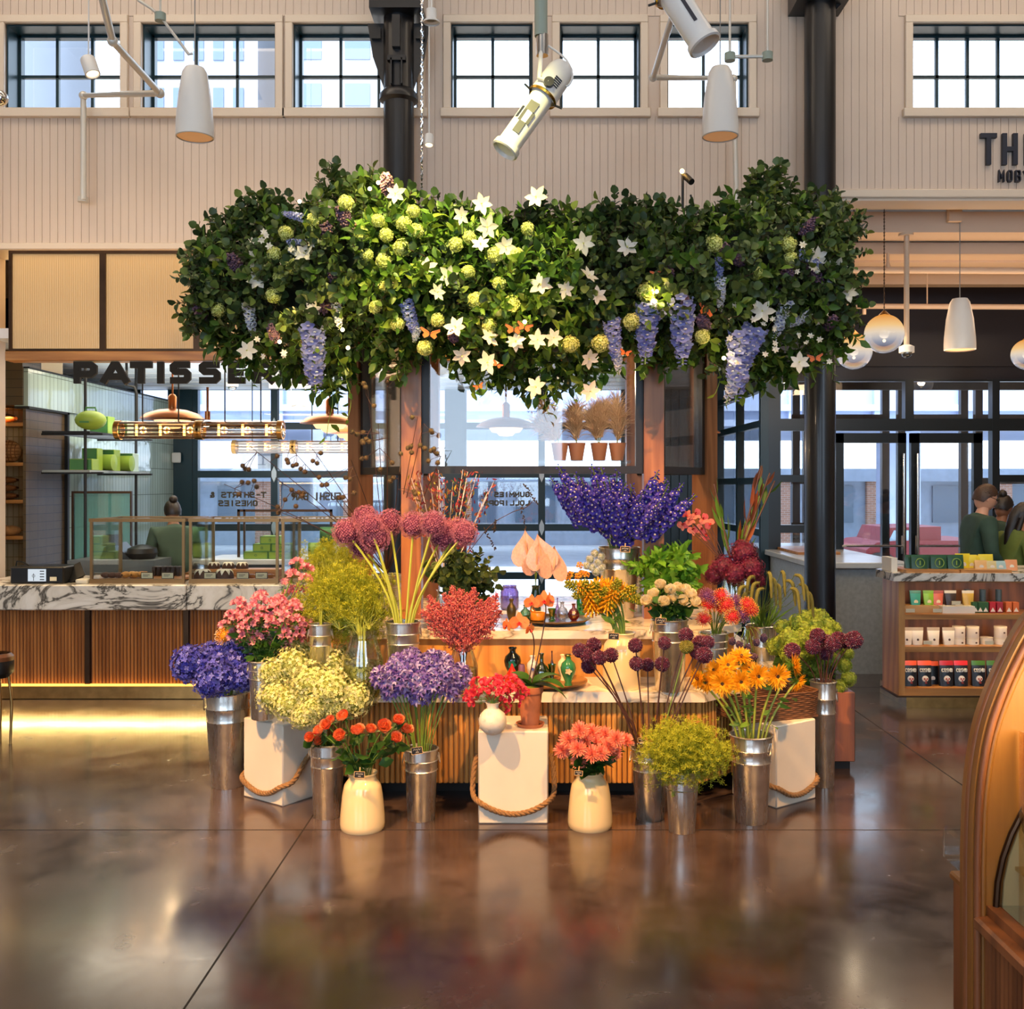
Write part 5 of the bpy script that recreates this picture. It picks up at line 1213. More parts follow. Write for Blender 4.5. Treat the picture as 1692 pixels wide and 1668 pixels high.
# --- roses
v4 = bucket(541, 1354, 1228, 58, 44, 'tin bucket behind the left cream vase, under the coral roses')
v5 = milkcan(599, 1378, 1276, 74, 'cream glazed milk can vase of coral roses, left of the centre pedestal')
rz_ = [(513, 1219, .030), (530, 1210, .033), (540, 1199, .03), (548, 1192, .026), (568, 1186, .034), (563, 1217, .034), (591, 1210, .036), (613, 1208, .03), (634, 1203, .038), (658, 1193, .033), (672, 1208, .032), (654, 1221, .032), (528, 1225, .03)]
bouquet(v5, 'coral_rose', [(x, y, 4.72 + .06 * math.sin(i * 2.1), r * 1.95) for i, (x, y, r) in enumerate(rz_) if i not in (0, 12)], 'coral orange rose in the cream vase left of the centre pedestal', 'flower', 'coral roses in the cream vase', sr=.0026, up=.6, cam=.6, leaves=(LFbz, M_leafd), nl=5)
bouquet(v4, 'coral_rose', [(rz_[0][0], rz_[0][1], 4.78, .055), (rz_[12][0], rz_[12][1], 4.8, .055)], 'coral orange rose at the left edge above the tin bucket', 'flower', 'coral roses at the left edge', sr=.0026, cam=.6, leaves=(LFbz, M_leafd), nl=5)
# --- agapanthus
v6 = bucket(696, 1358, 1237, 56, 44, 'tin bucket of violet agapanthus between the cream vase and the centre pedestal')
bouquet(v6, 'agapanthus', mass(693, 1120, 66, 34, 22, 4.98, .12, .074, 5), 'round violet agapanthus head above the tin bucket left of the centre pedestal', 'flower', 'violet agapanthus', sr=.003, up=.9)
# --- centre pedestal: bud vase and potted orchid
zc_ = bc[2]
Yv = DY(1214, zc_); c = Vector((PX(814, Yv), Yv, zc_)); t = thing('embossed_vase', 'small round white embossed vase on the centre pedestal', 'vase', tuple(c)); M_bisq = mat('white_bisque', 'e4dccb', .6)
obj('body', G().ball(c + Vector((0, 0, .062)), .065, 24, 14), M_bisq, t); obj('neck', G().lathe([(.03, .115), (.026, .13), (.034, .15), (.03, .15)], c, 20), M_bisq, t)
g = G(); fl5 = G(); ring(fl5, pet(.5, .4, .2, 0, .1, 1), 5, .1); Ms = [np.array(rotm(d, 0, .02, c + Vector((0, 0, .062)) + d * .066)) for d in fib(40) if abs(d.z) < .8]; g.inst(fl5.temp(), Ms); obj('relief_flowers', g, M_bisq, t)
bouquet((c, .025, .14), 'sweet_pea', mass(820, 1148, 45, 22, 26, 4.85, .09, .042, 7), 'ruffled bright pink sweet pea in the small white vase on the centre pedestal', 'flower', 'pink sweet peas', sr=.0014, up=.8)
Yp = DY(1200, zc_); c = Vector((PX(876, Yp), Yp, zc_)); M_terra = mat('terracotta', 'b8704a', .8, 0, .14, 18, .3); k = Yp / F_
t = thing('orchid_pot', 'weathered terracotta pot with saucer on the centre pedestal', 'pot', tuple(c)); hp = 66 * k
obj('saucer', G().lathe([(.001, 0), (.062, 0), (.07, .016), (.064, .016), (.056, .006)], c, 28), M_terra, t)
obj('body', G().lathe([(.001, .006), (.042, .006), (.058, hp - .03), (.063, hp - .03), (.066, hp), (.058, hp), (.054, hp - .02), (.001, hp - .02)], c, 28), M_terra, t)
obj('moss', G().ball(c + Vector((0, 0, hp - .015)), .055, 16, 8, 0, (1, 1, .45)), M_soil, t)
t = thing('potted_orchid', 'orange moth orchid with two arching stems in the terracotta pot', 'plant', tuple(c + Vector((0, 0, hp + .01))))
for pts in ([(873, 1130, 0), (882, 1080, 0), (881, 1052, -.02), (874, 1040, -.04), (862, 1034, -.06)], [(878, 1130, 0), (888, 1090, .01), (898, 1040, .02), (902, 1005, .02), (897, 995, 0)]):
    g = G(); g.tube(catm([P(x, y, Yp + d) for x, y, d in pts], 5), .003, 6, 0, False); obj('flower_stem', g, M_stemd, t)
for x, y, r, f in ((858, 1029, .052, (0, -1, .1)), (838, 1034, .038, (-.9, -.6, 0)), (875, 1040, .035, (.8, -.6, -.3)), (879, 996, .042, (-.3, -1, 0)), (899, 993, .052, (.1, -1, .1)), (908, 992, .04, (.8, -.5, .1))):
    put('blossom', PR['orange_orchid'][0], t, mw=Tr(P(x, y, Yp - .06) - WL[t.name]) @ Vector(f).to_track_quat('Z', 'Y').to_matrix().to_4x4() @ Sc(r))
for a, L, bend in ((.3, .17, .3), (-.5, .19, .1), (2.6, .13, .5), (3.6, .1, .5), (.0, .2, -.3)):
    g = G(); lt = pet(L, .07, .45 + bend, -1.2, .2, 6, 0, .4); g.inst(lt, [M4(Tr(c + Vector((0, 0, hp))), Rz(a), )]); obj('leaf', g, M_leafd, t)
# --- right cream vase of coral mums
v7 = milkcan(975, 1375, 1275, 74, 'cream glazed milk can vase of coral chrysanthemums, right of the centre pedestal')
mm = [(930, 1240), (958, 1207), (939, 1222), (978, 1210), (955, 1238), (958, 1258), (985, 1227), (978, 1247), (1000, 1215), (1005, 1235), (1018, 1222), (1033, 1224), (992, 1245), (968, 1225), (1014, 1243)]
bouquet(v7, 'coral_mum', [(x, y, 4.68 + .05 * math.cos(i * 2.3), .047) for i, (x, y) in enumerate(mm)], 'coral pink chrysanthemum in the cream vase right of the centre pedestal', 'flower', 'coral chrysanthemums', sr=.003, up=.5, cam=.7, leaves=(LFbz, M_leafd), nl=5)
# --- dark drumstick alliums
v8 = bucket(1074, 1357, 1236, 62, 46, 'tin bucket of dark drumstick alliums right of the cream chrysanthemum vase')
da = [(958, 1075, .034), (981, 1067, .036), (970, 1084, .032), (991, 1087, .033), (1010, 1083, .034), (973, 1101, .035), (1050, 1067, .033), (1052, 1097, .033), (1070, 1099, .031), (1094, 1098, .035), (1098, 1063, .03), (1133, 1050, .034), (1157, 1064, .038), (1170, 1062, .03), (1163, 1083, .038), (1150, 1078, .03)]
bouquet(v8, 'drum_allium', [(x, y, 4.93 + .07 * math.sin(i * 1.7), r * 1.05) for i, (x, y, r) in enumerate(da)], 'dark purple drumstick allium in the bucket beside the cream chrysanthemum vase', 'flower', 'dark alliums in the middle bucket', stem=M_stemd, sr=.0032, up=1)
bouquet(v8, 'green_allium', [(1134, 1069, 4.9, .033)], 'single olive green drumstick allium among the dark ones', 'flower', None, sr=.003, up=1)
# --- lady's mantle
v9 = bucket(1127, 1378, 1272, 56, 42, 'short tin bucket of lime green filler flowers, nearest the camera')
bouquet(v9, 'green_spray', [(x, y, Y, .2) for x, y, Y, r in mass(1135, 1222, 70, 34, 24, 4.75, .13, .2, 9)], 'airy lime green flower spray in the short tin bucket', 'flower', 'lime sprays in the short bucket', stem=M_stemy, sr=.0018, spike=True, up=1.2, cam=.1)
# --- sunflowers
v10 = bucket(1241, 1363, 1214, 70, 50, 'tall tin bucket of sunflowers before the right pedestal', rz=-.9)
sf = [(1153, 1122, .05, (-.8, -.5, 0)), (1168, 1128, .055, (-.7, -.8, -.1)), (1194, 1130, .062, (-.3, -1, 0)), (1203, 1100, .06, (-.1, -1, .5)), (1224, 1127, .06, (0, -1, 0)), (1252, 1118, .06, (.3, -1, .1)), (1284, 1118, .062, (.1, -1, 0)), (1225, 1085, .052, (.1, -.6, .7)), (1180, 1108, .05, (-.5, -.6, .4)), (1312, 1100, .062, (.9, -.25, .15)), (1318, 1128, .05, (.7, -.1, -.5)), (1237, 1105, .045, (.1, -.8, .5))]
bouquet(v10, 'sunflower', [(x, y, 4.84 + (-.05 if i in (2, 4, 5, 6) else .06), r) for i, (x, y, r, f) in enumerate(sf)], 'double golden sunflower in the tall tin bucket before the right pedestal', 'sunflower', 'sunflowers in the tall bucket', stem=M_stemy, sr=.0055, face=[f for x, y, r, f in sf], leaves=(LFz, M_leafm), nl=2)
# --- right dark alliums
v11 = bucket(1360, 1302, 1126, 42, 34, 'slim tin bucket of dark alliums, first from the right')
da = [(1351, 1051, .036), (1366, 1061, .036), (1343, 1069, .036), (1309, 1076, .038), (1364, 1080, .033), (1386, 1058, .04), (1411, 1058, .042), (1376, 1065, .036), (1398, 1060, .036)]
bouquet(v11, 'drum_allium', [(x, y, 5.42 + .08 * math.sin(i * 1.7), r * 1.12) for i, (x, y, r) in enumerate(da)], 'dark purple drumstick allium in the rightmost slim bucket', 'flower', 'dark alliums in the rightmost bucket', stem=M_stemd, sr=.0034, up=1)
# --- green balls behind (two spots)
vg = bucket(1330, 1265, 1140, 66, 50, 'tin bucket of leafy green snowball blooms behind the right pedestal')
bouquet(vg, 'snowball', mass(1335, 1062, 56, 46, 26, 5.75, .15, .05, 21) + [(1395, 1100, 5.8, .045), (1402, 1122, 5.78, .045), (1388, 1135, 5.75, .04), (1400, 1080, 5.8, .04), (1380, 1040, 5.8, .04), (1345, 1018, 5.8, .045)], 'green snowball bloom behind the rightmost dark alliums', 'flower', 'green snowballs behind the right pedestal', name='green_snowball', sr=.0028, leaves=(LFbz, M_leafm), nl=4)
for o in [o for o in bpy.data.objects if o.name.startswith('green_snowball')]:
    for c in o.children:
        if c.name.startswith('flower_head'):
            key = c.data.name + '_green'
            if key not in bpy.data.meshes: q = c.data.copy(); q.name = key; q.materials[0] = petal('viburnum_green', ['8fa83a', 'a8bf4a', '7a9632'], .6, .3)
            c.data = bpy.data.meshes[key]
# ================ lower tier
v12 = bucket(666, 1150, 1028, 56, 44, 'tin bucket of giant pink alliums on the lower marble tier', z=ZLt)
ga = [(573, 880, .078), (604, 857, .074), (611, 870, .07), (643, 864, .075), (683, 868, .075), (620, 889, .082), (599, 903, .075), (716, 866, .072), (733, 884, .088), (757, 880, .08), (768, 882, .07)]
bouquet(v12, 'giant_allium', [(x, y, 5.38 + .1 * math.sin(i * 2.4), r) for i, (x, y, r) in enumerate(ga)], 'giant round pink allium in the tin bucket on the lower tier', 'flower', 'giant pink alliums', stem=M_stemy, sr=.0062, up=1)
v13 = glassvase(765, 1148, 1062, 50, 'glass vase of red astilbe on the lower marble tier', z=ZLt)
bouquet(v13, 'astilbe', [(x, y, Y, .2) for x, y, Y, r in mass(762, 1000, 74, 34, 30, 5.3, .16, .2, 12)], 'feathery coral red astilbe plume in the glass vase on the lower tier', 'flower', 'red astilbe', stem=M_stemd, sr=.0018, spike=True, up=1.5, cam=.05)
v14 = glassvase(600, 1150, 1040, 66, 'glass vase of yellow green filler flowers on the lower tier, left end', z=ZLt)
bouquet(v14, 'green_spray', [(x, y, Y, .22) for x, y, Y, r in mass(568, 978, 64, 48, 34, 5.45, .18, .2, 13)], 'airy yellow green spray in the glass vase left of the giant alliums', 'flower', 'yellow green sprays at the left', stem=M_stemy, sr=.0018, spike=True, up=1.2, cam=.1)
v15 = bucket(529, 1150, 1032, 36, 30, 'slim tin bucket at the left end of the lower tier', z=ZLt)
bouquet(v15, 'green_spray', [(x, y, Y, .16) for x, y, Y, r in mass(548, 916, 36, 30, 14, 5.9, .1, .2, 14)], 'airy olive green spray behind the pink alliums at the left', 'flower', 'olive sprays behind the alliums', stem=M_stemy, sr=.0018, spike=True, up=1.2, cam=.1)
Yb = DY(1137, ZLt); cb = Vector((PX(1027, Yb), Yb, ZLt)); k = Yb / F_; hb_ = 92 * k
t = thing('milk_can_vase', 'cream glazed jug vase of yellow torch lilies on the lower marble tier', 'vase', tuple(cb), 'cream glazed vases')
obj('body', G().lathe([(.001, .002), (29 * k, 0), (31 * k, .015), (31.5 * k, hb_ * .3), (31 * k, hb_ * .68), (28 * k, hb_ * .8), (22 * k, hb_ * .88), (20.5 * k, hb_ * .93), (23 * k, hb_ * .985), (22 * k, hb_), (19 * k, hb_ * .97), (17 * k, hb_ * .5), (.001, hb_ * .1)], cb, 44), M_cream, t, smooth=60)
tl = [(936, 966, (-1, -.2, .25)), (950, 985, (-.9, -.5, -.3)), (966, 962, (-.3, -.3, 1)), (985, 990, (-.5, -.7, -.3)), (1000, 975, (.2, -.6, .5)), (1010, 1000, (-.1, -.9, -.3)), (1022, 960, (.4, -.2, .9)), (1030, 985, (.5, -.6, -.1)), (1045, 990, (.8, -.4, -.3)), (1060, 995, (.9, -.3, -.5)), (985, 965, (.1, -.4, .8)), (1048, 972, (.6, -.4, .4))]
bouquet((cb, 18 * k, hb_), 'torch_lily', [(x, y, 5.2, .15) for x, y, f in tl], 'yellow and orange torch lily in the cream jug vase on the lower tier', 'flower', 'yellow torch lilies', face=[f for x, y, f in tl], stem=M_stem, sr=.005, spike=True, leaves=(LFz, M_leafm), nl=1)
v16 = bucket(1106, 1146, 1024, 60, 46, 'tin bucket of cream ranunculus on the lower marble tier', z=ZLt)
rn = [(1080, 985), (1092, 970), (1098, 997), (1110, 990), (1120, 975), (1128, 995), (1140, 985), (1088, 998), (1107, 978), (1146, 996), (1120, 1004), (1132, 978), (1070, 996)]
bouquet(v16, 'cream_ranunculus', [(x, y, 5.2 + .06 * math.sin(i * 2), .072) for i, (x, y) in enumerate(rn)], 'cream ranunculus in the tin bucket on the lower tier', 'flower', 'cream ranunculus', sr=.0024, up=.6, cam=.6, leaves=(LFbz, M_leafd), nl=6)
v17 = bucket(1180, 1130, 1046, 46, 36, 'tin bucket of red pincushion flowers at the right end of the lower tier', z=ZLt)
pn = [(1163, 1024, 0), (1172, 1000, 0), (1190, 1005, 0), (1192, 985, 0), (1210, 1020, 0), (1235, 1000, 0), (1200, 1000, 0), (1180, 990, 1), (1168, 985, 1), (1213, 995, 1), (1228, 1016, 1), (1240, 1008, 0)]
for kk, nm, lb, gp in ((0, 'pincushion', 'scarlet pincushion bloom in the tin bucket right of the cream ranunculus', 'scarlet pincushions'), (1, 'mauve_pincushion', 'mauve pincushion bloom among the scarlet ones', 'mauve pincushions')):
    bouquet(v17, nm, [(x, y, 5.25 + .06 * math.sin(i), .04) for i, (x, y, q) in enumerate(pn) if q == kk], lb, 'flower', gp, sr=.003, up=.7)
v18 = bucket(1258, 1245, 1034, 50, 36, 'tall tin bucket of foxtail grass behind the sunflowers')
def foxtail(lst, vase, lab, group, m, mk=None):
    B, rt, h = vase
    for i, (x, y, Y, dx) in enumerate(lst):
        rim = B + Vector((0, 0, h)); A = P(x, y, Y); tip = P(x + dx, y + 42, Y - .02); mid = P(x + dx * .7, y + 6, Y - .02)
        t = thing('foxtail_grass', lab, 'grass', tuple(B + Vector((0, 0, .02))), group); obj('stem', G().tube(catm([B + Vector((0, 0, .02)), rim, rim.lerp(A, .6), A], 4), .0018, 5, 0, False), M_stem, t)
        pts = catm([A, mid, tip], 6); g = G(); n = len(pts); g.tube(pts, [.0085 * math.sin(PI * (.15 + .8 * k / n)) + .002 for k in range(n)], 7)
        bp = G().tube([(0, 0, 0), (0, 0, .014)], .0008, 3, 0, False).temp(); Ms = []
        for k in range(70):
            p = pts[R.randrange(n)]; Ms.append(np.array(rotm((R.gauss(0, 1), R.gauss(0, 1), R.gauss(0, 1)), 0, 1, p)))
        g.inst(bp, Ms); obj('seed_head', g, m, t)
        g = G(); g.inst(LFg, [np.array(rotm((R.gauss(0, .5), R.gauss(0, .4), 1), R.random() * 6, R.uniform(.6, 1), rim + Vector((R.gauss(0, .02), R.gauss(0, .02), -.03)))) for _ in range(3)]); obj('blade', g, M_leafm, t)['kind'] = 'stuff'
foxtail([(1232 + 7.4 * i, 955 + 14 * math.sin(i * 2.1) + abs(i - 7) * 2, 5.55 + .05 * math.sin(i), (-14 if i < 5 else 16 if i > 8 else 6)) for i in range(14)], v18, 'arching green foxtail grass head before the right black column', 'foxtail grass', mat('foxtail_olive', '6c6a2c', .8, 0, .2, 40))
# ================ upper tier
v19 = bucket(1023, 1026, 905, 68, 50, 'large tin bucket of blue delphinium on the upper marble tier', z=ZUt, rz=.0)
dl = []
q = random.Random(4)
for i in range(20): x = 925 + i * 9.5; dl.append((x + q.uniform(-6, 6), 762 + 30 * abs(math.sin(i * 1.3)) + (abs(x - 985) * .14) + (28 if 1035 < x < 1070 else 0), 5.75 + q.uniform(-.12, .12), .42 + q.uniform(-.05, .05)))
dl += [(1150, 818, 5.72, .4), (1128, 800, 5.75, .4), (1105, 800, 5.7, .38), (910, 790, 5.72, .38), (940, 820, 5.65, .3), (1060, 820, 5.62, .36), (1000, 800, 5.62, .36), (960, 790, 5.6, .36), (1090, 830, 5.6, .34), (1030, 805, 5.6, .4)]
bouquet(v19, 'delphinium_spike', dl, 'tall deep blue delphinium spike in the large tin bucket on the upper tier', 'flower', 'blue delphiniums', stem=M_stem, sr=.003, spike=True, up=2.6, cam=.04)
def leafy(vase, lst, tpl, mats, lab, group, name='leafy_branch', sr=.0025, cat='foliage branch', nk=4, s=1.):
    B, rt, h = vase
    for i, (x, y, Y) in enumerate(lst):
        rim = B + Vector((0, 0, h)); H = P(x, y, Y); S = B + Vector((0, 0, .02)); t = thing(name, lab, cat, tuple(S), group); obj('stem', G().tube(catm([S, rim, rim.lerp(H, .5) + Vector((0, 0, .02)), H], 4), sr, 5, 0, False), mats[1], t)
        g = G()
        for k in range(nk): g.inst(tpl[(i + k) % len(tpl)], [np.array(rotm((H - rim).normalized() + Vector([R.gauss(0, .55) for _ in range(3)]), R.random() * 6, s * R.uniform(.5, .8), rim.lerp(H, R.uniform(.35, .9))))])
        obj('leaves', g, mats, t)['kind'] = 'stuff'
vA = glassvase(762, 1025, 985, 46, 'glass vase of dark round leaves on the upper tier', z=ZUt)
leafy(vA, [(x, y, Y) for x, y, Y, r in mass(765, 950, 46, 32, 20, 5.9, .1, 1, 31)], euc, [EU, M_stem], 'branch of dark round eucalyptus leaves behind the red astilbe', 'eucalyptus behind the astilbe')
vB = bucket(1070, 1015, 945, 40, 32, 'tin bucket of bright green leafy stems on the upper tier', z=ZUt)
leafy(vB, [(x, y, Y) for x, y, Y, r in mass(1118, 945, 52, 34, 20, 5.75, .1, 1, 32)], vin, [petal('bright_leaf', ['5f9a2a', '79b13a', '4a8424'], .4, .35), M_stem], 'bright green leafy stem before the right kiosk posts', 'bright green leafy stems')
# anthuriums, tall leaves, burgundy, orchids
vC = glassvase(885, 1015, 968, 18, 'slim dark green glass vase of blush anthuriums on the upper tier', z=ZUt, m=mat('dark_green_glass', '10281c', .08, 0, coat=.6), water=False, group=None)
for x, y, r, f in ((871, 911, .1, (-.2, -1, .1)), (894, 917, .1, (.1, -1, .1)), (888, 930, .095, (-.3, -1, -.1)), (914, 935, .1, (.5, -.8, .25))):
    H = P(x, y, 5.85 - (.06 if y > 915 else 0)); B, rt, h = vC; S = B + Vector((0, 0, .02)); t = thing('anthurium', 'blush pink anthurium with a heart shaped bloom above the glass vases', 'flower', tuple(S), 'blush anthuriums'); stemmesh(S, B + Vector((0, 0, h)), H, .003, M_stem, 'stem', t)
    put('flower_head', PR['anthurium'][0], t, mw=Tr(H - S) @ Vector(f).to_track_quat('Z', 'Y').to_matrix().to_4x4() @ Rz(PI + R.uniform(-.3, .3)) @ Sc(r, r * 1.25, r))
vD = glassvase(1212, 1030, 950, 50, 'glass vase of burgundy blooms at the right end of the upper tier', z=ZUt)
bb = reg('burgundy_bloom', cover(G().ball((0, 0, 0), .8, 12, 8), T4, 300, .82, 1.05, .22, tw=.2), [BU])
bouquet(vD, 'burgundy_bloom', [(1228, 915, 5.8, .085), (1196, 938, 5.78, .075), (1240, 940, 5.75, .08), (1180, 950, 5.8, .06), (1215, 948, 5.7, .07), (1252, 960, 5.8, .05)], 'round burgundy bloom before the leafy stems at the right of the kiosk', 'flower', 'burgundy blooms', sr=.004)
bouquet(vD, 'rose_orchid', [(x, y, 5.9, .036) for x, y in ((1128, 868), (1140, 860), (1150, 850), (1163, 858), (1172, 866), (1158, 875), (1165, 885), (1145, 876), (1135, 852))], 'rose orange orchid blossom before the right outer kiosk post', 'orchid', 'rose orchids', stem=M_stemd, sr=.0022, face=(0, -1, .15))
for i, (x, y, bx_) in enumerate(((1272, 782, 1195), (1262, 800, 1200), (1280, 795, 1205), (1250, 830, 1200), (1180, 800, 1185), (1188, 850, 1186), (1258, 770, 1200), (1235, 860, 1205))):
    B, rt, h = vD; rim = B + Vector((0, 0, h)); H = P(x, y, 5.95); S = B + Vector((0, 0, .02)); t = thing('gladiolus_stem', 'tall pointed green and brown leafed stem right of the kiosk', 'flower', tuple(S), 'tall pointed stems'); obj('stem', G().tube(catm([S, rim, rim.lerp(H, .5), H], 5), .005, 6, 0, False), M_stem if i % 2 else M_stemd, t)
    g = G(); n = 6
    for k in range(n):
        u = .2 + .8 * k / n; p = rim.lerp(H, u); g.inst(pl(pet(.2 * (1.1 - u * .6), .03, .15, -.2, .3, 3, 1)), [np.array(rotm((H - rim).normalized() + Vector([R.gauss(0, .18) for _ in range(3)]), R.random() * 6, 1, p))])
    obj('bud_leaf', g, M_leafm if i % 3 else petal('bronze_leaf', ['6a3424', '8a4a2c', '4a2a1e'], .5, .2), t)['kind'] = 'stuff'
# small hanging pepper berries under the pincushions
vE = glassvase(1235, 1115, 1052, 30, 'little glass vase of pink tinged buds behind the sunflowers', z=ZLt - .0)
bouquet(vE, 'lilac', [(x, y, 5.3, .035) for x, y in ((1210, 1060), (1222, 1066), (1235, 1072), (1250, 1062), (1262, 1055), (1245, 1085), (1228, 1084))], 'dusky pink bud cluster behind the sunflowers', 'flower', 'dusky bud clusters', sr=.0018)
# seed ball branches, red wispy branches
ball = G(); ball.ball((0, 0, 0), .8, 8, 6); cover(ball, G().tube([(0, 0, -.1), (0, 0, .25)], .05, 3, 0, False).temp(), 60, .75, .85, 1.0); BT = ball.temp()
vF = bucket(640, 1020, 950, 50, 42, 'tin bucket of seed ball branches behind the giant alliums', z=ZUt)
br_ = [((370, 800), [(400, 797), (395, 817), (420, 795), (424, 805), (410, 798)]), ((410, 735), [(405, 775), (401, 770), (411, 776), (458, 754)]), ((480, 740), [(476, 765), (484, 770), (497, 775), (504, 780), (490, 768), (474, 760)]), ((515, 740), [(517, 762), (524, 766), (530, 749)]), ((455, 790), [(471, 826), (482, 810), (485, 818), (494, 814), (501, 815), (499, 820)]), ((460, 845), [(459, 838), (460, 848), (489, 837), (471, 826)]), ((580, 760), [(571, 790), (578, 792), (532, 802), (540, 801), (527, 789)]),
       ((609, 660), [(601, 634), (604, 640), (618, 671), (605, 726), (600, 732)]), ((640, 640), [(640, 631), (652, 626), (598, 729), (610, 730)]), ((625, 700), [(600, 715), (605, 757), (598, 758), (628, 776), (648, 765), (582, 714), (590, 718)]), ((690, 690), [(681, 690), (679, 738), (674, 741), (680, 748)]), ((700, 700), [(694, 736), (702, 741), (714, 715), (712, 712)]), ((735, 740), [(717, 742), (722, 750), (712, 745), (708, 762), (724, 765)]), ((660, 780), [(645, 795), (650, 790), (686, 817), (684, 812), (662, 750)]), ((560, 820), [(561, 823), (585, 815), (567, 822)])]
for i, ((x, y), bl_) in enumerate(br_):
    B, rt, h = vF; rim = B + Vector((0, 0, h)); Y0 = 5.85; H = P(x, y, Y0); S = B + Vector((0, 0, .02)); t = thing('seed_ball_branch', 'bare brown branch with spiky seed balls reaching ' + ('left over the pastry counter' if x < 590 else 'up before the left kiosk posts'), 'branch', tuple(S), 'seed ball branches ' + ('over the counter' if x < 590 else 'before the posts'))
    main = catm([S, rim, rim.lerp(H, .45) + Vector((0, 0, -.02 if x > 590 else .05)), H], 6); g = G(); g.tube(main, [.0045 - .003 * k / len(main) for k in range(len(main))], 5, 0, False); b2 = G()
    for (a, b) in bl_:
        p = P(a, b, Y0 + R.uniform(-.05, .05)); near = min(main[8:], key=lambda q_: (q_ - p).length); g.tube([near, near.lerp(p, .5) + Vector((R.gauss(0, .006), 0, R.gauss(0, .006))), p], .0018, 4, 0, False); b2.inst(BT, [M4(Tr(p), Sc(.0165))])
    obj('twig', g, M_stemd, t); obj('seed_ball', b2, M_berry, t)['kind'] = 'stuff'
vG = glassvase(735, 1025, 975, 36, 'glass vase of wispy red branches on the upper tier', z=ZUt)
wis = petal('wispy_red', ['8c2a34', 'a83a3c', '6a2030', 'b06a3a', '5a6a2a', 'c8a03a'], .6, .2)
for i in range(16):
    B, rt, h = vG; rim = B + Vector((0, 0, h)); x = 680 + 8.5 * i + 9 * math.sin(i * 5.1); y = 790 + 14 * math.sin(i * 1.9) + (10 if i > 13 else 0); H = P(x, y, 5.95 + .05 * math.sin(i)); S = B + Vector((0, 0, .02)); t = thing('red_branch', 'wispy red and green twig behind the giant alliums', 'branch', tuple(S), 'wispy red twigs')
    obj('stem', G().tube(catm([S, rim, rim.lerp(H, .5), H], 4), .002, 5, 0, False), petal('twig_red', ['7a2a30'], .6, 0), t); g = G()
    g.inst(pl(leaf_t(.03, .01, 1)), [np.array(rotm((H - rim).normalized() + Vector([R.gauss(0, .6) for _ in range(3)]), R.random() * 6, R.uniform(.5, 1.2), rim.lerp(H, R.uniform(.35, 1)) + Vector([R.gauss(0, .02) for _ in range(3)]))) for _ in range(60)]); obj('leaf', g, wis, t)['kind'] = 'stuff'
# arching dark twig beside the window
t = thing('arching_twig', 'thin arching twig with dark seed tassels before the kiosk window', 'branch', tuple(vG[0] + Vector((0, 0, .03)))); S = WL[t.name]
obj('stem', G().tube(catm([S, vG[0] + Vector((0, 0, vG[2])), P(800, 880, 5.9), P(840, 850, 5.9), P(870, 838, 5.9), P(885, 822, 5.9)], 5), .0022, 5, 0, False), M_stemd, t)
for (x0, y0, x1, y1) in ((865, 800, 890, 835), (862, 835, 870, 890), (800, 875, 820, 910), (818, 860, 816, 880)):
    g = G(); A, B_ = P(x0, y0, 5.88), P(x1, y1, 5.88)
    for k in range(26): g.ball(A.lerp(B_, k / 26) + Vector([R.gauss(0, .004) for _ in range(3)]), .0048, 5, 4)
    obj('tassel', g, mat('dark_seed', '33261c', .7), t)['kind'] = 'stuff'
# small orange bells and white tufts by the delphinium bucket
vH = glassvase(960, 1018, 975, 15, 'narrow green glass bud vase near the torch lilies', z=ZUt, m=glass('green_vase_glass', '3fae6a', .15, .03), water=False, group=None)
bouquet(vH, 'alstroemeria', [(x, y, 5.85, .026) for x, y in ((943, 950), (955, 953), (962, 948), (938, 958), (958, 935), (968, 950))], 'small orange bell flower in the green bud vase', 'flower', 'orange bells', name='orange_bell', sr=.0014)
for o in [o for o in bpy.data.objects if o.name.startswith('orange_bell')]:
    for c_ in o.children:
        if c_.name.startswith('flower_head'):
            if 'bell_mesh' not in bpy.data.meshes: q = c_.data.copy(); q.name = 'bell_mesh'; q.materials[0] = petal('bell_orange', ['f0a030', 'f4b848'], .5, .3)
            c_.data = bpy.data.meshes['bell_mesh']
vI = glassvase(985, 1012, 968, 26, 'glass vase of white tufted flowers left of the delphinium bucket', z=ZUt)
bouquet(vI, 'snowball', [(x, y, 5.95, .026) for x, y in ((975, 925), (983, 915), (988, 930), (978, 938), (993, 920), (985, 945), (970, 935), (994, 938))], 'small white tufted flower left of the delphinium bucket', 'flower', 'white tufts', name='white_tuft', sr=.0014)
for o in [o for o in bpy.data.objects if o.name.startswith('white_tuft')]:
    for c_ in o.children:
        if c_.name.startswith('flower_head'):
            if 'tuft_mesh' not in bpy.data.meshes: q = c_.data.copy(); q.name = 'tuft_mesh'; q.materials[0] = petal('tuft_white', ['c8d4e0', 'e4e8ee', 'a8b8cc'], .6, .3)
            c_.data = bpy.data.meshes['tuft_mesh']
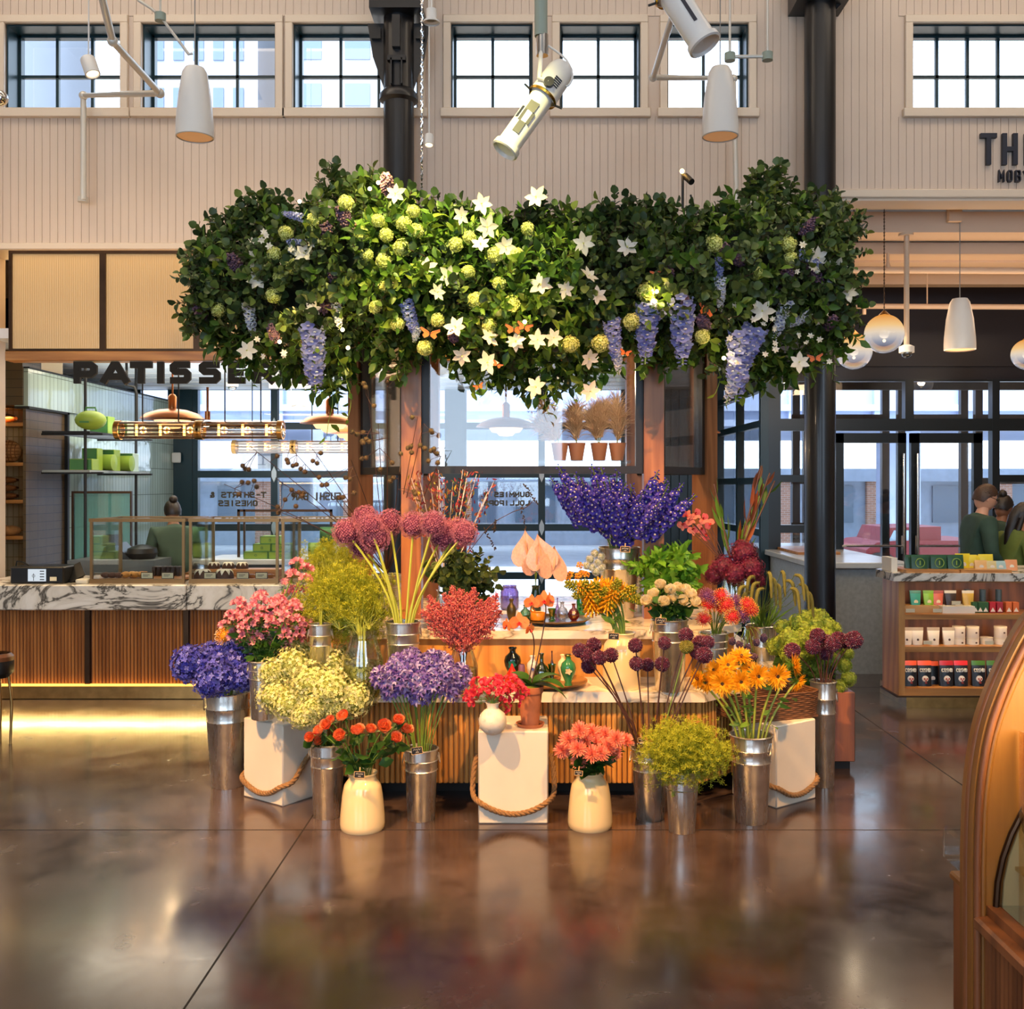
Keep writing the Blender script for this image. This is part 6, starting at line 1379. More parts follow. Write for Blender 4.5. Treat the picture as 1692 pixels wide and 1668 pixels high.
# ================ trays of little vases
def lvase(px, bpy_, tpy, wpx, z, prof, m, lab, extra=None, Y=None):
    Y = Y or DY(bpy_, z); x = PX(px, Y); h = PZ(tpy, Y) - z; r = wpx / 2 * Y / F_; t = thing('small_vase', lab, 'vase', (x, Y, z)); p = Vector((x, Y, z))
    obj('body', G().lathe([(.001, .001)] + [(a * r, b * h) for a, b in prof] , p, 26), m, t, smooth=70)
    if extra: extra(t, p, r, h)
    return t
amph = [(.5, 0), (.52, .04), (.42, .12), (.9, .42), (1, .58), (.85, .72), (.36, .84), (.34, .92), (.5, .98), (.48, 1), (.3, .95)]
bott = [(.8, 0), (1, .1), (1, .4), (.7, .55), (.25, .68), (.22, .9), (.34, 1), (.28, 1), (.18, .9)]
jar = [(.85, 0), (1, .08), (1, .75), (.8, .88), (.75, .95), (.82, 1), (.76, 1), (.7, .9)]
bulbv = [(.5, 0), (.95, .2), (1, .4), (.75, .62), (.3, .75), (.28, .9), (.42, 1), (.36, 1), (.22, .9)]
flut = [(.6, 0), (.9, .05), (.45, .2), (.6, .5), (1, 1), (.94, 1), (.5, .5)]
gold = mat('gilt', 'c89a3c', .25, 1); 
def tray(px, py, z, wpx, lab, m, Y):
    x = PX(px, Y); r = wpx / 2 * Y / F_; t = thing('tray', lab, 'tray', (x, Y, z)); obj('plate', G().lathe([(.001, .018), (r * .9, .018), (r, .03), (r * 1.0, .026), (r * .88, .012), (.001, .012)], (x, Y, z), 40), m, t); obj('foot', G().lathe([(.03, 0), (.05, .0), (.02, .013)], (x, Y, z), 20), m, t)
tray(917, 1028, ZUt, 116, 'round brass cake stand of glass vases on the upper tier', M_brass, 5.86)
zt2 = ZUt + .019
def flower_patch(col, n=1, rr=.35):
    def f(t, p, r, h):
        g = G(); ring(g, pet(1, .8, .1, 0, .1, 2), 5, .0); q = G(); q.inst(g.temp(), [M4(Tr(p + Vector((0, -r * .98, h * .5))), Rx(PI / 2), Sc(r * rr))]); obj('painted_flower', q, mat('motif_' + col, col, .4), t)
    return f
VG = lambda n, c: glass('glass_' + n, c, .16, .04, .12)
lvase(842, 1008, 968, 30, ZUt, jar, VG('mauve', 'b9a6d6'), 'large mauve glass jar on the upper tier beside the astilbe')
lvase(868, 1020, 1000, 19, zt2, bulbv, VG('sage', '9fc8a4'), 'small sage green glass bottle on the brass stand', Y=5.86)
lvase(889, 1022, 1012, 26, zt2, [(.9, 0), (1, .2), (.95, .9), (.9, 1), (.85, .9)], mat('orange_glass', 'e08a2c', .15, coat=.5), 'low orange glass bowl on the brass stand', Y=5.82)
lvase(912, 1022, 1006, 14, zt2, flut, VG('leaf', '58b848'), 'small bright green fluted glass on the brass stand', Y=5.82)
lvase(929, 1022, 995, 20, zt2, bulbv, VG('clear', 'e8ecf2'), 'clear cut glass decanter on the brass stand', Y=5.84)
lvase(948, 1022, 998, 19, zt2, bulbv, VG('ruby', 'c2305a'), 'ruby pink glass bottle on the brass stand', flower_patch('e8c8a0'), Y=5.84)
lvase(921, 1018, 988, 8, zt2, bott, VG('lilac', 'd8b8e4'), 'slim lilac glass bottle behind the clear decanter', Y=5.92)
lvase(880, 1018, 996, 12, zt2, bott, mat('amber_glass', '9a5a1c', .15, coat=.5), 'slim amber bottle behind the orange bowl', Y=5.93)
lvase(845, 1022, 990, 16, ZUt, amph, mat('bronze_vase', '6a5a3a', .3, .7), 'little bronze urn in front of the mauve jar', Y=5.72)
tray(912, 1130, ZLt, 118, 'oval wooden tray of painted vases on the lower tier', mat('tray_wood', '9a6a34', .4), 5.34)
zt3 = ZLt + .019; Yt = 5.32
lvase(847, 1118, 1070, 29, zt3, amph, mat('black_enamel', '0c1a18', .12, coat=.6), 'dark enamel urn with green leaves on the lower tray', flower_patch('1f7a5a', rr=.5), Y=Yt + .1)
lvase(846, 1122, 1097, 25, ZLt, [(.6, 0), (1, .25), (.95, .45), (.5, .72), (.25, .85), (.08, 1)], mat('red_glaze', 'd02418', .15, coat=.6), 'shiny red pear shaped ornament before the dark urn', Y=Yt - .06)
lvase(862, 1122, 1098, 11, zt3, [(.9, 0), (1, .05), (1, .9), (.8, 1)], mat('mauve_glaze', '7a5468', .3), 'slim mauve cylinder beside the red pear', Y=Yt - .02)
lvase(880, 1120, 1084, 20, zt3, amph, mat('delft_white', 'd8d4cc', .2, 0, .1, 30, coat=.5), 'white and blue painted vase behind the orchid stems', flower_patch('4a5a9a', rr=.3), Y=Yt + .06)
lvase(895, 1120, 1080, 26, zt3, bott, VG('olive', '6f9a2c'), 'olive green glass bottle behind the orchid leaves', Y=Yt + .0)
lvase(912, 1120, 1098, 14, zt3, flut, VG('leaf', ''), 'small bright green glass behind the orchid leaves', Y=Yt + .02)
lvase(912, 1110, 1076, 8, zt3, bott, mat('smoke_glass', '3c3040', .15, coat=.5), 'slim smoky bottle at the back of the lower tray', Y=Yt + .12)
lvase(930, 1122, 1082, 18, zt3, amph, mat('ivory_glaze', 'e6d6a8', .3), 'ivory figurine vase behind the green floral vase', Y=Yt + .06)
def gfl(t, p, r, h): flower_patch('e8c89a', rr=.42)(t, p, r, h); obj('gilt_rim', G().lathe([(r * .36, h * .93), (r * .52, h * .98), (r * .5, h * 1.01), (r * .3, h)], p, 20), gold, t)
lvase(939, 1126, 1082, 26, zt3, amph, mat('jade_enamel', '2f7a4a', .15, coat=.6), 'green enamel vase with a cream flower at the right of the lower tray', gfl, Y=Yt - .08)
# pampas in copper planters inside the kiosk window
pp = petal('pampas', ['c89c74', 'dcb88e', 'ecd0a8', 'b08862'], .8, .3)
Yq = 6.9; z_ = 1.77; M_cop = mat('copper_planter', 'c8825a', .4, .3)
tag(obj('glass_shelf', G().box(PX(870, Yq), Yq - .1, z_ - .02, PX(1040, Yq), Yq + .22, z_), M_gl2), 'thin glass shelf inside the kiosk carrying copper planters', 'shelf')
for k, (px, tops) in enumerate(((925, ((900, 668), (912, 690), (893, 700))), (953, ((953, 676), (945, 690))), (990, ((985, 676), (1000, 672), (975, 690))), (1020, ((1018, 665), (1024, 690))))):
    x = PX(px, Yq); t = thing('copper_planter', ['copper planter of pampas grass, leftmost inside the kiosk window', 'copper planter of pampas grass, second from left inside the kiosk', 'copper planter of pampas grass, third from left inside the kiosk', 'copper planter of pampas grass, rightmost inside the kiosk window'][k], 'planter', (x, Yq, z_))
    obj('pot', G().lathe([(.001, 0), (.04, 0), (.06, .12), (.062, .12), (.055, .11), (.001, .1)], (x, Yq, z_), 22), M_cop, t)
    for (tx, ty) in tops:
        H = P(tx, ty, Yq); S = Vector((x, Yq, z_ + .1)); tt = thing('pampas_plume', 'fluffy tan pampas plume inside the kiosk window', 'dried grass', tuple(S), 'pampas plumes in the kiosk'); obj('stem', G().tube([S, S.lerp(H, .5)], .003, 5, 0, False), M_stemy, tt)
        g = G(); hair = G().tube([(0, 0, 0), (.012, 0, .04), (.04, 0, .07)], [.0022, .0016, .0005], 3, 0, False).temp(); d = (H - S).normalized(); g.inst(hair, [np.array(rotm(d + Vector([R.gauss(0, .32) for _ in range(3)]), R.random() * 6, R.uniform(.9, 1.7), S.lerp(H, R.uniform(.25, .93)) + Vector([R.gauss(0, .008) for _ in range(3)]))) for _ in range(420)]); obj('plume', g, pp, tt)
# price signs
for a in ((763, 1071, 5.18, 0, 20, 'slate price sign on the astilbe vase'), (657, 1029, 5.28, -.15, 18, 'slate price sign on the bucket of giant alliums'), (594, 1281, 4.62, .03, 18, 'slate price sign on the left cream vase'), (689, 1241, 4.78, -.15, 19, 'slate price sign on the bucket of agapanthus'), (814, 1172, 4.78, 0, 18, 'slate price sign on the little white vase'), (956, 1278, 4.62, .12, 14, 'slate price sign on the right cream vase'), (1014, 1052, 5.14, .05, 18, 'slate price sign on the cream jug of torch lilies'), (1092, 1027, 5.14, .05, 18, 'slate price sign on the ranunculus bucket'), (1033, 908, 5.6, .04, 16, 'slate price sign on the delphinium bucket'), (1060, 1223, 4.85, -.1, 13, 'slate price sign on the drumstick allium bucket'), (1151, 1270, 4.62, -.35, 14, 'slate price sign tilted on the short lime green bucket')):
    chalk(*a)
# ================================================================ flower canopy over the kiosk
top = [(293, 480), (315, 440), (345, 395), (372, 350), (400, 340), (430, 322), (480, 335), (520, 330), (536, 292), (570, 274), (605, 285), (640, 300), (665, 322), (700, 330), (740, 338), (800, 345), (840, 362), (872, 355), (888, 335), (910, 340), (935, 358), (970, 362), (1005, 330), (1045, 330), (1090, 332), (1130, 346), (1170, 338), (1205, 325), (1238, 286), (1270, 276), (1305, 298), (1345, 318), (1385, 325), (1402, 345), (1418, 395), (1425, 450)]
bot = [(293, 495), (325, 535), (370, 555), (395, 585), (440, 590), (500, 600), (545, 625), (580, 612), (600, 560), (640, 585), (668, 600), (690, 570), (720, 560), (750, 580), (800, 610), (860, 620), (910, 632), (960, 615), (1000, 585), (1040, 580), (1070, 585), (1100, 595), (1130, 570), (1170, 575), (1195, 620), (1230, 640), (1265, 610), (1310, 595), (1350, 580), (1385, 560), (1405, 510), (1425, 460)]
def pw(L, x):
    for (a, b), (c, d) in zip(L, L[1:]):
        if a <= x <= c: return b + (d - b) * (x - a) / (c - a)
    return L[0][1] if x < L[0][0] else L[-1][1]
def yc_(px): u = abs((px - 858) / 560); return 5.98 + .75 * max(0, u - .38) ** 1.4
gc = thing('flower_canopy', 'huge overhead canopy of green foliage and flowers above the kiosk', 'floral canopy', (0, 6.3, 2.86))
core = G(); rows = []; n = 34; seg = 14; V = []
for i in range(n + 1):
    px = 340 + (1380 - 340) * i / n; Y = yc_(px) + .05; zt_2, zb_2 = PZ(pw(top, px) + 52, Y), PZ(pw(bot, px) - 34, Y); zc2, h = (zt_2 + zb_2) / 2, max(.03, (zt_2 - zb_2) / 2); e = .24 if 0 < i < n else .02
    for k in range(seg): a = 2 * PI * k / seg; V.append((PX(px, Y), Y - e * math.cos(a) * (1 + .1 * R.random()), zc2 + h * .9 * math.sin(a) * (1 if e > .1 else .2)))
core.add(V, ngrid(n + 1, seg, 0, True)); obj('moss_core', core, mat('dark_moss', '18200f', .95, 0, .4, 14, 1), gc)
fol = {'e': [[], [], []], 'v': [[], [], []]}
q = random.Random(12)
def place(px, th, rad, kind, s=1., up=0.):
    Y0 = yc_(px); zt_2, zb_2 = PZ(pw(top, px) + 44, Y0), PZ(pw(bot, px) - 22, Y0); zc2, h = (zt_2 + zb_2) / 2, (zt_2 - zb_2) / 2
    p = Vector((PX(px, Y0), Y0 - .36 * math.cos(th) * rad, zc2 + h * math.sin(th) * rad)); p.x = PX(px, p.y)
    p.z = CH + (p.z - CH) * p.y / Y0
    o = Vector((q.gauss(0, .45) + (px - 858) / 560 * .5, -math.cos(th), math.sin(th) * .9 + up)); o += Vector([q.gauss(0, .4) for _ in range(3)])
    fol[kind][q.randrange(3)].append(np.array(rotm(o, q.random() * 6, s * q.uniform(.7, 1.15), p)))
for i in range(2100):
    px = q.uniform(345, 1376); th = q.choice([q.uniform(-1.5, 1.5), q.uniform(-1.7, 1.9), q.uniform(1.2, 3.6)]); vine = (.75 if 620 < px < 960 else .22)
    if th < -.7: vine = .6
    place(px, th, q.uniform(.62, 1.02), 'v' if q.random() < vine else 'e', .78)
for i in range(420):  # airy ends along the top and bottom
    px = q.uniform(330, 1388); t_ = q.random() < .55; place(px, 1.45 if t_ else -1.4, 1.03, 'e' if t_ else 'v', .8, .6 if t_ else -.6)
# bits at both ends
for i in range(70): place(q.uniform(335, 360), q.uniform(-1.5, 1.5), 1.0, 'e', .7); place(q.uniform(1370, 1396), q.uniform(-1.5, 1.5), 1.0, 'e', .7)
g = G()
for k in range(3): g.inst(euc[k], fol['e'][k])
o = obj('round_leaf_foliage', g, [EU, M_stemd], gc, smooth=180); o['kind'] = 'stuff'
g = G()
for k in range(3): g.inst(vin[k], fol['v'][k])
o = obj('pointed_leaf_foliage', g, [VL, M_stem], gc, smooth=180); o['kind'] = 'stuff'
# trailing tendrils at the lower edge
g = G()
for px, L in ((400, 40), (425, 45), (470, 30), (545, 95), (560, 60), (575, 80), (660, 40), (745, 40), (790, 45), (800, 35), (905, 55), (955, 45), (1068, 40), (1185, 50), (1215, 30), (1345, 50), (1372, 60)):
    Y = yc_(px) - .22; pts = [P(px + 5 * math.sin(k * 1.3 + px), pw(bot, px) - 25 + k * (L + 25) / 5, Y) for k in range(6)]; g.tube(catm(pts, 3), .002, 4, 1, False)
    g.inst(pl(leaf_t(.07, .04, 1, -.4)), [np.array(rotm((q.gauss(0, 1), -.6 + q.gauss(0, .5), -.5), q.random() * 6, q.uniform(.6, 1.1), pts[j % 6] + Vector((q.gauss(0, .01), 0, q.gauss(0, .01))))) for j in range(9)])
o = obj('trailing_vine', g, [VL, M_stem], gc, smooth=180); o['kind'] = 'stuff'
def c1(x, y): return 280 + x / 2.917, 250 + y / 2.917
def c2(x, y): return 840 + x / 2.82, 250 + y / 2.82
def bloom(kind, lst, r, lab, cat, group, name=None, d0=.4, face=(0, -1, .1), jit=.35, stem=True, sm=M_stem):
    for i, (px, py) in enumerate(lst):
        Y = yc_(px) - d0; rr = q.uniform(.85, 1.15) * r; H = P(px, py, Y); f = Vector(face) + Vector([q.gauss(0, jit) for _ in range(3)]); me = PR[kind][i % len(PR[kind])]
        t = thing(name or kind, lab, cat, tuple(H), group); put('bloom', me, t, mw=rotm(f, q.random() * 6, rr, (0, 0, 0)))
        if stem: obj('stem', G().tube([H, H + Vector((0, .14, -.03)), H + Vector((q.gauss(0, .04), .3, q.gauss(0, .04)))], .0025, 5, 0, False), sm, t)
snow = [c1(*p) for p in ((700, 330), (560, 395), (505, 495), (450, 575), (530, 610), (600, 555), (500, 695), (850, 250), (925, 400), (1005, 335), (1045, 405), (1130, 350), (1175, 290), (1120, 465), (1045, 650), (990, 750), (1440, 580), (1570, 500), (1475, 720), (1590, 640), (1640, 740), (1290, 815), (1540, 845), (1230, 950), (1380, 450), (1100, 835), (235, 765), (1030, 530), (1670, 500), (1445, 415), (1190, 385), (950, 500))] + [c2(*p) for p in ((640, 655), (575, 795), (1150, 565), (1315, 500), (1305, 435), (905, 865), (45, 485), (90, 360), (15, 710), (430, 895), (290, 900), (960, 430))]
bloom('snowball', snow, .042, 'pale lime snowball bloom set in the flower canopy', 'flower', 'snowballs in the canopy', name='canopy_snowball')
clem = [c1(*p) for p in ((1090, 205), (655, 495), (425, 625), (1410, 310), (1535, 365), (1345, 600), (1290, 680), (690, 765), (375, 960), (1505, 255), (1380, 850), (1540, 900), (1665, 920), (1530, 1020), (1410, 985), (1620, 460), (1500, 450), (1240, 560))] + [c2(*p) for p in ((130, 215), (375, 580), (150, 625), (265, 645), (415, 670), (350, 430), (35, 890), (135, 880), (210, 870), (375, 965), (130, 1100), (380, 1120), (1580, 660), (1355, 985), (1440, 495), (1530, 545), (1185, 745), (555, 450))]
bloom('clematis', clem, .06, 'white star shaped clematis set in the flower canopy', 'flower', 'clematis in the canopy', d0=.43)
bloom('clematis', [(q.uniform(1205, 1375), q.uniform(500, 605)) for _ in range(26)] + [(q.uniform(380, 520), q.uniform(360, 440)) for _ in range(12)] + [(q.uniform(400, 470), q.uniform(560, 590)) for _ in range(5)] + [(q.uniform(1300, 1390), q.uniform(400, 470)) for _ in range(8)], .022, 'tiny white blossom scattered in the flower canopy', 'flower', 'tiny white blossoms in the canopy', name='small_blossom', d0=.42)
lil = [c1(*p) for p in ((1050, 165), (170, 730), (320, 550), (500, 880), (740, 400), (850, 330), (150, 770), (790, 600), (760, 720), (1370, 890))] + [c2(*p) for p in ((870, 540), (1075, 510), (740, 570), (1000, 480), (1400, 350), (1430, 580), (1290, 590), (1500, 800), (910, 800), (820, 720))]
bloom('lilac', lil, .07, 'dusky purple flower cluster tucked in the canopy', 'flower', 'dusky clusters in the canopy', name='dusky_cluster', face=(0, -.5, .6), d0=.37)
def hang(lst, kind, lab, group):
    for (x0, y0, x1, y1) in lst:
        Y = yc_(x0) - .38; A, B = P(x0, y0, Y), P(x1, y1, Y); L = (B - A).length; t = thing('hanging_delphinium', lab, 'flower', tuple(A), group); put('bloom', PR[kind][int(x0) % 2], t, mw=rotm((B - A).normalized(), q.random() * 6, (max(L * 1.7, .22), max(L * 1.7, .22), L), (0, 0, 0))); obj('stem', G().tube([A, A + Vector((0, .12, .08))], .003, 5, 0, False), M_stem, t)
hang([(516, 540, 522, 650), (475, 402, 510, 398), (500, 360, 465, 352), (1070, 500, 1066, 602), (1092, 510, 1050, 560), (1125, 490, 1128, 605), (1010, 530, 1020, 605), (1225, 545, 1215, 665), (1250, 540, 1205, 640), (1190, 425, 1186, 470), (670, 500, 690, 560), (1320, 420, 1360, 440)], 'pale_delphinium', 'periwinkle blue delphinium spray hanging in the canopy', 'hanging blue delphiniums')
hang([(1190, 460, 1190, 515), (1020, 575, 1022, 620), (1345, 450, 1330, 410), (1370, 470, 1395, 440), (690, 540, 684, 566), (555, 500, 562, 545), (1140, 520, 1135, 570), (1225, 600, 1200, 668), (1300, 500, 1280, 560), (480, 410, 500, 425), (1340, 520, 1300, 540), (410, 500, 418, 555)], 'white_delphinium', 'white delphinium spray hanging in the canopy', 'hanging white delphiniums')
for i, (px, py, r) in enumerate([(*c1(1255, 880), .055), (*c1(1660, 860), .05), (*c1(1580, 1030), .03), (*c1(1490, 1135), .03), (*c2(925, 745), .055), (*c2(1430, 965), .045), (*c2(690, 570), .035), (*c2(545, 940), .035), (*c2(75, 820), .045)]):
    Y = yc_(px) - .45; H = P(px, py, Y); t = thing('butterfly', 'orange and black ornament butterfly perched on the canopy', 'butterfly ornament', tuple(H), 'ornament butterflies'); put('wings', PR['butterfly'][0], t, mw=Tr((0, 0, 0)) @ Rz(q.uniform(-.5, .5)) @ Ry(q.uniform(-.6, .6)) @ Sc(r)); obj('wire', G().tube([H, H + Vector((0, .16, -.02))], .0015, 4, 0, False), M_dark, t)
for (px, py) in ((641, 289), (625, 302), (611, 312), (475, 525), (462, 565), (566, 545), (575, 575), (1085, 482), (1080, 497), (1196, 592), (867, 532), (495, 333)):
    Y = yc_(px) - .40; H = P(px, py, Y); t = thing('fairy_bulb', 'tiny warm glowing bulb tucked into the canopy leaves', 'light bulb', tuple(H), 'canopy bulbs'); obj('bulb', G().ball(H, .011, 8, 6), emis('bulb_warm', 'ffc46a', 40), t); obj('cap', G().cyl(H + Vector((0, .01, 0)), H + Vector((0, .035, 0)), .006, seg=6), M_dark, t)
    point((H.x, H.y - .04, H.z), 1.1, (1, .72, .28), .015)
# little spot on a stick over the canopy
c = P(1128, 345, 6.2); t = thing('stick_spot', 'small black spotlight on a thin black pole above the canopy', 'lamp', tuple(c)); obj('pole', G().cyl(c, P(1128, 284, 6.2), .008, seg=6), M_dark, t); obj('can', G().cyl(P(1132, 291, 6.2), P(1143, 301, 6.15), .02, seg=12), M_dark, t); obj('bulb', G().ball(P(1127, 283, 6.17), .014, 8, 6), emis('bulb_warm', ''), t)
tag(obj('thin_pole', G().cyl(P(1148, 345, 6.25), P(1141, 322, 6.25), .006, seg=6), M_dark), 'thin black stick poking from the canopy right of the small spotlight', 'stick')
# ================================================================ wall lettering
M_ltr = mat('navy_letter', '1b2030', .5)
def wall_word(word, px0, py0, py1, wpx, pitch, st, lab):
    t = thing('wall_lettering', lab, 'lettering', tuple(P(px0, py1, YW - .02)))
    for k, ch in enumerate(word):
        g = G(); h = wz(py0) - wz(py1); strokes(g, ch, wx(px0 + k * pitch) + st / 2, wz(py1), wpx * YW / F_ - st, h, st, YW - .03, .03); obj('letter', g, M_ltr, t)
wall_word('THE', 1618, 222, 274, 27, 36, .036, 'large navy capital letters on the cream wall, cut by the right edge of the picture'); wall_word("MOBY", 1648, 283, 302, 9.5, 13.8, .009, 'small navy capital letters below the large ones on the cream wall')
# ================================================================ shelf island
YI = 7.3; ix = lambda p: PX(p, YI); iz = lambda p: PZ(p, YI)
X0, X1, Yd = ix(1485), 4.6, YI + .34
t = thing('shelf_island', 'wooden shelf island with veined marble top and three lit shelves of goods', 'shelf unit', (3.6, 7.6, 0))
def pl_(g, z0, z1, o=0.): return g.prism([(X0 - o, YI - o), (X1, YI - o), (X1, YI + .7), (X0 + .25, YI + .7), (X0 - o, Yd)], z0, z1)
obj('marble_top', pl_(G(), iz(960), iz(947), .05), M_marble, t)
g = G(); g.box(X0, YI, iz(1150), X0 + .045, Yd, iz(960)); obj('side_panel', g, M_oak, t)
obj('back_panel', G().prism([(X0 + .045, Yd - .02), (X1, Yd - .02), (X1, YI + .68), (X0 + .25, YI + .68), (X0, Yd)], iz(1150), iz(960)), M_walnut, t)
for a, b in ((1016, 1024), (1069, 1078), (1138, 1150)): obj('shelf_board', G().box(X0 + .045, YI, iz(b), X1, Yd - .02, iz(a)), M_oakx, t)
obj('top_rail', G().box(X0 + .045, YI, iz(963), X1, YI + .03, iz(960)), M_oakx, t)
obj('plinth', G().box(X0 + .07, YI + .04, 0, X1, YI + .6, iz(1150)), M_brass, t); obj('base_trim', pl_(G(), iz(1152), iz(1150), .02), M_bronze, t)
for zz in (960, 1024, 1078): area((3.4, YI + .03, iz(zz) - .012), (3.4, YI + .16, iz(zz) - .3), 1.6, 1.5, .02, (1, .72, .4))
area((3.4, YI - .3, 2.9), (3.2, YI + .2, .9), 14, 1.2, .4, (1, .74, .45))
M_kraft = mat('kraft_card', 'c79a64', .7); M_wcard = mat('white_card', 'efe6d2', .5)
def pouch(px, wpx, pb, pt, yy, body, topc, lab, cat='bag', group=None, word=None, motif=None, name='pouch', ratio=.7, tcol='f0ece0', f=.18):
    x = PX(px, yy); w_ = wpx * yy / F_; z = PZ(pb, yy); h = PZ(pt, yy) - z; t = thing(name, lab, cat, (x, yy, z), group); V = []; rows = 6; sg = 12
    for i in range(rows + 1):
        u = i / rows; dp = w_ * .28 * (1 - u) ** .7 + .002; ww = w_ / 2 * (ratio + (1 - ratio) * u) if ratio < 1 else w_ / 2
        for k in range(sg): a = 2 * PI * k / sg; V.append((x + ww * max(-1, min(1, 1.2 * math.cos(a))), yy + dp * max(-1, min(1, 1.2 * math.sin(a))), z + h * u))
    F = ngrid(rows + 1, sg, 0, True); g = G(); g.add(V, F[:sg * (rows - 1)], 0); g.add(V, F[sg * (rows - 1):], 1); g.add(V[:sg], [tuple(range(sg))[::-1]], 0); obj('packet', g, [mat('pk_' + body, body, .35, 0, .05, 20), mat('pk_' + topc, topc, .3)], t)
    yf = yy - w_ * .24
    if word:
        g = G(); n = len(word); p = w_ * .8 / n
        for k, ch in enumerate(word): strokes(g, ch, x - w_ * .4 + k * p + .1 * p, z + h * .6, p * .74, h * .13, h * .02, yf - .002, .01)
        obj('printed_word', g, mat('pk_' + tcol, tcol, .5), t)
    if motif: obj('printed_emblem', G().lathe([(.001, -.002), (w_ * f, -.002), (w_ * f, .01)], (x, yf + .002, z + h * .36), 16, 0, (0, 1, 0)), mat('pk_' + motif, motif, .5), t)
    return t, x, yf, z, h, w_
ys = YI + .1
for k, (px, tc, lb) in enumerate(((1503, 'd8502c', 'black coffee bag with orange top, leftmost on the bottom shelf'), (1527, 'd8502c', 'black coffee bag with orange top, second on the bottom shelf'), (1563, 'a81c24', 'black coffee bag with red top, third on the bottom shelf'), (1587, 'c8242c', 'black coffee bag with red top, fourth on the bottom shelf'), (1616, '3f6a24', 'black coffee bag with green top on the bottom shelf'), (1641, '3f6a24', 'black coffee bag with green top beyond the arched panel'))):
    t, x, yf, z, h, w_ = pouch(px, 22.5, 1137, 1092, ys, '1c1f26', tc, lb, group='black coffee bags', word='COSMO', ratio=.94, name='coffee_bag')
    obj('face_mark', G().ball((x, yf + .004, z + h * .33), w_ * .27, 14, 10, 0, (1, .25, 1)), mat('pk_skull', 'efe2d6', .5), t)
    g = G(); [g.ball((x + s * w_ * .1, yf - .012, z + h * .36), w_ * .06, 8, 6, 0, (1, .3, 1)) for s in (-1, 1)]; g.box(x - w_ * .07, yf - .018, z + h * .2, x + w_ * .07, yf - .01, z + h * .23); g.box(x - .003, yf - .018, z + h * .27, x + .003, yf - .01, z + h * .33); obj('mark_features', g, mat('pk_mark', 'b8382c', .5), t)
pouch(1540, 20, 1136, 1093, ys + .07, '1c1f26', 'd8502c', 'black coffee bag with orange top tucked behind the second one', name='coffee_bag', ratio=.94, motif='efe2d6')
for k, px in enumerate((1497, 1515, 1542, 1567)): pouch(px, 21, 1068, 1037, ys, 'e4d8c6', '9a8878', 'white and grey snack pouch with a bean mark, ' + ['leftmost on the middle shelf', 'second on the middle shelf', 'third on the middle shelf', 'fourth on the middle shelf'][k], motif='4a2a1a', group='white and grey pouches', ratio=.72, f=.09, name='snack_pouch')
def tub(px, pb, pt, wpx, yy, c, lab, group='round paper tubs', lid='d8c8b0'):
    x = PX(px, yy); z = PZ(pb, yy); h = PZ(pt, yy) - z; r = wpx / 2 * yy / F_; t = thing('paper_tub', lab, 'tub', (x, yy, z), group); obj('side', G().lathe([(.001, 0), (r, 0), (r, h * .86), (r, h * .86)], (x, yy, z), 24), mat('pk_' + c, c, .5), t); obj('lid', G().lathe([(r * 1.03, h * .82), (r * 1.03, h), (.001, h)], (x, yy, z), 24), mat('pk_' + lid, lid, .5), t)
    obj('bean_mark', G().ball((x + r * .2, yy - r * .97, z + h * .45), r * .2, 8, 6, 0, (1, .3, .7)), mat('pk_4a2a1a', '4a2a1a', .5), t)
for k, px in enumerate((1584, 1607, 1630, 1653)):
    tub(px, 1068, 1053, 20, ys + .02, 'e8dcc8', 'white paper tub, lower of its pair, ' + ['right of the white pouches', 'second along the middle shelf', 'third along the middle shelf', 'at the arched panel'][k])
    if k != 2: tub(px, 1052.9, 1035, 20, ys + .02, 'cfc0b4', 'grey paper tub stacked ' + ['right of the white pouches', 'second along the middle shelf', '', 'beside the arched panel'][k])
for k, (px, c, tc, lb) in enumerate(((1512, '3fa088', '2f8070', 'teal'), (1534, '8fc030', '6aa020', 'lime'), (1549, 'd86a50', '9a3038', 'red'))): pouch(px, 19, 1005, 976, ys + .06, c, tc, lb + ' snack pouch standing in the kraft tray on the upper shelf', motif='e8d8b0', name='snack_pouch')
tag(obj('kraft_tray', G().box(ix(1500), ys - .02, iz(1015.8), ix(1560), ys + .14, iz(1004)), M_kraft), 'kraft card tray on the left of the upper shelf', 'tray')
tag(obj('white_riser', G().box(ix(1563), ys - .04, iz(1015.8), ix(1617), ys + .12, iz(1004)), M_wcard), 'white display riser under two silver pouches', 'riser')
for k, (px, c) in enumerate(((1570, '3a2a24'), (1599, 'c8a044'))): pouch(px, 20, 1003.5, 976, ys + .05, c, 'c4bcb0', ['silver topped pouch of dark beans on the white riser', 'silver topped pouch of golden snack on the white riser'][k], name='snack_pouch')
for k, (px, c) in enumerate(((1622, '2f5a34'), (1630, '2f5a34'), (1639, '2f5a34'), (1651, 'c02c38'), (1663, 'a83040'), (1678, 'd8703c'), (1690, 'd8703c'))):
    x = ix(px); w_ = .022; t = thing('tea_box', ['dark green', 'dark green', 'dark green', 'red', 'crimson', 'orange', 'orange'][k] + ' small carton standing on the right of the upper shelf', 'box', (x, ys, iz(1015.8)), 'small ' + ['green', 'green', 'green', 'red', 'crimson', 'orange', 'orange'][k] + ' cartons'); obj('carton', G().rbox(x - w_, ys, iz(1015.8), x + w_, ys + .05, iz(998), .002), mat('pk_' + c, c, .4), t)
    obj('printed_peak', G().prism([(x - w_ * .8, iz(1014)), (x + w_ * .8, iz(1014)), (x, iz(1007))], ys - .002, ys, 0, 'y'), M_wcard, t)
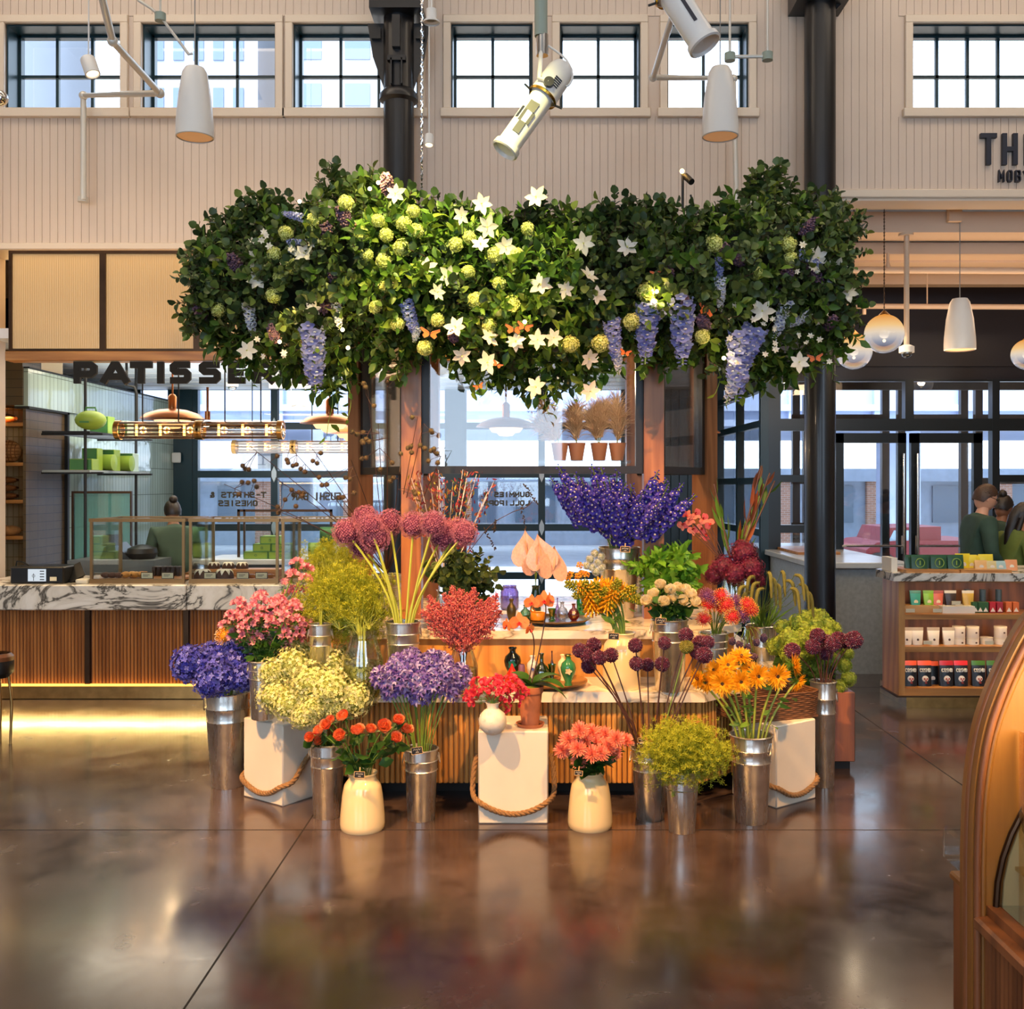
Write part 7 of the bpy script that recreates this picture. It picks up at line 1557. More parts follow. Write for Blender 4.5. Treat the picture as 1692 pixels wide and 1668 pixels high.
for k, px in enumerate((1618, 1644, 1671)):
    x = ix(px); tag(obj('small_tin', G().cyl((x, ys + .1, iz(1015.8)), (x, ys + .1, iz(979)), .022, seg=16), [mat('tin_dark', '3c3436' if k else '44545c', .3)]), ['grey blue', 'dark brown', 'dark plum'][k] + ' tall tin at the back of the upper shelf', 'tin')
for k, (a, b, c) in enumerate(((1506, 1013, 3), (1551, 1013, 3), (1535, 1066, 3), (1637, 1066, 3), (1585, 1001, 0))):
    x = ix(a); tag(obj('shelf_label', G().box(x - .032, ys - .08 + (.03 if k == 4 else 0), iz(b), x + .032, ys - .075 + (.03 if k == 4 else 0), iz(b - 6)), M_card), 'small cream shelf label ' + ['on the left of the kraft tray', 'on the right of the kraft tray', 'before the third white pouch', 'near the arched panel on the middle shelf', 'between the two silver topped pouches'][k], 'label')
# goods on the marble
yt_ = YI + .08; zt_1 = iz(947)
tag(obj('wooden_tray', G().box(ix(1497), YI + .0, zt_1, ix(1586), YI + .3, zt_1 + .02), M_oakx), 'wooden tray of dark green packets on the marble top', 'tray'); tag(obj('wooden_tray', G().box(ix(1588), YI + .0, zt_1, ix(1672), YI + .3, zt_1 + .02), M_oakx), 'wooden tray of yellow and pastel packets on the marble top', 'tray')
for k, px in enumerate((1508, 1518, 1540, 1550, 1570, 1578)):
    t, x, yf, z, h, w_ = pouch(px, 26, 943, 917, yt_ + .05 + .05 * (k % 2 == 0), '28523a', '2c5a40', 'dark green packet with a round pale crest in the left tray', group='dark green packets', ratio=1., name='snack_packet')
    if k % 2: obj('ring_emblem', G().lathe([(w_ * .26, -.002), (w_ * .3, -.002), (w_ * .3, .004), (w_ * .26, .004), (w_ * .26, -.002)], (x, yf, z + h * .5), 20, 0, (0, 1, 0)).box(x - .004, yf - .002, z + h * .36, x + .004, yf + .004, z + h * .64), mat('pk_crest', '8fb04a', .5), t)
for k, (px, c, pb, pt) in enumerate(((1590, 'e8d030', 925, 915), (1604, 'ecd84a', 940, 917), (1616, 'e8cc28', 940, 918), (1628, 'e8d444', 925, 916), (1620, 'e8b878', 941, 926), (1638, 'd8c890', 941, 927), (1652, 'a8c8c8', 941, 927), (1670, 'e8a070', 942, 925))): pouch(px, 20 if pb > 930 else 24, 943, pt, yt_ + (.14 if pb < 930 or px in (1604, 1616) else .04), c, c, ['yellow', 'yellow', 'yellow', 'yellow', 'peach', 'sand coloured', 'pale blue', 'orange'][k] + ' snack packet in the right tray on the marble top', motif='f4ecd8', group='%s packets in the right tray' % ['yellow', 'yellow', 'yellow', 'yellow', 'peach', 'sand', 'pale blue', 'orange'][k], ratio=1., name='snack_packet')
tag(obj('card_stand', G().box(ix(1481), YI + .1, zt_1, ix(1491), YI + .3, zt_1 + .1), M_wcard), 'white box standing at the left end of the marble top', 'box')
# ================================================================ grey bar counter by the lobby
t = thing('bar_counter', 'long grey stone bar counter receding towards the lobby glass', 'counter', (2.8, 10, 0)); obj('top', G().rbox(2.36, 8.6, .9, 3.2, 11.6, .95, .006), mat('pale_stone', 'c4c8c8', .25, 0, .06, 8), t); obj('front_panel', G().box(2.42, 8.66, 0, 3.15, 11.55, .9), mat('grey_ribbed', 'a4aaaa', .4, 0, .12, 30), t)
t = thing('wooden_board', 'pale wooden board lying on the grey bar counter', 'board', (2.6, 10.2, .95)); obj('board', G().box(2.5, 9.6, .951, 2.9, 10.6, .975), M_oakx, t)
# ================================================================ figures
def skin(nodes, edges, lv=2):
    me = bpy.data.meshes.new('s'); me.from_pydata([n[0] for n in nodes], edges, []); o = bpy.data.objects.new('s', me); C.objects.link(o); o.modifiers.new('s', 'SKIN'); 
    for i, v in enumerate(me.skin_vertices[0].data):
        r = nodes[i][1]; v.radius = r if isinstance(r, tuple) else (r, r); v.use_root = i == 0
    u = o.modifiers.new('u', 'SUBSURF'); u.levels = u.render_levels = lv; bpy.context.view_layer.update()
    e = o.evaluated_get(bpy.context.evaluated_depsgraph_get()); m = e.to_mesh(); V = np.array([v.co[:] for v in m.vertices]); F = [tuple(p.vertices) for p in m.polygons]; e.to_mesh_clear(); bpy.data.objects.remove(o); return V, F
M_hair = mat('dark_hair', '1c1410', .45, 0, .3, 60, .5); M_hairb = mat('brown_hair', '3c2618', .5, 0, .3, 60, .5)
def person(px, py, Y, rz, lab, shirt, skincol='c98e70', hair='short', height=1.66, arms=((.1, -.25, .98), (-.05, -.3, 1.0)), lean=.04, glasses=False, hm=None, nod=.1):
    """standing figure built facing -Y, then turned by rz; px, py place the top of the head"""
    s = height / 1.75; loc = Vector((PX(px, Y), Y, 0)); k = (PZ(py, Y)) / 1.75
    Mx = Tr(loc) @ Rz(rz) @ Sc(k); sk = mat('skin_' + skincol, skincol, .5); l = lean
    hd = (0, -l * 2.2, 1.62)
    body = [((0, 0, .98), (.14, .1)), ((0, -l * .6, 1.15), (.125, .09)), ((0, -l, 1.33), (.125, .085)), ((0, -l * 1.3, 1.44), (.07, .06)), ((0, -l * 1.8, 1.52), .05), ((0, -l * 2.1, 1.58), .055)]; E = [(0, 1), (1, 2), (2, 3), (3, 4), (4, 5)]
    def limb(lst, a):
        for p, r in lst: body.append((p, r)); E.append((a, len(body) - 1)); a = len(body) - 1
        return a
    sh = []
    for sx, (ex_, ey, ez_) in zip((-1, 1), arms):
        S = (sx * .2, -l * 1.2, 1.4); El = (sx * .25, -.02 - l, 1.12); Wr = (sx * .17 + ex_ * .3, ey, ez_); sh.append((S, El, Wr))
        limb([(S, .046), (El, .036), (Wr, .028), ((Wr[0] - sx * .02, Wr[1] - .05, Wr[2] - .01), (.035, .02))], 2)
        limb([((sx * .1, 0, .88), .085), ((sx * .11, -.01, .5), .055), ((sx * .11, .02, .1), .036), ((sx * .11, -.08, .04), (.04, .03)), ((sx * .11, -.15, .03), (.035, .022))], 0)
    V, F = skin(body, E); g = G().add(V, F)
    # head with brow, nose, chin and ears, joined into the body surface
    hV = []; rg, sg = 16, 20
    for i in range(rg + 1):
        th = PI * i / rg; z = -math.cos(th); r = math.sin(th)
        for j in range(sg):
            a = 2 * PI * j / sg; x, y = r * math.cos(a), r * math.sin(a); f = max(0, -y); w_ = .078 * (1 - .18 * max(0, -z)); yy = y * .098
            if z < -.2: yy -= .012 * f * (-z); 
            if f > .8 and abs(x) < .3 and -.3 < z < .25: yy -= .02 * (1 - abs(x) / .3) * (1 - abs(z + .08) / .35)
            if f > .6 and .12 < z < .3 and abs(abs(x) - .38) < .25: yy += .006
            hV.append((x * w_, yy, z * .118))
    hF = ngrid(rg + 1, sg, 0, True); H4 = Tr(hd) @ Rx(nod); g.add([(H4 @ Vector(v)) for v in hV], hF)
    for sx in (-1, 1): eg = G().ball((0, 0, 0), .026, 8, 6, 0, (.35, .7, 1.1)); eg.xf(H4 @ Tr((sx * .078, .005, -.005))); g.add(*G0(eg))
    # hands: palm, four fingers and thumb
    for (S, El, Wr), sx in zip(sh, (-1, 1)):
        b = Vector((Wr[0] - sx * .02, Wr[1] - .06, Wr[2] - .01))
        for q_ in range(4): o_ = (q_ - 1.5) * .017; L = (.062, .072, .068, .052)[q_]; g.tube([b + Vector((o_, 0, 0)), b + Vector((o_, -L * .6, -.004)), b + Vector((o_, -L, -.022))], [.0085, .008, .006], 6)
        g.tube([b + Vector((sx * -.03, .03, 0)), b + Vector((sx * -.045, 0, -.008)), b + Vector((sx * -.045, -.03, -.016))], [.01, .009, .007], 6)
    eye = G(); [eye.ball((sx * .029, -.086, .014), .011, 8, 6) for sx in (-1, 1)]; eye.xf(H4)
    g.xf(Mx); t = obj('person', g, sk, at=tuple(loc), smooth=180); tag(t, lab, 'person'); eye.xf(Mx); obj('eye', eye, mat('eye_dark', '201814', .2), t)
    m = G(); m.tube([(-.022, -.094, -.055), (0, -.1, -.053), (.022, -.094, -.055)], .004, 6); m.xf(Mx @ H4); obj('mouth', m, mat('lip', '9a5448', .5), t)
    # shirt, trousers, shoes
    nd = [((0, 0, .9), (.17, .14)), ((0, -l * .6, 1.12), (.17, .135)), ((0, -l, 1.32), (.195, .155)), ((0, -l * 1.3, 1.45), (.11, .1)), ((0, -l * 1.5, 1.485), (.078, .074))]; Ed = [(0, 1), (1, 2), (2, 3), (3, 4)]
    for (S, El, Wr) in sh:
        a = 2
        for p, r in ((S, .088), (El, .062), (tuple(Vector(El).lerp(Vector(Wr), .85)), .042)): nd.append((p, r)); Ed.append((a, len(nd) - 1)); a = len(nd) - 1
    V, F = skin(nd, Ed); gg = G().add(V, F); gg.xf(Mx); obj('shirt', gg, mat('cloth_' + shirt, shirt, .8, 0, .18, 9, .4), t, smooth=180)
    nd = [((0, 0, .97), (.15, .115)), ((0, 0, .86), (.13, .11))]; Ed = [(0, 1)]
    for sx in (-1, 1):
        a = 1
        for p, r in (((sx * .1, 0, .78), .1), ((sx * .11, -.01, .48), .075), ((sx * .11, .02, .1), .058)): nd.append((p, r)); Ed.append((a, len(nd) - 1)); a = len(nd) - 1
    V, F = skin(nd, Ed); gg = G().add(V, F); gg.xf(Mx); obj('trousers', gg, mat('dark_trousers', '1a1c22', .8), t, smooth=180)
    for sx in (-1, 1): gg = G().ball((sx * .11, -.06, .045), .05, 14, 8, 0, (.95, 2.6, .9)); gg.xf(Mx); obj('shoe', gg, M_dark, t)
    hg = G(); hr = random.Random(int(px)); hm = hm or M_hair
    V = []; rg, sg = 12, 22
    for i in range(rg + 1):
        th = PI * .62 * i / rg
        for j in range(sg):
            a = 2 * PI * j / sg; fr = -math.sin(a); low = .0 if fr > .55 else 1.; t2 = th * (1 if fr < -.2 else .86 - .3 * min(1, (fr + .2) * 1.1)); z = math.cos(t2); r = math.sin(t2); n_ = 1.1 + .05 * hr.random(); V.append((r * math.cos(a) * .08 * n_, r * math.sin(a) * .1 * n_ + .004, z * .12 * n_))
    hg.add(V, ngrid(rg + 1, sg, 0, True)); 
    if hair == 'short': hg.inst(G().ball((0, 0, 0), .011, 6, 4).temp(), [M4(Tr((d.x * .083, d.y * .102 + .004, d.z * .12))) for d in fib(420) if d.z > .35 and d.y > -.6])
    if hair == 'bun': hg.ball((0, .07, .12), .045, 12, 8)
    if hair == 'long': hg.tube([(0, .05, .03), (0, .085, -.05), (0, .08, -.2), (0, .06, -.32), (0, .04, -.42)], [.07, .06, .052, .04, .012], 12); hg.tube([(-.06, .04, 0), (-.07, .05, -.15), (-.05, .05, -.3)], [.022, .026, .008], 8)
    hg.xf(Mx @ H4); obj('hair', hg, hm, t, smooth=180)
    if glasses:
        q_ = G()
        for sx in (-1, 1): q_.tube([(sx * .034 + .024 * math.cos(a), -.108, .012 + .018 * math.sin(a)) for a in [2 * PI * j / 12 for j in range(13)]], .0025, 5); q_.tube([(sx * .058, -.106, .014), (sx * .08, .0, .016)], .0025, 5)
        q_.tube([(-.01, -.108, .014), (.01, -.108, .014)], .0025, 5); q_.xf(Mx @ H4); obj('glasses', q_, M_dark, t)
    return t
person(1608, 800, 8.55, PI / 2 - .05, 'person in dark green jacket and glasses with short brown hair, looking down to the right', '2c4438', 'd09a7e', 'short', glasses=True, hm=M_hairb, lean=.05, nod=.35)
person(1644, 818, 8.9, PI / 2 + .5, 'person in dark green jacket with black hair, half behind the person in olive', '2c4438', '8a5a40', 'bun', lean=.06, nod=.4)
person(1664, 830, 8.35, PI / 2 + .15, 'person in olive green shirt with long dark hair falling down the back', '5a6a2c', 'b07a58', 'long', glasses=True, lean=.08, nod=.35)
person(290, 826, 9.1, -PI / 2 - 1.0, 'person in sage green top with dark hair behind the pastry display case', '3c5446', '9a6a50', 'bun', lean=.06, nod=.2)
# ================================================================ lobby lamps, pipes, camera
def m_globe():
    n = NT('ombre_globe'); tc = n.add('TexCoord'); sp = n.add('SeparateXYZ'); n.link(tc.outputs['Generated'], sp.inputs[0]); z = sp.outputs[2]
    col = n.ramp(z, [(.25, 'a8b4d0'), (.5, 'f4e2cc'), (.68, 'ffd08c'), (.98, 'f09a3c')]); e = n.add('Emission'); n.link(col, e.inputs[0]); e.inputs[1].default_value = .9
    tr = n.add('BsdfTransparent'); tr.inputs[0].default_value = (.85, .9, 1, 1); gl = n.add('BsdfGlossy'); gl.inputs['Roughness'].default_value = .03; lw = n.add('LayerWeight'); lw.inputs[0].default_value = .35; m1 = n.add('MixShader'); n.link(lw.outputs['Fresnel'], m1.inputs[0]); n.link(tr.outputs[0], m1.inputs[1]); n.link(gl.outputs[0], m1.inputs[2])
    f = n.ramp(z, [(.12, (.04,) * 3), (.58, (.94,) * 3)]); m2 = n.add('MixShader'); n.link(f, m2.inputs[0]); n.link(m1.outputs[0], m2.inputs[1]); n.link(e.outputs[0], m2.inputs[2]); n.link(m2.outputs[0], n.out.inputs[0]); return n.m
M_globe = m_globe()
def globe(px, py, r, Y, lab):
    c = P(px, py, Y); rr = r * Y / F_; t = thing('globe_pendant', lab, 'lamp', (c.x, c.y, c.z - rr), 'fading globe lamps'); obj('globe', G().ball(c, rr, 32, 20), M_globe, t, smooth=180); obj('bulb', G().ball(c - Vector((0, 0, rr * .35)), .014, 12, 8), emis('globe_bulb', 'ffd9a4', 3), t)
    obj('cap', G().lathe([(rr * .3, rr * .97), (rr * .2, rr * 1.06), (.01, rr * 1.2)], c, 20), M_brass, t); g = G(); z = c.z + rr * 1.2; a = 0
    while z < PZ(340, Y): g.tube([(c.x + .006 * math.cos(a), c.y + .006 * math.sin(a), z), (c.x - .006 * math.cos(a), c.y - .006 * math.sin(a), z + .03)], .003, 4, 0, False); g.tube([(c.x - .006 * math.cos(a), c.y - .006 * math.sin(a), z), (c.x + .006 * math.cos(a), c.y + .006 * math.sin(a), z + .03)], .003, 4, 0, False); z += .028; a += 1.57
    obj('chain', g, M_bronze, t); point((c.x, c.y, c.z), 8, (1, .75, .45), .04)
globe(1461, 552, 32, 8.4, 'amber fading glass globe lamp, highest of the pair beside the canopy'); globe(1411, 581, 29.5, 9.2, 'amber fading glass globe lamp, lower one of the pair beside the canopy'); globe(1697, 586, 25, 9.2, 'amber fading glass globe lamp cut by the right edge of the picture')
def bell(px, pt, pb, wt, wb, Y, lab, cordtop=0):
    c = P(px, pb, Y); k = Y / F_; h = (pb - pt) * k; rt, rb = wt / 2 * k, wb / 2 * k; t = thing('bell_pendant', lab, 'lamp', tuple(c), 'white bell pendants')
    obj('shade', G().lathe([(rb * .94, .0), (rb, .004), (rb * 1.0, h * .12), (rb * .98, h * .25), (rb * .86, h * .6), (rt * 1.12, h * .93), (rt * .85, h), (.01, h * 1.01)], c, 36), M_fix, t, smooth=50)
    obj('diffuser', G().lathe([(rb * .93, .008), (.001, .006)], c, 30), mat('warm_diffuser', 'd8a878', .6, emit='ffb878', es=.25), t); obj('cord', G().cyl(c + Vector((0, 0, h)), (c.x, c.y, min(ZT, PZ(cordtop, Y))), .004, seg=6), mat('grey_cord', '8a8a86', .5), t)
bell(322, 113, 228, 36, 61, 6.6, 'white bell pendant hanging before the second high window', -300); bell(1190, 112, 227, 34, 60, 6.6, 'white bell pendant hanging before the sixth high window', -300); bell(1586, 494, 579, 28, 50, 8.6, 'white bell pendant hanging before the dark lobby wall', 340)
def pipe(name, pts, r, m, lab, cat='pipe', knees=True):
    g = G(); pts = [Vector(p) for p in pts]; g.tube(pts, r, 12); t = thing(name, lab, cat, tuple(pts[-1])); obj('tube', g, m, t)
    if knees and len(pts) > 2:
        for p in pts[1:-1]: obj('elbow', G().ball(p, r * 1.45, 14, 10), m, t)
    return t
pipe('sprinkler_pipe', [P(160, -40, 6.2), P(186, 68, 6.6), P(264, 154, 7.3), P(138, 158, 7.95), P(138, 330, 7.95)], .024, M_pipe, 'bent pale pipe crossing the leftmost high window and dropping down the wall'); tag(obj('pipe_flange', G().cyl(P(137, 326, 7.98), P(137, 334, 7.98), .04, seg=14), M_pipe), 'small round cap where the pale left pipe meets the wall', 'fitting')
pipe('roof_pipe', [P(1112, 25, 6.6), P(1079, 128, 7.4), P(1212, 130, 7.95), P(1217, 340, 7.95)], .022, M_pipe, 'bent pale pipe beside the white bell pendant on the right')
for (a, b, lb) in ((446, .03, 'cream pipe crossing under the entrance ceiling, upper'), (506, .025, 'cream pipe crossing before the dark lobby wall, lower')): pipe('ceiling_pipe', [P(1375, a, 9.6 if a > 480 else 8.95), P(1800, a + 2, 9.6 if a > 480 else 8.95)], b, M_soff, lb)
t = pipe('camera_pole', [P(1498, 388, 8.5), P(1498, 570, 8.5)], .022, M_soff, 'cream pole dropping from the entrance ceiling to a dome camera'); obj('flange', G().cyl(P(1497, 386, 8.5), P(1497, 390, 8.5), .06, seg=16), M_soff, t)
c = P(1498, 583, 8.5); t = thing('dome_camera', 'white dome camera under the cream pole by the lobby doors', 'camera', tuple(c)); obj('housing', G().lathe([(.062, .0), (.062, .05), (.03, .065)], c, 22), M_white, t); obj('dome', G().ball(c, .045, 16, 10), glass('dome_glass', '9aa4aa', .3), t)
for (a, b, lb) in ((1577, 355, 'cream electrical box on the entrance soffit'),): tag(obj('junction_box', G().cbox(P(a, b, 8.58), (.11, .06, .12)), M_soff), lb, 'box')
tag(obj('ceiling_sprinkler', G().lathe([(.02, -.09), (.025, -.06), (.014, -.03), (.014, .05)], P(1467, 428, 8.95), 12), M_soff), 'cream sprinkler head on the upper entrance pipe', 'sprinkler')
tag(obj('pipe_tee', G().cyl(P(1428, 500, 9.6), P(1428, 520, 9.6), .018, seg=10), M_soff), 'short cream pipe stub hanging from the lower entrance pipe', 'fitting')
tag(obj('support_rod', G().cyl(P(1532, 425, 9.6), P(1532, 504, 9.6), .006, seg=6), M_soff), 'thin cream rod holding the lower entrance pipe', 'rod')
# theatre spotlights
def ellipsoidal(A, B, r, lab, shut=True):
    A, B = Vector(A), Vector(B); d = (B - A); L = d.length; dn = d.normalized(); t = thing('theatre_spotlight', lab, 'spotlight', tuple(B), 'white theatre spotlights')
    pr = [(.001, 0), (r * .8, .01), (r * 1.05, L * .08), (r * 1.1, L * .3), (r * 1.12, L * .36), (r * .9, L * .38), (r * .88, L * .93), (r * 1.05, L * .94), (r * 1.08, L * .99), (r * .95, L), (r * .85, L * .97), (.001, L * .95)]
    obj('housing', G().lathe(pr, A, 28, 0, dn), M_fix, t); obj('gate_ring', G().lathe([(r * 1.14, L * .36), (r * 1.2, L * .37), (r * 1.14, L * .39)], A, 28, 0, dn), gold, t)
    u, v, w_ = basis(dn); side = Vector((0, -1, 0)); s2 = (side - dn * side.dot(dn)).normalized(); q_ = dn.cross(s2)
    def patch(a, b, c0, c1, m, nm):
        g = G(); V = []
        for x_, y_ in ((a, c0), (b, c0), (b, c1), (a, c1)):
            for o_ in (0, .006): V.append(A + dn * L * x_ + q_ * y_ + s2 * (math.sqrt(max(0, (r * (1.1 if x_ < .37 else .9)) ** 2 - y_ * y_)) + o_))
        g.add(V, [(0, 2, 4, 6), (1, 7, 5, 3), (0, 1, 3, 2), (2, 3, 5, 4), (4, 5, 7, 6), (6, 7, 1, 0)]); obj(nm, g, m, t)
    if shut: patch(.5, .6, -.025, .03, M_ltr, 'dark_label'); patch(.6, .72, -.035, .03, M_ltr, 'dark_label'); patch(.72, .84, -.022, .018, M_ltr, 'dark_label'); patch(.58, .7, .04, .052, M_ltr, 'dark_label'); 
    else: patch(.45, .8, -.008, .008, M_ltr, 'slot')
    for k in range(5): patch(.2 + .02 * k, .21 + .02 * k, -.05, -.01, M_ltr, 'vent_slot')
    c_ = A + dn * L * .3; obj('yoke_knob', G().cyl(c_ + s2 * r, c_ + s2 * (r + .03), .028, seg=16), mat('knob_blue_black', '141a26', .3), t)
    for sx in (-1, 1): k_ = A + dn * L * .38 + q_ * r * sx; obj('shutter_blade', G().tube([k_, k_ + q_ * sx * .05 + dn * -.01], .006, 6), M_dark, t)
    return t, c_ + s2 * (r + .02)
t, kp = ellipsoidal(P(934, 108, 5.6), P(833, 250, 5.5), .072, 'white theatre spotlight with a dark navy label hanging before the wall centre')
obj('yoke', G().tube([kp, P(891, 130, 5.5), P(893, 100, 5.6), P(895, 75, 5.65)], .012, 8), M_fix, t); obj('clamp', G().cyl(P(896, 92, 5.65), P(896, 58, 5.65), .034, seg=14), M_chrome, t); obj('power_cord', G().tube(catm([P(905, 75, 5.65), P(935, 98, 5.6), P(946, 125, 5.55), P(938, 142, 5.55), P(930, 135, 5.6)], 6), .006, 6), M_fix, t)
tag(obj('drop_pipe', G().cyl(Vector((PX(893, 5.65), 5.65, ZT)), P(894, 60, 5.65), .036, seg=16), mat('grey_green_pipe', '8f9c90', .4)), 'grey green pipe carrying the central theatre spotlight', 'pipe')
t, kp = ellipsoidal(P(1078, -60, 5.0), P(1166, 76, 4.9), .078, 'white theatre spotlight cut by the top edge, before the sixth high window', False)
obj('yoke', G().tube([kp, Vector((kp.x, kp.y, ZT))], .012, 8), M_fix, t)
# small hanging things near the top edge
def can(px, py, Y, d, lab, r=.04, L=.11):
    c = P(px, py, Y); t = thing('small_spot', lab, 'lamp', tuple(c)); d = Vector(d).normalized(); obj('can', G().lathe([(.001, 0), (r * .9, .0), (r, .01), (r, L), (r * .85, L), (r * .8, L * .9)], c - d * L * .5, 20, 0, d), M_fix, t); obj('lens', G().lathe([(.001, 0), (r * .8, 0)], c + d * L * .42, 16, 0, d), emis('spot_lens', 'ffe2b0', 3), t); obj('rod', G().cyl(c - d * L * .3, (c.x, c.y, ZT), .005, seg=6), M_fix, t)
can(149, 110, 6.6, (.35, -.15, -.9), 'small white spotlight on a thin rod before the leftmost high window', .048, .12); can(709, 232, 7.0, (0, -.3, -1), 'small lit white spotlight on a long rod right of the left black column', .032, .08)
t = thing('rod_canopy', 'small white ceiling fitting on a rod right of the left black column', 'fitting', tuple(P(713, 35, 6.8))); obj('disc', G().lathe([(.055, 0), (.055, .012), (.035, .018), (.035, .09), (.01, .1)], P(713, 38, 6.8), 18), M_fix, t); obj('rod', G().cyl(P(713, 16, 6.8), Vector((PX(713, 6.8), 6.8, ZT)), .008, seg=6), M_fix, t)
def jbox(pts, lab):
    t = thing('conduit_box', lab, 'conduit', tuple(P(*pts[0], 6.4)))
    for a in pts: obj('box', G().cyl(P(a[0], a[1] + 4, 6.4), P(a[0], a[1] - 9, 6.4), .034, seg=12), mat('grey_green_pipe', ''), t); obj('rod', G().cyl(P(a[0], a[1] - 8, 6.4), Vector((PX(a[0], 6.4), 6.4, ZT)), .008, seg=6), M_pipe, t)
    return t
t = jbox([(1206, 97), (1268, 96)], 'pair of grey green conduit boxes joined by a pipe above the right bell pendant'); obj('link_pipe', G().cyl(P(1206, 94, 6.4), P(1268, 93, 6.4), .012, seg=8), M_pipe, t)
t = jbox([(265, 31)], 'grey green conduit box above the second high window'); obj('link_pipe', G().tube([P(228, 0, 6.4), P(250, 14, 6.4), P(265, 27, 6.4), P(312, 90, 6.4), P(318, 88, 6.4)], .009, 8), M_pipe, t)
g = G(); z = PZ(318, 7.0); a = 0; xx = PX(697, 7.0)
while z < ZT: g.tube([(xx + .008 * math.cos(a), 7 + .008 * math.sin(a), z), (xx - .008 * math.cos(a), 7 - .008 * math.sin(a), z + .032)], .005, 4, 0, False); g.tube([(xx - .008 * math.cos(a), 7 - .008 * math.sin(a), z), (xx + .008 * math.cos(a), 7 + .008 * math.sin(a), z + .032)], .005, 4, 0, False); z += .03; a += .8
tag(obj('hoist_chain', g, M_chrome), 'steel chain hanging beside the left black column', 'chain')
tag(obj('mirror_ball', G().ball(P(0, 162, 6.5), .05, 18, 12), M_chrome, smooth=0), 'small silver faceted ball at the left edge of the picture', 'ornament ball')
# stool at the left edge
c = P(-6, 1240, 6.3); c.z = 0; t = thing('bar_stool', 'black cushioned stool with brass legs cut by the left edge', 'stool', tuple(c)); zs_ = PZ(1085, 6.3)
obj('seat', G().lathe([(.001, zs_ - .13), (.07, zs_ - .13), (.098, zs_ - .1), (.1, zs_ - .03), (.085, zs_), (.001, zs_ + .004)], c, 28), mat('black_leather', '111215', .35), t)
obj('seat_back', G().lathe([(.097, zs_ - .03), (.099, zs_ - .0), (.08, zs_ + .02)], c, 28), M_walnut, t)
for a in (.2, 1.8, 3.4, 5.0): d = Vector((math.cos(a), math.sin(a), 0)); obj('leg', G().tube([c + d * .07 + Vector((0, 0, zs_ - .12)), c + d * .088 + Vector((0, 0, .25)), c + d * .08 + Vector((0, 0, .0))], .009, 8), M_brass, t)
# ================================================================ arched pastry case in the foreground
YA = 2.2; ax_ = lambda p: PX(p, YA); ao_ = lambda p: PX(p + 3, YA + .06); az = lambda p: PZ(p, YA)
out = [(1583, 2026), (1583, 1420), (1586, 1330), (1592, 1265), (1604, 1200), (1624, 1140), (1648, 1085), (1672, 1040), (1692, 1013), (1735, 968), (1790, 932), (1860, 906), (1950, 896), (2050, 896)]
op = catm([Vector((ao_(a), 0, az(b))) for a, b in out[1:]], 5); op = [Vector((ao_(1583), 0, 0))] + op
M_arch = wood('amber_arch_wood', '9c6428', '653a16', 2, .8, .38, 6)
t = thing('arched_case', 'curved glass pastry case with an arched amber wood end panel, at the right edge', 'display case', (1.3, 1.9, 0))
obj('end_panel', G().prism([(p.x, p.z) for p in op] + [(ax_(2050), 0)], YA, YA + .06, 0, 'y'), M_arch, t)
for off, r, yy, m in ((.012, .008, YA - .004, M_walnut), (.026, .006, YA - .003, M_arch), (.004, .009, YA + .03, M_walnut)):
    pts = [Vector((p.x + off * .9, yy, p.z - off * .6)) for p in op]; obj('edge_bead', G().tube(pts, r, 10), m, t)
xr, zr_ = ax_(1607), az(1512)
def gl_c(t_): return Vector((ax_(1650) + .8 * (1 - math.cos(t_ * 1.35)), 0, zr_ + .02 + .55 * math.sin(t_ * 1.35)))
yn_ = 1.25; n = 14; g = G(); V = []
for i in range(n + 1):
    p = gl_c(i / n); V += [(p.x, YA, p.z), (p.x, yn_, p.z)]
g.add(V, [(2 * i, 2 * i + 1, 2 * i + 3, 2 * i + 2) for i in range(n)]); obj('curved_glass', g, M_gl2, t, smooth=180)
obj('glass_bead', G().tube([Vector((gl_c(i / n).x - .008, YA - .006, gl_c(i / n).z)) for i in range(n + 1)], .007, 8), M_bronze, t)
obj('rail', G().rbox(xr, yn_, zr_ - .03, xr + .075, YA, zr_, .006), M_walnut, t); obj('sill', G().box(xr + .03, yn_, zr_, ax_(1650) + .01, YA, zr_ + .02), M_walnut, t)
g = G()
for k in range(50): g.tube([(xr + .03, yn_ + .019 * (k + .5), 0.02), (xr + .03, yn_ + .019 * (k + .5), zr_ - .03)], .008, 6)
obj('fluted_front', g, M_walnut, t); obj('body', G().box(xr + .03, yn_, 0, ax_(2050), YA, zr_ - .03), M_walnut, t)
obj('deck', G().box(ax_(1650), yn_, zr_ + .0, ax_(2050), YA, zr_ + .022), M_chrome, t)
for k, z in enumerate((.1, .22, .34)): obj('glass_shelf', G().box(gl_c(.12 + .13 * k).x + .02, yn_ + .05, zr_ + z, ax_(2050), YA - .01, zr_ + z + .008), glass('shelf_green', 'fff2d4', .12), t)
for k in range(3): obj('divider', G().box(ax_(1680) + .1 * k, yn_ + .05, zr_ + .02, ax_(1680) + .1 * k + .006, YA - .01, zr_ + .4), glass('shelf_green', ''), t)
obj('inner_panel', G().prism([(gl_c(i / 14).x + .006, gl_c(i / 14).z) for i in range(15)] + [(ax_(2045), zr_ + .02)], YA - .006, YA - .001, 0, 'y'), mat('warm_case_back', 'f0d49a', .35), t)
area((1.35, 1.75, zr_ + .55), (1.2, 1.9, zr_), 16, .3, .8, (1, .76, .36)); spot((.75, .3, 3.2), (1.15, 2.2, .8), 34, (1, .62, .28), 30, .8, .05)
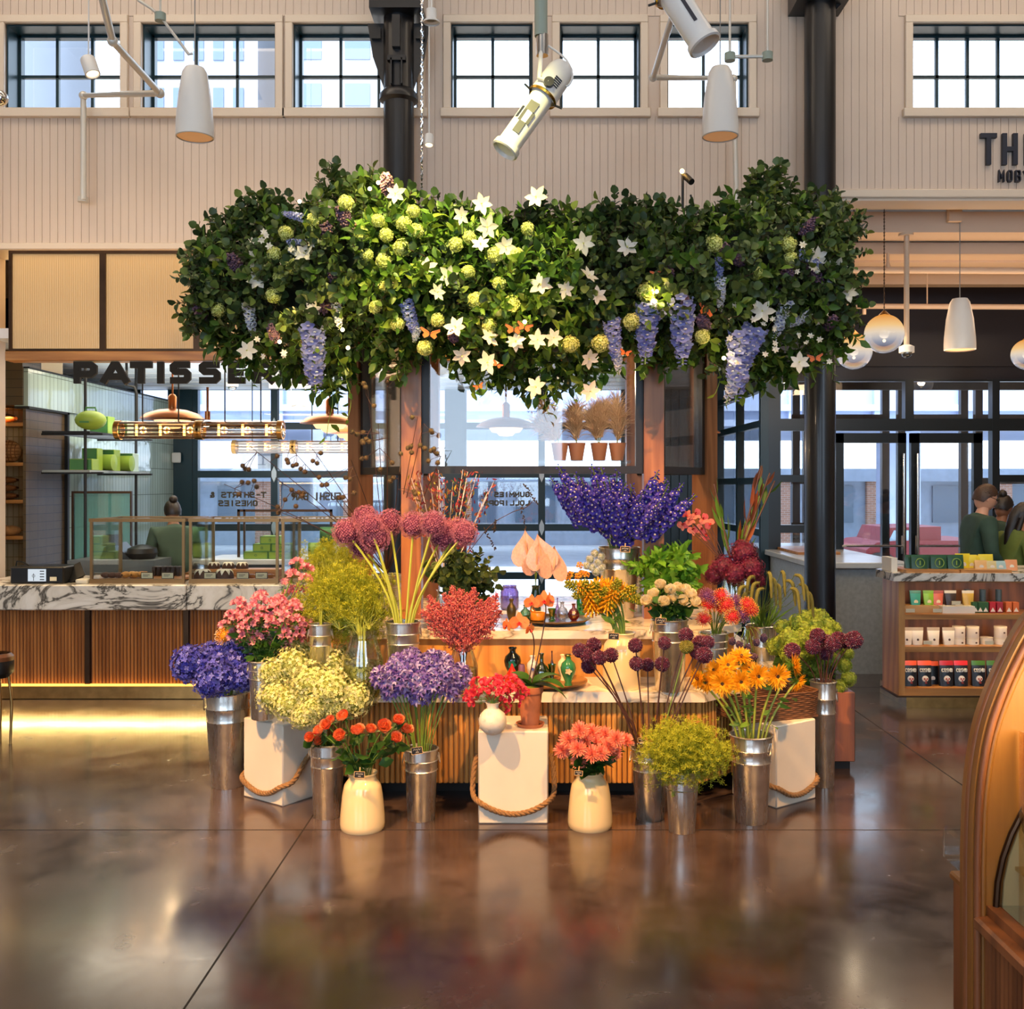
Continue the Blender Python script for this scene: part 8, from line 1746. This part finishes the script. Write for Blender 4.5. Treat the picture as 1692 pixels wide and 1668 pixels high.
t = thing('arched_case', 'second wooden pastry case standing behind the arched panel', 'display case', (1.4, 2.9, 0)); y2 = 2.3; x2 = PX(1571, 3.1)
obj('body', G().rbox(x2, y2, 0, 2.2, 3.1, PZ(1440, 3.1), .02), M_walnut, t); obj('top_ledge', G().rbox(x2 - .006, y2 - .01, PZ(1452, 3.1), 2.2, 3.1, PZ(1438, 3.1), .006), M_arch, t); obj('glass_front', G().rbox(x2 + .012, y2 + .02, PZ(1438, 3.1), 2.0, 3.2, PZ(1380, 3.1), .01), M_gl2, t)
# ================================================================ red truck in the street
t = thing('pickup_truck', 'red truck parked outside, seen through the lobby doors', 'truck', (6.9, 19, -.5)); M_red = mat('truck_red', '5c0a12', .5)
tx = lambda p: PX(p, 19); tz = lambda p: PZ(p, 19)
obj('body', G().prism([(tx(1408), tz(930)), (tx(1408), tz(905)), (tx(1425), tz(893)), (tx(1460), tz(890)), (tx(1600), tz(890)), (tx(1600), tz(930))], 18.2, 20.0, 0, 'y'), M_red, t); obj('cab', G().prism([(tx(1440), tz(893)), (tx(1450), tz(870)), (tx(1530), tz(868)), (tx(1530), tz(893))], 18.3, 19.9, 0, 'y'), M_red, t)
obj('window', G().prism([(tx(1446), tz(892)), (tx(1455), tz(874)), (tx(1478), tz(874)), (tx(1478), tz(892))], 18.28, 18.3, 0, 'y'), mat('truck_glass', '7c98ac', .1), t)
for x in (1430, 1570): obj('wheel', G().cyl((tx(x), 18.15, tz(940)), (tx(x), 18.4, tz(940)), .36, seg=24), M_dark, t)
obj('bumper', G().box(tx(1405), 18.2, tz(942), tx(1600), 20, tz(930)), M_dark, t)
# ================================================================ lamps of the hall
area((0, 2.5, 7.2), (0, 4.5, 0), 120, 8, 4, (1, .80, .60))
area((-4, 5.5, 7.2), (-4, 6.5, 0), 60, 3, 3, (1, .80, .58)); area((4.5, 5.5, 7.2), (4.5, 6.5, 0), 60, 3, 3, (1, .80, .58))
area((0, 6.2, 7.0), (0, 8.1, 4.2), 70, 12, .6, (1, .84, .68))
spot((-2.6, 1.6, 6.2), (-.1, 5.3, .5), 3200, (1, .51, .17), 34, .55, .06)
spot((2.0, 1.2, 6.2), (.4, 5.3, .7), 1900, (1, .51, .17), 32, .6, .06)
spot((-.4, 3.3, 5.6), (-.5, 6.0, 2.85), 2600, (1, .86, .30), 30, .95, .06)
spot((2.9, 3.6, 6.4), (1.6, 6.0, 3.1), 420, (1, .8, .45), 28, .8, .05)
spot((-3.6, 3.8, 6.4), (-2.0, 6.2, 2.6), 380, (1, .8, .45), 30, .8, .05)
spot((-4.5, 4.2, 6.4), (-2.6, 7.6, .8), 500, (1, .7, .36), 34, .8, .08)
# shelf strips, bay lamps and two added uplights
area((-3.5, 7.55, .17), (-3.5, 7.35, 0), 16, 4.0, .03, (1, .66, .22))
area((-3.0, D1 - .05, zf0 - .03), (-3.0, D1 + .06, zf0 + .5), 9, 3.4, .03, (1, .64, .26))
area((-3.0, D1 - .10, 1.75), (-3.0, D1 + .1, .8), 10, 3.4, .05, (1, .7, .34))
area((-3.6, 7.5, 3.62), (-3.6, 8.1, 3.75), 6, 4.2, .04, (1, .7, .4))
area((-2.6, 9.3, 2.7), (-2.6, 9.2, 0), 40, 3.0, 1.0, (1, .84, .62))
area((-2.6, 9.9, 1.95), (-2.6, 10.1, 3), 40, 3.4, 1.6, (.86, .94, 1))  # added unseen uplight, there only to brighten the bay ceiling
area((-2.9, 8.5, 3.3), (-2.9, 7.9, 3.0), 12, 4.6, .5, (1, .62, .26))
area((-4.8, 8.9, 2.2), (-4.8, 9.1, 1.2), 5, .5, .06, (1, .62, .24))
area((4, 9.2, 3.3), (4, 9, 0), 16, 2.5, .6, (1, .66, .4))
area((4.4, 8.9, 2.7), (4.4, 8.9, 5), 26, 3.6, .8, (1, .66, .40))  # added upward light with no fitting, lifts the entrance ceiling
# daylight from the openings behind the camera
area((-5, -4.9, 3.2), (-3, 4, 1.5), 45, 3, 4.4, (.74, .86, 1)); area((4.5, -4.9, 3.2), (3, 4, 1.5), 45, 3, 4.4, (.74, .86, 1))
point((.5, 6.35, 2.25), 16, (1, .76, .5), .05); spot((-3.2, 2.2, 6.2), (-1.6, 5.2, .5), 1000, (1, .51, .17), 22, .7, .06)  # added lamp inside the kiosk brightens the pampas; then a warm spot
